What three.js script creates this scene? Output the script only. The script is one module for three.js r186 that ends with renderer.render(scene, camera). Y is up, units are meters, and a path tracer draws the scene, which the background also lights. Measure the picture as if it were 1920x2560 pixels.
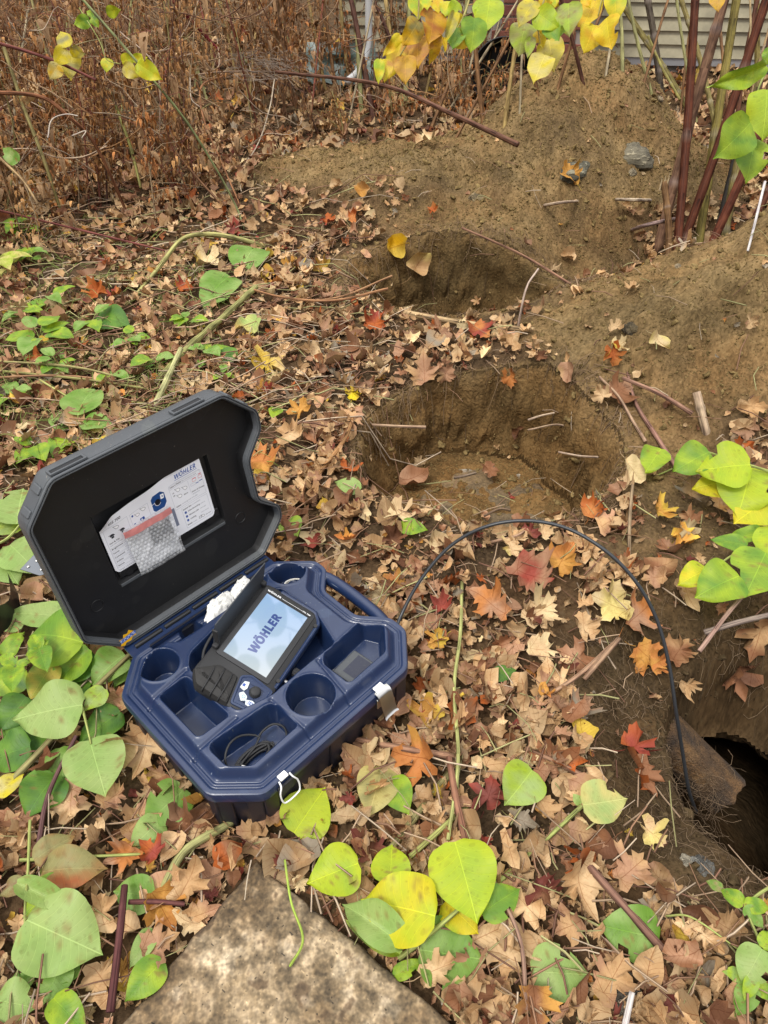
import * as THREE from 'three';
import { mergeGeometries, mergeVertices, toCreasedNormals } from 'three/addons/utils/BufferGeometryUtils.js';
import { RoundedBoxGeometry } from 'three/addons/geometries/RoundedBoxGeometry.js';

// ---------------------------------------------------------------- camera, sky, sun, exposure
const scene = new THREE.Scene();
const CAM_Y = 1.40, PITCH = 43 * Math.PI / 180, F = 1848;         // F: focal length in pixels of the 1920 x 2560 photograph
const camera = new THREE.PerspectiveCamera(69.4, 0.75, 0.03, 200);
camera.position.set(0, CAM_Y, 0);
camera.rotation.set(-PITCH, 0, 0);
{
  // an even overcast sky, brighter overhead
  const w = 64, h = 32, d = new Float32Array(w * h * 4);
  for (let j = 0; j < h; j++) for (let i = 0; i < w; i++) {
    const el = Math.sin(((j + 0.5) / h - 0.5) * Math.PI), k = (j * w + i) * 4;
    const L = el > 0 ? 0.28 + 1.32 * el * el : 0.16;
    d[k] = L * 1.0; d[k + 1] = L * 1.0; d[k + 2] = L * 1.03; d[k + 3] = 1;
  }
  const sky = new THREE.DataTexture(d, w, h, THREE.RGBAFormat, THREE.FloatType);
  sky.mapping = THREE.EquirectangularReflectionMapping; sky.magFilter = THREE.LinearFilter; sky.needsUpdate = true;
  scene.background = sky; scene.environment = sky;
}
const sun = new THREE.DirectionalLight(new THREE.Color(1.0, 0.965, 0.9), 1.5);
sun.position.set(-2.4, 6.2, 0.6); sun.target.position.set(0, 0, -2);
sun.castShadow = true; sun.shadow.radius = 24; sun.shadow.mapSize.set(2048, 2048);
Object.assign(sun.shadow.camera, { left: -7, right: 7, top: 7, bottom: -7, near: 0.5, far: 20 });
scene.add(sun, sun.target);
const renderer = new THREE.WebGLRenderer({ antialias: true });
renderer.toneMapping = THREE.LinearToneMapping;
renderer.toneMappingExposure = 1.78;
renderer.shadowMap.enabled = true;

// ---------------------------------------------------------------- helpers
let seed_ = 1;
function rng(s) { let a = s >>> 0; return () => { a = (a + 0x6D2B79F5) | 0; let t = Math.imul(a ^ (a >>> 15), 1 | a); t = (t + Math.imul(t ^ (t >>> 7), 61 | t)) ^ t; return ((t ^ (t >>> 14)) >>> 0) / 4294967296; }; }
const V = (x, y, z) => new THREE.Vector3(x, y, z);
const clamp = (x, a = 0, b = 1) => Math.min(b, Math.max(a, x));
const sst = (a, b, x) => { const t = clamp((x - a) / (b - a)); return t * t * (3 - 2 * t); };
const mix = (a, b, t) => a + (b - a) * t;
const mixc = (a, b, t) => [mix(a[0], b[0], t), mix(a[1], b[1], t), mix(a[2], b[2], t)];
const scl = (a, k) => [a[0] * k, a[1] * k, a[2] * k];
const rr = (R, a, b) => a + (b - a) * R();
function hash2(i, j) { let h = Math.imul(i, 374761393) + Math.imul(j, 668265263); h = Math.imul(h ^ (h >>> 13), 1274126177); return ((h ^ (h >>> 16)) >>> 0) / 4294967296; }
function vn(x, y) { const i = Math.floor(x), j = Math.floor(y); let u = x - i, v = y - j; u = u * u * (3 - 2 * u); v = v * v * (3 - 2 * v); return mix(mix(hash2(i, j), hash2(i + 1, j), u), mix(hash2(i, j + 1), hash2(i + 1, j + 1), u), v) * 2 - 1; }
function fbm(x, y, o = 4) { let s = 0, a = 0.5, t = 0; for (let k = 0; k < o; k++) { s += a * vn(x, y); t += a; x = x * 2.03 + 17.3; y = y * 2.03 + 9.1; a *= 0.5; } return s / t; }

const used = new Map();
function numbered(n) { const k = used.get(n) ?? 0; used.set(n, k + 1); return k ? n + '_' + String(k).padStart(3, '0') : n; }
function tag(o, label, category, group, kind) { if (label) o.userData.label = label; if (category) o.userData.category = category; if (group) o.userData.group = group; if (kind) o.userData.kind = kind; return o; }
function part(name, geo, mat, parent) { const m = new THREE.Mesh(geo, mat); m.name = name; m.castShadow = m.receiveShadow = true; parent.add(m); return m; }
function single(name, geo, mat, label, category, group, kind) { const m = part(numbered(name), geo, mat, scene); return tag(m, label, category, group, kind); }
function thing(name, label, category, group) { const g = new THREE.Group(); g.name = numbered(name); scene.add(g); return tag(g, label, category, group); }

// a builder that collects triangles with uv and colour
class MB {
  constructor() { this.p = []; this.u = []; this.c = []; this.i = []; }
  get n() { return this.p.length / 3; }
  v(x, y, z, c = [1, 1, 1], u = 0, w = 0) { this.p.push(x, y, z); this.c.push(c[0], c[1], c[2]); this.u.push(u, w); return this.n - 1; }
  t(a, b, c) { this.i.push(a, b, c); }
  q(a, b, c, d) { this.i.push(a, b, c, a, c, d); }
  geo() {
    const g = new THREE.BufferGeometry();
    g.setAttribute('position', new THREE.Float32BufferAttribute(this.p, 3));
    g.setAttribute('uv', new THREE.Float32BufferAttribute(this.u, 2));
    g.setAttribute('color', new THREE.Float32BufferAttribute(this.c, 3));
    g.setIndex(this.i); g.computeVertexNormals(); return g;
  }
}
function smoothPath(pts, per = 6) { const c = new THREE.CatmullRomCurve3(pts, false, 'centripetal'); return c.getPoints((pts.length - 1) * per); }
// a tapering tube along pts; rad(t) or number; col(t) or colour
function tube(mb, pts, rad, col = [1, 1, 1], seg = 6, caps = true) {
  const n = pts.length, R = typeof rad === 'function' ? rad : () => rad, C = typeof col === 'function' ? col : () => col;
  let N = V(0, 1, 0); const T = V(), B = V(), s0 = mb.n; let len = 0;
  for (let k = 0; k < n; k++) {
    T.subVectors(pts[Math.min(n - 1, k + 1)], pts[Math.max(0, k - 1)]).normalize();
    if (k === 0) { N = Math.abs(T.y) > 0.9 ? V(1, 0, 0) : V(0, 1, 0); }
    N.addScaledVector(T, -N.dot(T)).normalize(); B.crossVectors(T, N);
    if (k) len += pts[k].distanceTo(pts[k - 1]);
    const t = n > 1 ? k / (n - 1) : 0, r = R(t), c = C(t);
    for (let s = 0; s < seg; s++) { const a = s / seg * Math.PI * 2, ca = Math.cos(a) * r, sa = Math.sin(a) * r, p = pts[k];
      mb.v(p.x + N.x * ca + B.x * sa, p.y + N.y * ca + B.y * sa, p.z + N.z * ca + B.z * sa, c, s / seg, len); }
  }
  for (let k = 0; k < n - 1; k++) for (let s = 0; s < seg; s++) { const a = s0 + k * seg + s, b = s0 + k * seg + (s + 1) % seg; mb.q(a, b, b + seg, a + seg); }
  if (caps) for (const k of [0, n - 1]) { const c = mb.v(pts[k].x, pts[k].y, pts[k].z, C(k ? 1 : 0), 0.5, 0); for (let s = 0; s < seg; s++) { const a = s0 + k * seg + s, b = s0 + k * seg + (s + 1) % seg; k ? mb.t(a, b, c) : mb.t(b, a, c); } }
  return mb;
}
// ray of a photograph pixel, and the point on it at height y
const CP = Math.cos(PITCH), SP = Math.sin(PITCH);
function ray(u, v) { const X = (u - 960) / F, Y = -(v - 1280) / F; return V(X, Y * CP - SP, -CP - Y * SP); }
function at(u, v, y = 0) { const d = ray(u, v), t = (y - CAM_Y) / d.y; return V(d.x * t, y, d.z * t); }
function atDepth(u, v, depth) { const d = ray(u, v); return V(d.x * depth, CAM_Y + d.y * depth, d.z * depth); }
function depthOf(p) { return (CAM_Y - p.y) * SP - p.z * CP; }
function proj(p) { const dp = depthOf(p), up = (p.y - CAM_Y) * CP - p.z * SP; return [960 + F * p.x / dp, 1280 - F * up / dp, dp]; }

// ---------------------------------------------------------------- the lie of the land
const CASE_O = V(-0.56511, 0, -0.8625), CASE_YAW = 45.715 * Math.PI / 180, CE = [Math.cos(CASE_YAW), -Math.sin(CASE_YAW)], CN = [Math.sin(CASE_YAW), Math.cos(CASE_YAW)];
function caseLocal(x, z) { const dx = x - CASE_O.x, dz = z - CASE_O.z; return [dx * CE[0] + dz * CE[1], dx * CN[0] + dz * CN[1]]; }
const SLAB_C = at(640, 2150, 0.035), SLAB_L = at(300, 2560, 0.035), SLAB_YAW = Math.atan2(SLAB_L.x - SLAB_C.x, SLAB_L.z - SLAB_C.z);
function slabLocal(x, z) { const dx = x - SLAB_C.x, dz = z - SLAB_C.z, s = Math.sin(SLAB_YAW), c = Math.cos(SLAB_YAW); return [dx * s + dz * c, dx * c - dz * s]; } // both grow into the slab
function ell(x, z, cx, cz, rx, rz, rot = 0) { const c = Math.cos(rot), s = Math.sin(rot), dx = x - cx, dz = z - cz; return Math.hypot((dx * c + dz * s) / rx, (-dx * s + dz * c) / rz); }
const gauss = (r, p = 2) => Math.exp(-Math.pow(r, p));
function mounds(x, z) {
  const w = 0.10 * fbm(x * 2.1, z * 2.1, 2), xx = x + w, zz = z + 0.10 * fbm(x * 2.1 + 40, z * 2.1, 2);
  const m1 = 0.50 * gauss(ell(xx, zz, 1.03, -4.20, 0.47, 0.54, 0.1), 2.4) + 0.13 * gauss(ell(xx, zz, 1.5, -4.0, 0.5, 0.5), 2);
  const ridge = 0.20 * gauss(ell(xx, zz, 0.0, -3.90, 0.84, 0.34, -0.04), 2.6);
  const m2 = 0.52 * gauss(ell(xx, zz, 1.62, -2.46, 0.80, 0.47, -0.30), 2.3) + 0.06 * gauss(ell(xx, zz, 0.78, -2.40, 0.42, 0.34), 2);
  const apron = 0.07 * gauss(ell(xx, zz, 0.45, -3.55, 0.7, 0.4), 2) - 0.20 * gauss(ell(xx, zz, 1.30, -3.22, 0.6, 0.26, -0.25), 2);
  return [m1, ridge, m2, apron];
}
function holeR(x, z) {
  const n = 0.15 * fbm(x * 3.6 + 3, z * 3.6, 3) + 0.03 * fbm(x * 15, z * 15, 2);
  return [ell(x, z, 0.325, -1.80, 0.385, 0.375) + n, ell(x, z, 0.34, -2.93, 0.49, 0.34, 0.12) + n, ell(x, z, 1.00, -0.82, 0.50, 0.38, 0.25) + n * 1.2, ell(x, z, 0.855, -0.83, 0.175, 0.225, 0.3) + n * 0.25];
}
const pitR = (x, z) => ell(x, z, 0.855, -0.83, 0.175, 0.225, 0.3);
// how much bare dug soil there is at a spot, 0..1
function soilAt(x, z) {
  const [m1, rd, m2, ap] = mounds(x, z), [ha, hb, hc] = holeR(x, z);
  let s = Math.max(sst(0.05, 0.12, m1 + rd * 0.8 + ap * 0.3), sst(0.06, 0.13, m2));
  s = Math.max(s, 1 - sst(1.0, 1.10, ha), 1 - sst(1.0, 1.22, hb), 1 - sst(0.95, 1.30, hc));
  s = Math.max(s, 0.9 * gauss(ell(x, z, 0.62, -3.35, 0.62, 0.32), 4), 0.8 * gauss(ell(x, z, 0.75, -1.85, 0.26, 0.40), 4), 0.5 * gauss(ell(x, z, 0.78, -1.25, 0.26, 0.28), 4));
  return clamp(s + 0.25 * fbm(x * 5, z * 5, 3) * (s > 0.05 ? 1 : 0));
}
function H(x, z) {
  const [m1, rd, m2, ap] = mounds(x, z), [ha, hb, hc, hd] = holeR(x, z), m = m1 + rd + m2 + ap, far = sst(-0.2, -6, z);
  let y = 0.018 * fbm(x * 1.3, z * 1.3, 3) + 0.006 * fbm(x * 9, z * 9, 3) + m;
  const soil = sst(0.02, 0.12, m);
  y += soil * (0.055 * fbm(x * 5 + 5, z * 5, 4) + 0.026 * Math.abs(fbm(x * 15, z * 15, 3)) + 0.012 * fbm(x * 38, z * 38, 2));
  const flat = 1 - sst(0.0, 0.14, Math.max(0, Math.max(...(([a, b]) => [-a, a - 0.51, -b, b - 0.425])(caseLocal(x, z)))));
  const [sa, sb] = slabLocal(x, z), fs = sst(-0.14, 0.0, Math.min(sa, sb));
  y = mix(y, 0.0, Math.max(flat, fs));
  const rough = 0.016 * fbm(x * 14, z * 14, 3);
  const wa = 1 - sst(0.80, 1.02, ha), wb = 1 - sst(0.64, 1.03, hb), wd = 1 - sst(0.90, 1.30, hd);
  y = mix(y, -0.27 + rough * 0.7, wa);
  y = mix(y, -0.30 + rough * 1.4 + 0.05 * sst(0.3, 0.7, x), wb);
    y -= 0.20 * (1 - sst(0.25, 1.45, hc)); y = mix(y, -0.36 + rough, wd);                 // the ground sags towards the pipe hole
  return y;
}
function nrm(x, z, e = 0.02) { return V(H(x - e, z) - H(x + e, z), 2 * e, H(x, z - e) - H(x, z + e)).normalize(); }
// where the ray of a photograph pixel meets the ground
function G(u, v, lift = 0) {
  const d = ray(u, v); let t0 = 0.4, t1 = 0.4;
  for (let k = 0; k < 700; k++) { t1 = t0 + 0.015 + t0 * 0.004; if (CAM_Y + d.y * t1 < H(d.x * t1, d.z * t1) + lift) break; t0 = t1; }
  for (let k = 0; k < 12; k++) { const tm = (t0 + t1) / 2; if (CAM_Y + d.y * tm < H(d.x * tm, d.z * tm) + lift) t1 = tm; else t0 = tm; }
  return V(d.x * t1, CAM_Y + d.y * t1, d.z * t1);
}

// ---------------------------------------------------------------- textures
function canvasTex(w, h, draw, srgb = true) {
  const c = document.createElement('canvas'); c.width = w; c.height = h; draw(c.getContext('2d'), w, h);
  const t = new THREE.CanvasTexture(c); if (srgb) t.colorSpace = THREE.SRGBColorSpace; t.wrapS = t.wrapT = THREE.RepeatWrapping; t.magFilter = THREE.LinearFilter; return t;
}
function dataTex(n, f, srgb) {
  const d = new Uint8Array(n * n * 4);
  for (let j = 0; j < n; j++) for (let i = 0; i < n; i++) { const c = f(i / n, j / n, i, j), k = (j * n + i) * 4; d[k] = clamp(c[0]) * 255; d[k + 1] = clamp(c[1]) * 255; d[k + 2] = clamp(c[2]) * 255; d[k + 3] = 255; }
  const t = new THREE.DataTexture(d, n, n); if (srgb) t.colorSpace = THREE.SRGBColorSpace; t.wrapS = t.wrapT = THREE.RepeatWrapping; t.magFilter = THREE.LinearFilter; t.needsUpdate = true; return t;
}
// tiling noise
function tn(x, y, per, s) { const i = Math.floor(x), j = Math.floor(y); let u = x - i, v = y - j; u = u * u * (3 - 2 * u); v = v * v * (3 - 2 * v); const m = (q) => ((q % per) + per) % per; return mix(mix(hash2(m(i) + s, m(j)), hash2(m(i + 1) + s, m(j)), u), mix(hash2(m(i) + s, m(j + 1)), hash2(m(i + 1) + s, m(j + 1)), u), v); }
function tf(u, v, per, o, s) { let a = 0.5, r = 0, t = 0; for (let k = 0; k < o; k++) { r += a * tn(u * per, v * per, per, s + k * 131); t += a; a *= 0.55; per *= 2; } return r / t; }
const soilH = (u, v) => { const a = tf(u, v, 14, 6, 7), b = tf(u, v, 60, 4, 91); return clamp(0.55 * a + 0.45 * Math.abs(b * 2 - 1) * 0.9 + 0.12); };
const soilMap = dataTex(768, (u, v) => {
  const h = tf(u, v, 10, 6, 7), f = tf(u, v, 120, 3, 33), g = tf(u, v, 5, 3, 55); let k = 0.84 + 0.45 * (h - 0.5) + 0.42 * (f - 0.5);
  const peb = tn(u * 150, v * 150, 150, 401); if (peb > 0.93) k += 0.28; else if (peb < 0.06) k -= 0.2;
  const r = 1 + 0.10 * (g - 0.5); return [k * r * 1.02, k, k * (2 - r) * 0.98];
}, true);
const soilBump = dataTex(768, (u, v) => { const k = 0.6 * tf(u, v, 18, 6, 7) + 0.4 * tf(u, v, 90, 3, 133); return [k, k, k]; }, false);

// leaf prints: left half of the sheet is a maple blade, right half an ovate one
const M_HALF = [[0, 0.03], [0.10, -0.02], [0.20, 0.03], [0.40, -0.02], [0.35, 0.11], [0.44, 0.20], [0.30, 0.26], [0.47, 0.36], [0.63, 0.43], [0.51, 0.48], [0.54, 0.62], [0.37, 0.55], [0.20, 0.50], [0.19, 0.62], [0.28, 0.73], [0.14, 0.77], [0.09, 0.88], [0, 1.02]];
const O_HALF = [[0, 0.0], [0.14, -0.015], [0.27, 0.03], [0.36, 0.12], [0.405, 0.24], [0.415, 0.37], [0.385, 0.51], [0.315, 0.66], [0.21, 0.80], [0.10, 0.91], [0.035, 0.97], [0, 1.03]];
function leafSheet(ctx, w, h, bg, line, dark, R) {
  ctx.fillStyle = bg; ctx.fillRect(0, 0, w, h);
  for (let k = 0; k < 700; k++) { const r = 2 + 22 * R() * R(); ctx.globalAlpha = 0.05 + 0.10 * R(); ctx.fillStyle = R() < 0.6 ? dark : '#ffffff'; ctx.beginPath(); ctx.ellipse(R() * w, R() * h, r, r * (0.4 + R()), R() * 3, 0, 7); ctx.fill(); }
  for (let k = 0; k < 260; k++) { const r = 0.6 + 1.8 * R(); ctx.globalAlpha = 0.25 + 0.3 * R(); ctx.fillStyle = dark; ctx.beginPath(); ctx.arc(R() * w, R() * h, r, 0, 7); ctx.fill(); }
  ctx.strokeStyle = line; ctx.lineCap = 'round';
  const X = (x, o) => o + (x / 1.4 + 0.5) * w / 2, Y = (y) => h - (y / 1.15 + 0.065) * h;
  const stroke = (a, b, o, lw, al, bend = 0) => { ctx.globalAlpha = al; ctx.lineWidth = lw; ctx.beginPath(); ctx.moveTo(X(a[0], o), Y(a[1])); const mx = (a[0] + b[0]) / 2 + (b[1] - a[1]) * bend, my = (a[1] + b[1]) / 2 - (b[0] - a[0]) * bend; ctx.quadraticCurveTo(X(mx, o), Y(my), X(b[0], o), Y(b[1])); ctx.stroke(); };
  for (const [tx, ty] of [[0, 1.02], [0.63, 0.43], [-0.63, 0.43], [0.40, -0.02], [-0.40, -0.02]]) {
    stroke([0, 0.03], [tx, ty], 0, 4, 0.9);
    for (let k = 1; k < 6; k++) { const t = k / 6.2, px = tx * t, py = 0.03 + (ty - 0.03) * t, l = 0.26 * (1 - t * 0.75), an = Math.atan2(ty - 0.03, tx); for (const s of [-1, 1]) stroke([px, py], [px + Math.cos(an + s * 0.75) * l, py + Math.sin(an + s * 0.75) * l], 0, 1.6, 0.6); }
  }
  stroke([0, 0], [0, 1.03], w / 2, 5, 0.95);
  for (let k = 0; k < 8; k++) for (const s of [-1, 1]) { const t = 0.04 + k * 0.105 + (s > 0 ? 0.02 : 0); stroke([0, t], [s * 0.40 * Math.sin(Math.min(1, 0.45 + t) * 2.2) * 1.0, t + 0.17], w / 2, 2.2, 0.75, -s * 0.18); }
  for (let k = 0; k < 300; k++) { const x = (R() - 0.5) * 0.8, y = R(); stroke([x, y], [x + (R() - 0.5) * 0.08, y + (R() - 0.5) * 0.05], R() < 0.5 ? 0 : w / 2, 0.8, 0.25); }
  ctx.globalAlpha = 1;
}
const leafMap = canvasTex(1024, 512, (c, w, h) => leafSheet(c, w, h, '#dedfd8', '#ffffff', '#7a6c50', rng(11)));
const dryMap = canvasTex(1024, 512, (c, w, h) => leafSheet(c, w, h, '#dedad6', '#b9a090', '#8d7567', rng(12)));
const leafBump = canvasTex(1024, 512, (c, w, h) => leafSheet(c, w, h, '#a0a0a0', '#505050', '#808080', rng(13)), false);
const UVX = (x, kind) => (x / 1.4 + 0.5) / 2 + (kind === 'o' ? 0.5 : 0), UVY = (y) => y / 1.15 + 0.065;

// ---------------------------------------------------------------- materials shared by many
const STD = (o) => new THREE.MeshStandardMaterial(o), PHY = (o) => new THREE.MeshPhysicalMaterial(o);
const rgb = (r, g, b) => new THREE.Color().setRGB(r, g, b);
const M = {
  soil: PHY({ specularIntensity: 0.12, vertexColors: true, map: soilMap, bumpMap: soilBump, bumpScale: 0.012, roughness: 0.95, side: THREE.DoubleSide }),
  clod: STD({ vertexColors: true, map: soilMap, bumpMap: soilBump, bumpScale: 0.003, roughness: 0.96 }),
  dryLeaf: PHY({ vertexColors: true, map: dryMap, bumpMap: leafBump, bumpScale: 0.0012, roughness: 0.62, side: THREE.DoubleSide, transmission: 0.10, thickness: 0 }),
  leaf: PHY({ vertexColors: true, map: leafMap, bumpMap: leafBump, bumpScale: 0.0011, roughness: 0.48, side: THREE.DoubleSide, transmission: 0.22, thickness: 0 }),
  stem: PHY({ specularIntensity: 0.16, vertexColors: true, map: null, roughness: 0.55 }),
  bark: PHY({ specularIntensity: 0.25, vertexColors: true, roughness: 0.8 }),
};
M.stem.map = M.bark.map = dataTex(256, (u, v) => { const a = tf(u, v * 0.12 + 0.3, 24, 3, 81), b = tf(u, v, 6, 5, 82), s = tn(u * 60, v * 90, 60, 83); let k = 0.80 + 0.7 * (a - 0.5) + 0.6 * (b - 0.5); if (s > 0.95) k += 0.25; if (s < 0.05) k -= 0.25; return [k, k * (0.98 + 0.06 * (b - 0.5)), k]; }, true); M.stem.map.repeat.set(1, 4);
M.leaf.transmission = 0.36; M.leaf.roughness = 0.5; M.leaf.specularIntensity = 0.45; M.dryLeaf.specularIntensity = 0.3;

// ---------------------------------------------------------------- ground
{
  // grid lines, dense where the photograph looks closely
  const lines = (a, b, step) => { const out = []; let x = a; while (x < b) { out.push(x); x += step(x); } out.push(b); return out; };
  const xs = lines(-40, 40, (x) => { const d = Math.max(0, Math.abs(x - 0.1) - 2.3); return (x > -0.13 && x < 0.8 ? 0.0066 : 0.0095) + (Math.abs(x) > 1.2 ? 0.006 : 0) + d * 0.12; });
  const zs = lines(-60, 8, (z) => { const d = Math.max(0, -4.9 - z), e = Math.max(0, z + 0.2); return (z > -2.26 && z < -1.36 ? 0.0066 : z > -3.4 && z < -2.5 ? 0.0085 : 0.0085 + 0.0022 * Math.max(0, -z - 1)) + (d + e) * 0.12; });
  const nx = xs.length, nz = zs.length, pos = new Float32Array(nx * nz * 3), uv = new Float32Array(nx * nz * 2), col = new Float32Array(nx * nz * 3);
  for (let j = 0, k = 0; j < nz; j++) for (let i = 0; i < nx; i++, k++) {
    const x = xs[i], z = zs[j], inner = Math.abs(x) < 8 && z > -12 && z < 2;
    const y = inner ? H(x, z) : 0.02 * fbm(x, z, 2);
    const wob = inner ? 0.006 * fbm(x * 30, z * 30, 2) : 0;
    const hq = inner ? holeR(x, z) : [9, 9, 9, 9], steep = Math.max(sst(0.76, 0.90, hq[0]) * (1 - sst(0.90, 1.04, hq[0])), sst(0.60, 0.80, hq[1]) * (1 - sst(0.86, 1.04, hq[1])));
    const hcx = hq[0] < 1.1 ? 0.325 : 0.34, hcz = hq[0] < 1.1 ? -1.8 : -2.93, han = Math.atan2(z - hcz, x - hcx), hl = Math.hypot(x - hcx, z - hcz) + 1e-6, hoff = steep * (0.030 * fbm(han * 5 + 4, y * 14, 3) + 0.020 * fbm(han * 13, y * 36, 3));
    pos[k * 3] = x + wob + hoff * (x - hcx) / hl; pos[k * 3 + 1] = y + (inner ? 0.004 * vn(x * 60, z * 60) : 0) + steep * 0.012 * (hash2(i + 7, j) - 0.5); pos[k * 3 + 2] = z + hoff * (z - hcz) / hl;
    const hs = inner ? holeR(x, z) : [9, 9, 9, 9]; const wallA = hs[0] > 0.815 && hs[0] < 1.015, wallB = !wallA && hs[1] > 0.67 && hs[1] < 1.02, polar = wallA || wallB;
    uv[k * 2] = polar ? han / 6.2832 * 3 : x / 0.75; uv[k * 2 + 1] = polar ? (y + 0.6 * hl) / 0.75 : z / 0.75;
    const s = inner ? soilAt(x, z) : 0, p = 0.5 + 0.5 * fbm(x * 3.1, z * 3.1 + 7, 3), q = 0.5 + 0.5 * fbm(x * 7.5 + 30, z * 7.5, 3);
    let c = mixc([0.10, 0.064, 0.035], [0.245, 0.165, 0.076], s);         // dark leaf mould, and pale dug subsoil
    c = mixc(c, [0.25, 0.155, 0.072], 0.5 * sst(0.45, 0.85, p) * s); c = mixc(c, [0.145, 0.095, 0.047], 0.85 * sst(0.50, 0.9, q));
    const hc = hs[2], inHoles = Math.max(1 - sst(0.93, 1.03, hs[0] + 0.05 * (q - 0.5)), 1 - sst(0.93, 1.05, hs[1] + 0.05 * (q - 0.5))); c = mixc(c, mixc([0.15, 0.098, 0.042], [0.20, 0.118, 0.046], sst(0.35, 0.7, p)), inHoles); c = mixc(c, [0.07, 0.046, 0.024], 0.92 * (1 - sst(0.9, 1.6, hc + 0.2 * (q - 0.5))));    // darker inside both holes; shade of the pipe hole painted into its earth
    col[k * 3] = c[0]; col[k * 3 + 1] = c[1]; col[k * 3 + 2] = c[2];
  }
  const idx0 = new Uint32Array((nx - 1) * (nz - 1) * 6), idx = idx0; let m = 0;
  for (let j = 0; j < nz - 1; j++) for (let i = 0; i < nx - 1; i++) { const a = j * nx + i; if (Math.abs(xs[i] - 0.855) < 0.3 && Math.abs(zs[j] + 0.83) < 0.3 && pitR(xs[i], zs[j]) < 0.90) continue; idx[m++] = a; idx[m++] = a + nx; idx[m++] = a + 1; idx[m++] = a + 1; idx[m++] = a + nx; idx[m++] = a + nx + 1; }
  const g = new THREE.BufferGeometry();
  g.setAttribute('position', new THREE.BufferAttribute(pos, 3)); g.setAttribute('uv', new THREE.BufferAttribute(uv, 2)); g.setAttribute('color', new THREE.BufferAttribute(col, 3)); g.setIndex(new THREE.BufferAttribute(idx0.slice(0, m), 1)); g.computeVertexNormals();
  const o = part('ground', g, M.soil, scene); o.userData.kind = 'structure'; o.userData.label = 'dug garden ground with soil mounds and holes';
  // cavity flares out unseen under the ground, shaped to keep the void dark
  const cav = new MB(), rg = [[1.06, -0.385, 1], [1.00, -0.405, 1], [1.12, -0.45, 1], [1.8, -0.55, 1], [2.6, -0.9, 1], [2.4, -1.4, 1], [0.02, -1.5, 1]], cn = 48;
  rg.forEach(([f, y], k) => { for (let i = 0; i < cn; i++) { const a = i / cn * 6.2832, c = Math.cos(0.3), s = Math.sin(0.3), ex = Math.cos(a) * 0.175 * f, ez = Math.sin(a) * 0.225 * f, x = 0.855 + ex * c - ez * s, z = -0.83 + ex * s + ez * c, j = 0.03 * fbm(a * 3, k, 3); cav.v(x + j * (k > 1 ? 1 : 0.3), y + j, z, [0.07, 0.046, 0.024], a * 0.25, y / 0.75 + f * 0.2); } });  // walls take the same shade-darkened earth colour
  for (let k = 0; k < rg.length - 1; k++) for (let i = 0; i < cn; i++) { const a = k * cn + i, b = k * cn + (i + 1) % cn; cav.q(a, b, b + cn, a + cn); }
  const cv = part('added_dark_cavity', cav.geo(), M.soil, scene); cv.userData.kind = 'structure';
  console.log('ground', nx, nz, nx * nz);
}
// ---------------------------------------------------------------- the equipment case
const CASE_H = 0.145;
// footprint, anticlockwise seen from above with x = along the hinge, y = away from it; the right side has a bay for the handle
const OUT = [[0.07, 0], [0.44, 0], [0.51, 0.07], [0.51, 0.105], [0.462, 0.15], [0.462, 0.252], [0.51, 0.31], [0.51, 0.355], [0.44, 0.425], [0.07, 0.425], [0, 0.355], [0, 0.07]];
function roundPoly(poly, r, k = 3) {
  const out = [], n = poly.length;
  for (let i = 0; i < n; i++) {
    const p = poly[i], a = poly[(i + n - 1) % n], b = poly[(i + 1) % n], la = Math.hypot(a[0] - p[0], a[1] - p[1]), lb = Math.hypot(b[0] - p[0], b[1] - p[1]), ra = Math.min(r, la * 0.45), rb = Math.min(r, lb * 0.45);
    const A = [p[0] + (a[0] - p[0]) / la * ra, p[1] + (a[1] - p[1]) / la * ra], B = [p[0] + (b[0] - p[0]) / lb * rb, p[1] + (b[1] - p[1]) / lb * rb];
    for (let j = 0; j <= k; j++) { const t = j / k; out.push([(1 - t) ** 2 * A[0] + 2 * t * (1 - t) * p[0] + t * t * B[0], (1 - t) ** 2 * A[1] + 2 * t * (1 - t) * p[1] + t * t * B[1]]); }
  }
  return out;
}
function inset(poly, d) {   // positive d shrinks an anticlockwise polygon
  const n = poly.length;
  return poly.map((p, i) => {
    const a = poly[(i + n - 1) % n], b = poly[(i + 1) % n], u = [p[0] - a[0], p[1] - a[1]], w = [b[0] - p[0], b[1] - p[1]], lu = Math.hypot(...u) || 1e-9, lw = Math.hypot(...w) || 1e-9;
    let nx = -u[1] / lu - w[1] / lw, ny = u[0] / lu + w[0] / lw; const l = Math.hypot(nx, ny) || 1; nx /= l; ny /= l;
    const k = Math.max(0.5, nx * -u[1] / lu + ny * u[0] / lu); return [p[0] + nx * d / k, p[1] + ny * d / k];
  });
}
function sdPoly(x, y, poly) {   // negative inside
  let d = 1e9, s = 1; const n = poly.length;
  for (let i = 0, j = n - 1; i < n; j = i++) {
    const a = poly[i], b = poly[j], ex = b[0] - a[0], ey = b[1] - a[1], wx = x - a[0], wy = y - a[1], t = clamp((wx * ex + wy * ey) / (ex * ex + ey * ey)), dx = wx - ex * t, dy = wy - ey * t;
    d = Math.min(d, dx * dx + dy * dy); const c1 = y >= a[1], c2 = y < b[1], c3 = ex * wy > ey * wx; if ((c1 && c2 && c3) || (!c1 && !c2 && !c3)) s = -s;
  }
  return s * Math.sqrt(d);
}
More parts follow.
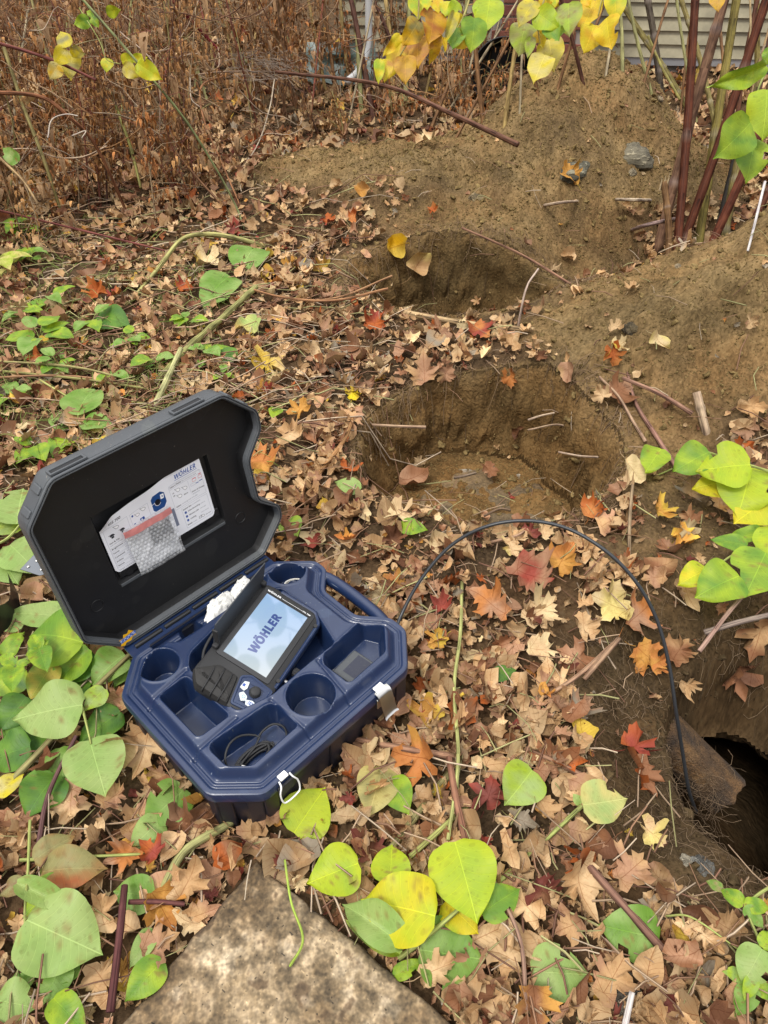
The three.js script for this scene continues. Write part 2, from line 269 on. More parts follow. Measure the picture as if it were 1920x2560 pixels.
// rings: [inset, height] swept into a skin; place(x, h, y) gives the vertex
function sweep(poly, rings, place, closeFirst, closeLast, col = [1, 1, 1]) {
  const mb = new MB(), n = poly.length;
  for (const [d, h] of rings) for (const [x, y] of inset(poly, d)) { const p = place(x, h, y); mb.v(p[0], p[1], p[2], col, x * 2 + h, y * 2 + h); }
  for (let r = 0; r < rings.length - 1; r++) for (let i = 0; i < n; i++) { const a = r * n + i, b = r * n + (i + 1) % n; mb.q(a, b, b + n, a + n); }
  for (const [on, r] of [[closeFirst, 0], [closeLast, rings.length - 1]]) if (on) { const pts = inset(poly, rings[r][0]).map((p) => new THREE.Vector2(p[0], p[1])); for (const f of THREE.ShapeUtils.triangulateShape(pts, [])) r ? mb.t(r * n + f[0], r * n + f[1], r * n + f[2]) : mb.t(r * n + f[2], r * n + f[1], r * n + f[0]); }
  let g = mb.geo(); g = toCreasedNormals(g, 0.6); return g;
}
// scuffed moulded plastic
const scuff = canvasTex(1024, 1024, (c, w, h) => {
  const R = rng(77); c.fillStyle = '#6e6e6e'; c.fillRect(0, 0, w, h);
  for (let k = 0; k < 900; k++) { const r = 3 + 40 * R() * R(); c.globalAlpha = 0.05 + 0.07 * R(); c.fillStyle = R() < 0.5 ? '#b0b0b0' : '#4a4a4a'; c.beginPath(); c.ellipse(R() * w, R() * h, r, r * (0.3 + R()), R() * 3, 0, 7); c.fill(); }
  for (let k = 0; k < 260; k++) { c.globalAlpha = 0.12 + 0.3 * R(); c.strokeStyle = R() < 0.6 ? '#c8c8c8' : '#404040'; c.lineWidth = 0.6 + R(); const x = R() * w, y = R() * h, a = R() * 6.3, l = 8 + 70 * R(); c.beginPath(); c.moveTo(x, y); c.quadraticCurveTo(x + Math.cos(a) * l * 0.5 + R() * 6, y + Math.sin(a) * l * 0.5, x + Math.cos(a) * l, y + Math.sin(a) * l); c.stroke(); }
}, false);
const dust = (seed, base, spots, nSp, scr = 40, a0 = 0.3) => canvasTex(1024, 1024, (c, w, h) => {
  const R = rng(seed); c.fillStyle = base; c.fillRect(0, 0, w, h);
  for (let k = 0; k < nSp; k++) { const big = R() < 0.05, r = big ? 14 + 40 * R() : 0.7 + 2.2 * R() * R(); c.globalAlpha = big ? 0.04 + 0.05 * R() : a0 + 0.5 * R(); c.fillStyle = spots[Math.floor(R() * spots.length)]; c.beginPath(); c.ellipse(R() * w, R() * h, r, r * (0.4 + 0.6 * R()), R() * 3, 0, 7); c.fill(); }
  for (let k = 0; k < scr; k++) { c.globalAlpha = 0.1 + 0.25 * R(); c.strokeStyle = spots[0]; c.lineWidth = 0.6 + 0.9 * R(); const x = R() * w, y = R() * h, a = R() * 6.3, l = 8 + 60 * R(); c.beginPath(); c.moveTo(x, y); c.lineTo(x + Math.cos(a) * l, y + Math.sin(a) * l); c.stroke(); }
});
const navyTex = dust(5, '#182848', ['#5c6778', '#7d7a6c', '#121c36', '#46546c', '#8f9298'], 1500, 160), blackTex = dust(6, '#1a1a1b', ['#77736a', '#5c5a55', '#0f0f10', '#8f8775'], 520, 70, 0.15), greyTex = dust(8, '#4c4f52', ['#85847f', '#8e8676', '#3a3b3e', '#6a675e'], 1500, 120), lowTex = dust(9, '#191b26', ['#4d483d', '#6a6152', '#12131a', '#3c3a38'], 1800, 120);
const MC = {
  navy: PHY({ map: navyTex, roughnessMap: scuff, roughness: 0.72, ior: 1.62, bumpMap: scuff, bumpScale: 0.0003 }),
  black: STD({ map: blackTex, roughnessMap: scuff, roughness: 1.0, bumpMap: scuff, bumpScale: 0.0003 }),
  lid: STD({ map: greyTex, roughnessMap: scuff, roughness: 1.1, bumpMap: scuff, bumpScale: 0.0006 }),
  low: STD({ map: lowTex, roughnessMap: scuff, roughness: 1.0, bumpMap: scuff, bumpScale: 0.0005 }),
  rubber: STD({ color: rgb(0.018, 0.018, 0.019), roughness: 0.7 }),
  steel: STD({ color: rgb(0.50, 0.49, 0.47), metalness: 1, roughness: 0.32 }),
  paint: STD({ color: rgb(0.82, 0.82, 0.80), roughness: 0.4 }),
};
const caseG = thing('equipment_case', 'open navy blue equipment case with black lid lying on the leaf litter', 'tool case');
caseG.position.set(CASE_O.x, 0, CASE_O.z); caseG.rotation.y = CASE_YAW;
const OUTR = roundPoly(OUT, 0.012);
const flip = (p) => p;   // place(x, h, y) -> [x, h, y] in the case's own frame
{
  // lower shell: dark, with the ribbed corner recess
  const shell = sweep(OUTR, [[0.020, 0.0], [0.012, 0.005], [0.0095, 0.05], [0.0075, 0.094], [0.0085, 0.097], [0.0045, 0.101], [0.004, 0.124], [0.0, 0.128], [0.0, 0.1432], [0.0012, 0.1450], [0.006, 0.1450]].map(([d, h]) => [d, h]), (x, h, y) => [x, h, y], true, false);
  // anticlockwise outline seen from above in x,z needs turning inside out for outward faces
  shell.scale(1, 1, 1);
  part('base_shell', shell, MC.low, caseG);
  // rim flange and moulded tray insert as one fine relief
  const step = 0.0021, x0 = -0.001, x1 = 0.511, z0 = -0.001, z1 = 0.426, nx = Math.round((x1 - x0) / step), nz = Math.round((z1 - z0) / step), mb = new MB();
  const cups = [[0.089, 0.074, 0.0365, 0.075], [0.433, 0.0615, 0.0385, 0.072], [0.2545, 0.343, 0.0445, 0.070]];
  const pk = [[[[0.049, 0.139], [0.108, 0.137], [0.114, 0.266], [0.05, 0.262]], 0.07, 0.008], [[[0.180, 0.303], [0.193, 0.312], [0.192, 0.374], [0.084, 0.377], [0.053, 0.347], [0.051, 0.300], [0.06, 0.292]].reverse(), 0.058, 0.007], [[[0.337, 0.294], [0.452, 0.286], [0.472, 0.325], [0.426, 0.374], [0.326, 0.376], [0.322, 0.31]].reverse(), 0.055, 0.007],
    [[[0.128, 0.125], [0.150, 0.098], [0.245, 0.078], [0.385, 0.092], [0.392, 0.205], [0.368, 0.286], [0.30, 0.283], [0.20, 0.288], [0.135, 0.27]].reverse(), 0.06, 0.01]];
  for (const p of pk) p[0] = roundPoly(p[0], p[2]);
  const slots = [[0.196, 0.022, 0.024], [0.272, 0.018, 0.024], [0.343, 0.014, 0.024]];
  const INNER = roundPoly(inset(OUT, 0.030), 0.01);
  const chan = roundPoly([[0.105, 0.004], [0.152, 0.054], [0.385, 0.050], [0.398, 0.004]], 0.01);
  const seam = [[0.302, 0.400, 0.318, 0.292], [0.200, 0.400, 0.193, 0.296], [0.02, 0.284, 0.122, 0.279], [0.022, 0.134, 0.12, 0.122]];
  const sd2 = (d, w) => sst(w, -w, d);
  const relief = (x, z) => {
    const dOut = -sdPoly(x, z, OUTR), dIn = sdPoly(x, z, INNER);
    let h = 0;
    h -= 0.0045 * Math.exp(-(((dOut - 0.0125) / 0.0026) ** 2)) + 0.003 * Math.exp(-(((dOut - 0.0215) / 0.0022) ** 2));
    h += 0.021 * sst(0.006, -0.009, dIn);
    h -= 0.0155 * sd2(sdPoly(x, z, chan), 0.004);
    for (const [a, b, c, d] of seam) { const ex = c - a, ez = d - b, t = clamp(((x - a) * ex + (z - b) * ez) / (ex * ex + ez * ez)), q = Math.hypot(x - a - ex * t, z - b - ez * t); h -= 0.005 * Math.exp(-((q / 0.0032) ** 2)); }
    for (const [cx, cz, r, dp] of cups) { const q = Math.hypot(x - cx, z - cz) - r; h += 0.0015 * Math.exp(-(((q - 0.004) / 0.003) ** 2)); h = mix(h, 0.02 - dp, sst(0.0022, -0.0032, q)); }
    for (const [poly, dp] of pk) { const q = sdPoly(x, z, poly); if (q > 0.02) continue; h += 0.0018 * Math.exp(-(((q - 0.004) / 0.003) ** 2)); h = mix(h, 0.02 - dp, sst(0.003, -0.007, q)); }
    for (const [cx, cz, r] of slots) { const q = Math.hypot(x - cx, z - cz) - r; h = mix(h, -0.045, sst(0.002, -0.004, q)); }
    { const q = Math.max(Math.abs(z - 0.032) - 0.008, 0.155 - x, x - 0.2); h = mix(h, -0.04, sst(0.002, -0.004, q)); }
    return h;
  };
  const id = new Map();
  for (let j = 0; j <= nz; j++) for (let i = 0; i <= nx; i++) {
    let x = mix(x0, x1, i / nx), z = mix(z0, z1, j / nz); const d = sdPoly(x, z, OUTR); if (d > 0.0025) continue;
    if (d > -0.0012) { const e = 0.0005, gx = (sdPoly(x + e, z, OUTR) - d) / e, gz = (sdPoly(x, z + e, OUTR) - d) / e; x -= gx * (d + 0.0006); z -= gz * (d + 0.0006); }
    id.set(j * 4096 + i, mb.v(x, CASE_H + 0.0008 + relief(x, z), z, [1, 1, 1], x * 1.9, z * 1.9));
  }
  for (let j = 0; j < nz; j++) for (let i = 0; i < nx; i++) { const a = id.get(j * 4096 + i), b = id.get(j * 4096 + i + 1), c = id.get((j + 1) * 4096 + i + 1), d = id.get((j + 1) * 4096 + i); if (a !== undefined && b !== undefined && c !== undefined && d !== undefined) mb.q(a, d, c, b); else if (a !== undefined && b !== undefined && d !== undefined) mb.t(a, d, b); else if (b !== undefined && c !== undefined && d !== undefined) mb.t(b, d, c); else if (a !== undefined && b !== undefined && c !== undefined) mb.t(a, c, b); else if (a !== undefined && c !== undefined && d !== undefined) mb.t(a, d, c); }
  tag(part('tray', mb.geo(), MC.navy, caseG), 'moulded navy tray with round and square compartments');
  // rim band round the shell
  part('rim', sweep(OUTR, [[0.0016, 0.1185], [-0.0025, 0.1200], [-0.0030, 0.1400], [-0.0012, 0.1440], [0.001, 0.1452]], (x, h, y) => [x, h, y]), MC.navy, caseG);
  // ribs on the front and left flanks, and feet blocks of the front corner
  const rib = (x, z, w, d, h, turn, y = 0.060) => { const g = new RoundedBoxGeometry(w, h, d, 2, 0.003); g.rotateY(turn); g.translate(x, y, z); return g; };
  for (const [x, z, t] of [[0.085, 0.4145, 0], [0.245, 0.4145, 0], [0.43, 0.4145, 0], [0.0105, 0.09, Math.PI / 2], [0.0105, 0.22, Math.PI / 2], [0.0105, 0.345, Math.PI / 2], [0.021, 0.363, -Math.PI / 4], [0.061, 0.403, -Math.PI / 4]]) part('flank_rib', rib(x, z, 0.030, 0.012, 0.104, t), MC.low, caseG);
  // carrying handle across the bay on the right
  const hp = [[0.470, 0.098], [0.494, 0.105], [0.5035, 0.125], [0.5035, 0.29], [0.494, 0.311], [0.470, 0.318]].map(([x, z]) => V(x, 0.128, z));
  const hm = new MB(); tube(hm, smoothPath(hp, 8), 0.0140, [1, 1, 1], 12); for (let k = 0; k < hm.p.length; k += 3) hm.p[k + 1] = 0.128 + (hm.p[k + 1] - 0.128) * 1.15;
  for (let k = 0; k < hm.u.length; k++) hm.u[k] *= 0.2;
  part('handle', hm.geo(), MC.navy, caseG);
  // hinge barrel
  const hb = new MB(); for (let k = 0; k < 5; k++) tube(hb, [V(0.085 + k * 0.072, 0.143, -0.017), V(0.148 + k * 0.072, 0.143, -0.017)], 0.0055, [1, 1, 1], 10);
  part('hinge', hb.geo(), MC.black, caseG);
  const hs = new THREE.BoxGeometry(0.375, 0.006, 0.042); hs.translate(0.255, 0.1385, -0.0145); part('hinge_strip', hs, MC.navy, caseG);
  // left latch: wire bail; right latch: hanging steel plate
  const l1 = part('latch', new RoundedBoxGeometry(0.034, 0.028, 0.006, 2, 0.002).translate(0.113, 0.118, 0.4305), MC.rubber, caseG);
  { const b = new MB(); const P = [[0.102, 0.148, 0.428], [0.100, 0.142, 0.436], [0.094, 0.128, 0.439], [0.094, 0.104, 0.443], [0.098, 0.098, 0.445], [0.130, 0.098, 0.445], [0.134, 0.104, 0.443], [0.134, 0.128, 0.439], [0.128, 0.142, 0.436], [0.126, 0.148, 0.428]].map((p) => V(...p)); tube(b, smoothPath(P, 3), 0.0017, [1, 1, 1], 6); part('wire_bail', b.geo(), MC.paint, l1);
    part('catch_plate', new RoundedBoxGeometry(0.018, 0.004, 0.013, 2, 0.0015).translate(0.114, 0.1475, 0.424), MC.paint, l1); }
  const l2 = part('latch', new RoundedBoxGeometry(0.036, 0.030, 0.005, 2, 0.002).translate(0.366, 0.120, 0.430), MC.steel, caseG);
  { const b = new MB(), prof = [[0.150, 0.421], [0.1495, 0.4295], [0.144, 0.4345], [0.126, 0.440], [0.108, 0.4455], [0.096, 0.450], [0.094, 0.454]], W = 0.017;
    for (const off of [0, 0.0014]) prof.forEach(([y, z], i) => { for (const s of [-1, -0.6, 0, 0.6, 1]) b.v(0.366 + s * W * (i > 5 ? 1.08 : 1), y - off, z + (Math.abs(s) === 1 ? 0.002 : 0) + off, [1, 1, 1], s, i); });
    const rows = prof.length; for (const o of [0, rows * 5]) for (let r = 0; r < rows - 1; r++) for (let s = 0; s < 4; s++) b.q(o + r * 5 + s, o + r * 5 + s + 1, o + (r + 1) * 5 + s + 1, o + (r + 1) * 5 + s);
    part('latch_plate', b.geo(), MC.steel, l2);
    part('catch_plate', new RoundedBoxGeometry(0.022, 0.004, 0.016, 2, 0.0015).translate(0.366, 0.149, 0.419), MC.paint, l2); }
}
// ---- lid
{
  const g = sweep(OUTR, [[0.0105, -0.0375], [0.0100, -0.006], [0.0085, -0.0035], [0.0075, -0.0035], [0.0068, 0.0], [0.0045, 0.0], [0.0038, -0.003], [0.0028, -0.003], [0.0018, 0.0], [0.0002, -0.001], [0.0, -0.0065], [0.0035, -0.0075], [0.0035, -0.010], [0.0012, -0.0115], [0.002, -0.050], [0.006, -0.062], [0.016, -0.0700], [0.030, -0.0715]], (x, h, y) => [x, y, h], false, true);
  const lid = part('lid', g, MC.lid, caseG); lid.position.set(0, 0.146, -0.028); lid.rotation.x = -8 * Math.PI / 180; tag(lid, 'open black lid with grey scuffed top side');
  // black lining with a sunken well for the card
  const floor = new THREE.Shape(inset(OUTR, 0.0115).map((p) => new THREE.Vector2(p[0], p[1])));
  const W = [0.118, 0.120, 0.386, 0.296];
  floor.holes.push(new THREE.Path([[W[0], W[1]], [W[0], W[3]], [W[2], W[3]], [W[2], W[1]]].map((p) => new THREE.Vector2(...p))));
  const fg = new THREE.ShapeGeometry(floor); fg.translate(0, 0, -0.0365);
  const uvx = (q) => { const p = q.attributes.position, u = q.attributes.uv; for (let i = 0; i < p.count; i++) u.setXY(i, p.getX(i) * 1.9, p.getY(i) * 1.9); return q; };
  const liner = part('lid_lining', uvx(fg), MC.black, lid);
  // inner side wall of the lid, drafted
  part('lid_inner_wall', sweep(OUTR, [[0.0055, -0.0045], [0.0098, -0.012], [0.0118, -0.0368]], (x, h, y) => [x, y, h]), MC.black, lid);
  // the well: sides and bottom, a raised lip and two buttons
  { const mb = new MB(), zt = -0.0365, zb = -0.0475, i = 0.004; const c = [[W[0], W[1]], [W[2], W[1]], [W[2], W[3]], [W[0], W[3]]], d = [[W[0] + i, W[1] + i], [W[2] - i, W[1] + i], [W[2] - i, W[3] - i], [W[0] + i, W[3] - i]];
    for (let k = 0; k < 4; k++) { const n = (k + 1) % 4; const a = mb.v(...c[k], zt, undefined, 0, 0), b = mb.v(...c[n], zt, undefined, 0.4, 0), e = mb.v(...d[n], zb, undefined, 0.4, 0.02), f = mb.v(...d[k], zb, undefined, 0, 0.02); mb.q(a, b, e, f); }
    const q = d.map((p) => mb.v(p[0], p[1], zb, undefined, p[0] * 1.9, p[1] * 1.9)); mb.q(...q); part('card_well', mb.geo(), MC.black, lid);
    part('well_lip', new RoundedBoxGeometry(0.262, 0.007, 0.003, 2, 0.001).translate(0.252, 0.116, -0.0362), STD({ map: greyTex, roughness: 0.5 }), lid);
    for (const [x, y] of [[0.352, 0.140], [0.150, 0.133]]) part('well_button', new THREE.CylinderGeometry(0.0085, 0.010, 0.006, 20).rotateX(Math.PI / 2).translate(x, y, -0.0445), MC.black, lid);
    for (const [x, y, w] of [[0.340, 0.148, 0.080], [0.160, 0.138, 0.066]]) part('well_ridge', new RoundedBoxGeometry(w, 0.020, 0.007, 2, 0.003).translate(x, y, -0.0455), MC.black, lid);
    for (const [x, y] of [[0.423, 0.105], [0.062, 0.105]]) { part('boss', new THREE.TorusGeometry(0.013, 0.0012, 6, 28).translate(x, y, -0.0362), MC.black, lid); } }
  // dark blocks standing in for the shade of latch recesses, with frames
  for (const x of [0.112, 0.366]) {
    const r = part('recess_shade_block', new RoundedBoxGeometry(0.062, 0.010, 0.016, 2, 0.002).translate(x, 0.4225, -0.0185), MC.black, lid);
    part('recess_frame', mergeGeometries([new RoundedBoxGeometry(0.072, 0.006, 0.005, 2, 0.002).translate(x, 0.4265, -0.0285), new RoundedBoxGeometry(0.005, 0.006, 0.018, 2, 0.002).translate(x - 0.0335, 0.4265, -0.019), new RoundedBoxGeometry(0.005, 0.006, 0.018, 2, 0.002).translate(x + 0.0335, 0.4265, -0.019), new RoundedBoxGeometry(0.072, 0.006, 0.004, 2, 0.0018).translate(x, 0.4265, -0.0115)]), MC.lid, r);
  }
  // corner ribs on the outside of the lid
  for (const [x, y, t] of [[0.052, 0.4045, 0.785], [0.020, 0.372, 0.785], [0.458, 0.4045, -0.785], [0.49, 0.372, -0.785]]) part('corner_rib', new RoundedBoxGeometry(0.016, 0.010, 0.030, 2, 0.003).rotateZ(t).translate(x, y, -0.028), MC.lid, lid);
  // instruction card
  const card = canvasTex(1200, 640, (c, w, h) => {
    c.fillStyle = '#ecedf2'; c.fillRect(0, 0, w, h); c.textBaseline = 'alphabetic';
    const blue = '#1f4796', ink = '#26272c', gr = '#8d9099';
    c.strokeStyle = '#b9bcc6'; c.lineWidth = 3;
    c.fillStyle = blue; c.font = 'italic bold 62px sans-serif'; c.fillText('WÖHLER', 880, 78); c.fillRect(880, 88, 262, 4);
    c.fillStyle = ink; c.font = 'italic bold 40px sans-serif'; c.fillText('VIS 700', 90, 84);
    const line = (x, y, n, sz = 19, col = gr) => { c.fillStyle = col; c.font = sz + 'px sans-serif'; const R = rng(x * 7 + y); let s = ''; const syl = ['ta', 'ke', 'on', 'er', 'ung', 'en', 'st', 'al', 'in', 're', 'mo', 'li']; for (let k = 0; k < n; k++) s += syl[Math.floor(R() * 12)] + (R() < 0.3 ? ' ' : ''); c.fillText(s, x, y); };
    const box = (x, y, a, b) => c.strokeRect(x, y, a, b), bold = (s, x, y, z = 24) => { c.fillStyle = ink; c.font = 'bold ' + z + 'px sans-serif'; c.fillText(s, x, y); };
    box(30, 110, 260, 500);
    const hand = (x, y, s = 1) => { c.strokeStyle = '#55585f'; c.lineWidth = 3; c.beginPath(); c.moveTo(x, y); c.lineTo(x + 26 * s, y + 8 * s); c.quadraticCurveTo(x + 52 * s, y + 4 * s, x + 58 * s, y + 26 * s); c.quadraticCurveTo(x + 48 * s, y + 46 * s, x + 22 * s, y + 38 * s); c.closePath(); c.fillStyle = '#f7f7f9'; c.fill(); c.stroke(); c.strokeStyle = '#b9bcc6'; };
    hand(130, 125); for (const x of [80, 190]) { c.fillStyle = ink; c.beginPath(); c.arc(x + 20, 220, 26, Math.PI, 0); c.fill(); c.fillRect(x + 6, 222, 28, 22); c.fillRect(x - 16, 196, 24, 6); }
    bold('Pan & Tilt', 46, 296); line(46, 320, 7, 18);
    ['Brightness', 'Focus', 'Comment', 'Delete', 'Home'].forEach((s, k) => { bold(s, 46, 366 + k * 52); line(180, 366 + k * 52, 5, 18); box(38, 340 + k * 52, 520, 40); });
    c.fillStyle = '#14213f'; c.fillRect(440, 556, 54, 30); line(40, 628, 16, 16, ink);
    box(320, 120, 210, 200); hand(370, 150, 0.9); hand(440, 130, 1); c.fillStyle = blue; c.beginPath(); c.arc(345, 150, 11, 0, 7); c.fill(); c.beginPath(); c.arc(345, 245, 11, 0, 7); c.fill(); c.fillRect(410, 226, 50, 40); c.fillStyle = '#ecedf2'; c.fillRect(420, 236, 16, 20);
    // picture of the hand set
    c.fillStyle = '#1d4a86'; c.beginPath(); c.moveTo(570, 118); c.lineTo(600, 90); c.lineTo(690, 90); c.lineTo(730, 122); c.lineTo(730, 220); c.lineTo(690, 262); c.lineTo(590, 262); c.lineTo(570, 240); c.fill();
    c.fillStyle = '#11151d'; c.beginPath(); c.arc(636, 178, 32, 0, 7); c.fill(); c.strokeStyle = '#f2f2f2'; c.lineWidth = 5; c.beginPath(); c.arc(636, 178, 34, 0.5, 3.4); c.lineTo(560, 178); c.stroke(); c.fillStyle = '#f4f4f4'; c.beginPath(); c.moveTo(680, 120); c.lineTo(722, 128); c.lineTo(712, 172); c.lineTo(674, 168); c.fill(); c.fillStyle = blue; c.fillRect(694, 138, 12, 16);
    c.strokeStyle = '#b9bcc6'; c.lineWidth = 3; box(790, 116, 380, 250); box(800, 108, 360, 40); bold('Take a Photo', 806, 138, 22); line(950, 138, 8, 20);
    hand(850, 168); hand(850, 234); hand(930, 190); c.beginPath(); c.moveTo(1010, 160); c.lineTo(1010, 300); c.stroke(); bold('on', 812, 200, 18); bold('OK', 812, 230, 18); bold('Menu', 930, 276, 18);
    c.strokeStyle = '#c9646c'; for (const [x, y] of [[1060, 170], [1130, 166]]) { c.strokeRect(x, y, 40, 26); } c.fillStyle = '#d8606a'; c.fillRect(1060, 164, 44, 8); c.fillRect(1140, 150, 32, 8); c.strokeStyle = '#b9bcc6'; box(1030, 210, 56, 22); c.fillStyle = blue; c.fillRect(1090, 222, 30, 8); c.fillRect(1130, 216, 36, 8);
    bold('State of Charge', 1020, 296, 20); line(1020, 320, 5, 18); bold('Video', 806, 350, 22); line(880, 350, 9, 20);
    box(850, 384, 320, 226); bold('Status Bar', 862, 414, 22); line(980, 414, 6, 18);
    [['Video Recording', 446], ['Wireless LAN', 490], ['Loading', 534]].forEach(([s, y]) => { c.fillStyle = blue; c.beginPath(); c.arc(884, y, 13, 0, 7); c.fill(); bold(s, 912, y + 7, 19); line(1050, y + 7, 4, 17); });
    bold('Reset', 862, 588, 22); line(930, 588, 3, 18); c.strokeStyle = ink; c.strokeRect(1010, 566, 28, 20); hand(1036, 560, 0.7); line(1090, 588, 3, 18, ink);
    c.fillStyle = '#7c8294'; c.fillRect(745, 330, 34, 200);
  });
  const cm = new MB(), nx = 30, ny = 14, CW = 0.246, CH = 0.140;
  for (let j = 0; j <= ny; j++) for (let i = 0; i <= nx; i++) {
    const s = i / nx, t = j / ny; let x = s * CW, y = t * CH, z = 0;
    const top = t * (0.012 * s - 0.010 * (1 - s) * Math.pow(1 - s, 2)); y += top;                            // upper edge droops at the left
    z = 0.010 * Math.pow(t, 2) * (0.5 + 0.5 * Math.sin(s * 5.2 + 0.4)) + 0.0015 * Math.sin(s * 17 + t * 6) * t;
    const cl = clamp((t - 0.86) / 0.14) * clamp((0.12 - s) / 0.12); z += 0.012 * cl; y -= 0.008 * cl;            // a curled corner
    if (i === 0 && j === 0) { x += 0.004; y += 0.003; } if (i === nx && j === 0) { x -= 0.004; y += 0.003; }
    cm.v(x, y, z, [1, 1, 1], s, t);
  }
  for (let j = 0; j < ny; j++) for (let i = 0; i < nx; i++) { const a = j * (nx + 1) + i; cm.q(a, a + 1, a + nx + 2, a + nx + 1); }
  const cg = part('instruction_card', cm.geo(), STD({ map: card, roughness: 0.35, side: THREE.DoubleSide }), lid); cg.position.set(0.1225, 0.146, -0.0395); cg.rotation.z = 0.004; tag(cg, 'printed white instruction card with a curled corner');
  // torn sticker on the lower corner
  const st = canvasTex(256, 192, (c, w, h) => { c.fillStyle = '#e0a911'; c.fillRect(0, 0, w, h); c.fillStyle = '#3a5aa6'; c.fillRect(0, 70, w, 62); c.fillStyle = '#d9dfe9'; c.font = 'bold 30px sans-serif'; for (let k = 0; k < 4; k++) c.fillRect(16 + k * 60, 84, 36, 10); for (let k = 0; k < 5; k++) c.fillRect(10 + k * 50, 110, 28, 8); });
  const sh = new THREE.Shape([[0, 0.005], [0.008, 0], [0.013, 0.004], [0.024, 0.001], [0.03, 0.008], [0.038, 0.006], [0.041, 0.017], [0.036, 0.02], [0.03, 0.029], [0.024, 0.023], [0.016, 0.027], [0.012, 0.019], [0.003, 0.021], [0.004, 0.012]].map((p) => new THREE.Vector2(...p)));
  const sg = new THREE.ShapeGeometry(sh); { const p = sg.attributes.position, u = sg.attributes.uv; for (let i = 0; i < p.count; i++) u.setXY(i, p.getX(i) / 0.041, p.getY(i) / 0.029); }
  const sk = part('torn_sticker', sg, STD({ map: st, roughness: 0.5, side: THREE.DoubleSide }), lid); sk.position.set(0.062, 0.006, 0.0015); sk.rotation.z = 0.12; tag(sk, 'torn yellow and blue sticker');
  // bubble wrap pouch tucked behind the lip
  const bp = thing('bubble_wrap_pouch', 'clear bubble wrap pouch with red strip tucked into the lid', 'pouch');
  bp.position.copy(caseG.position); bp.rotation.y = CASE_YAW; bp.updateMatrix();
  const L = new THREE.Group(); L.position.copy(lid.position); L.rotation.copy(lid.rotation); L.updateMatrix();
  const toCase = (gg) => gg.applyMatrix4(new THREE.Matrix4().makeTranslation(0.163, 0.1175, -0.0330)).applyMatrix4(L.matrix);
  const bw = 0.106, bh = 0.118;
  const sheet = (z, bub, y0, y1, x0 = 0, x1 = bw, res = 0.0014) => { const m = new MB(), nx = Math.round((x1 - x0) / res), ny = Math.round((y1 - y0) / res);
    for (let j = 0; j <= ny; j++) for (let i = 0; i <= nx; i++) { const x = mix(x0, x1, i / nx), y = mix(y0, y1, j / ny); const row = Math.floor(y / 0.0082), cx = (Math.floor((x + (row % 2) * 0.0047) / 0.0094) + 0.5) * 0.0094 - (row % 2) * 0.0047, cy = (row + 0.5) * 0.0082, q = Math.hypot(x - cx, y - cy) / 0.0040; m.v(x + 0.02 * (0.5 - y / bh) * 0.1, y, z + bub * Math.sqrt(Math.max(0, 1 - q * q)) + 0.003 * fbm(x * 60, y * 60, 2) + 0.004 * Math.sin(x / bw * 3.1), [1, 1, 1], x * 8, y * 8); }
    for (let j = 0; j < ny; j++) for (let i = 0; i < nx; i++) { const a = j * (nx + 1) + i; m.q(a, a + 1, a + nx + 2, a + nx + 1); } return toCase(m.geo()); };
  part('front_sheet', sheet(0.006, 0.0026, 0, bh), PHY({ color: rgb(0.90, 0.91, 0.92), roughness: 0.12, transmission: 0.78, thickness: 0, side: THREE.DoubleSide }), bp);
  part('back_sheet', sheet(0.0, -0.001, 0.004, bh, 0.002, bw - 0.002, 0.004), PHY({ color: rgb(0.84, 0.85, 0.87), roughness: 0.35, transmission: 0.35, thickness: 0, side: THREE.DoubleSide }), bp);
  part('red_strip', sheet(0.0092, 0, 0.103, 0.119, -0.002, bw + 0.001, 0.004), PHY({ color: rgb(0.78, 0.30, 0.28), roughness: 0.35, transmission: 0.35, thickness: 0, side: THREE.DoubleSide }), bp);
  part('paper_insert', sheet(0.003, 0, 0.012, 0.100, 0.006, 0.099, 0.004), STD({ color: rgb(0.60, 0.60, 0.61), roughness: 0.6, side: THREE.DoubleSide }), bp);
  part('foil_bag', sheet(0.0048, 0, 0.052, 0.096, 0.048, 0.098, 0.004), STD({ color: rgb(0.30, 0.31, 0.33), metalness: 0.7, roughness: 0.35, side: THREE.DoubleSide }), bp);
}

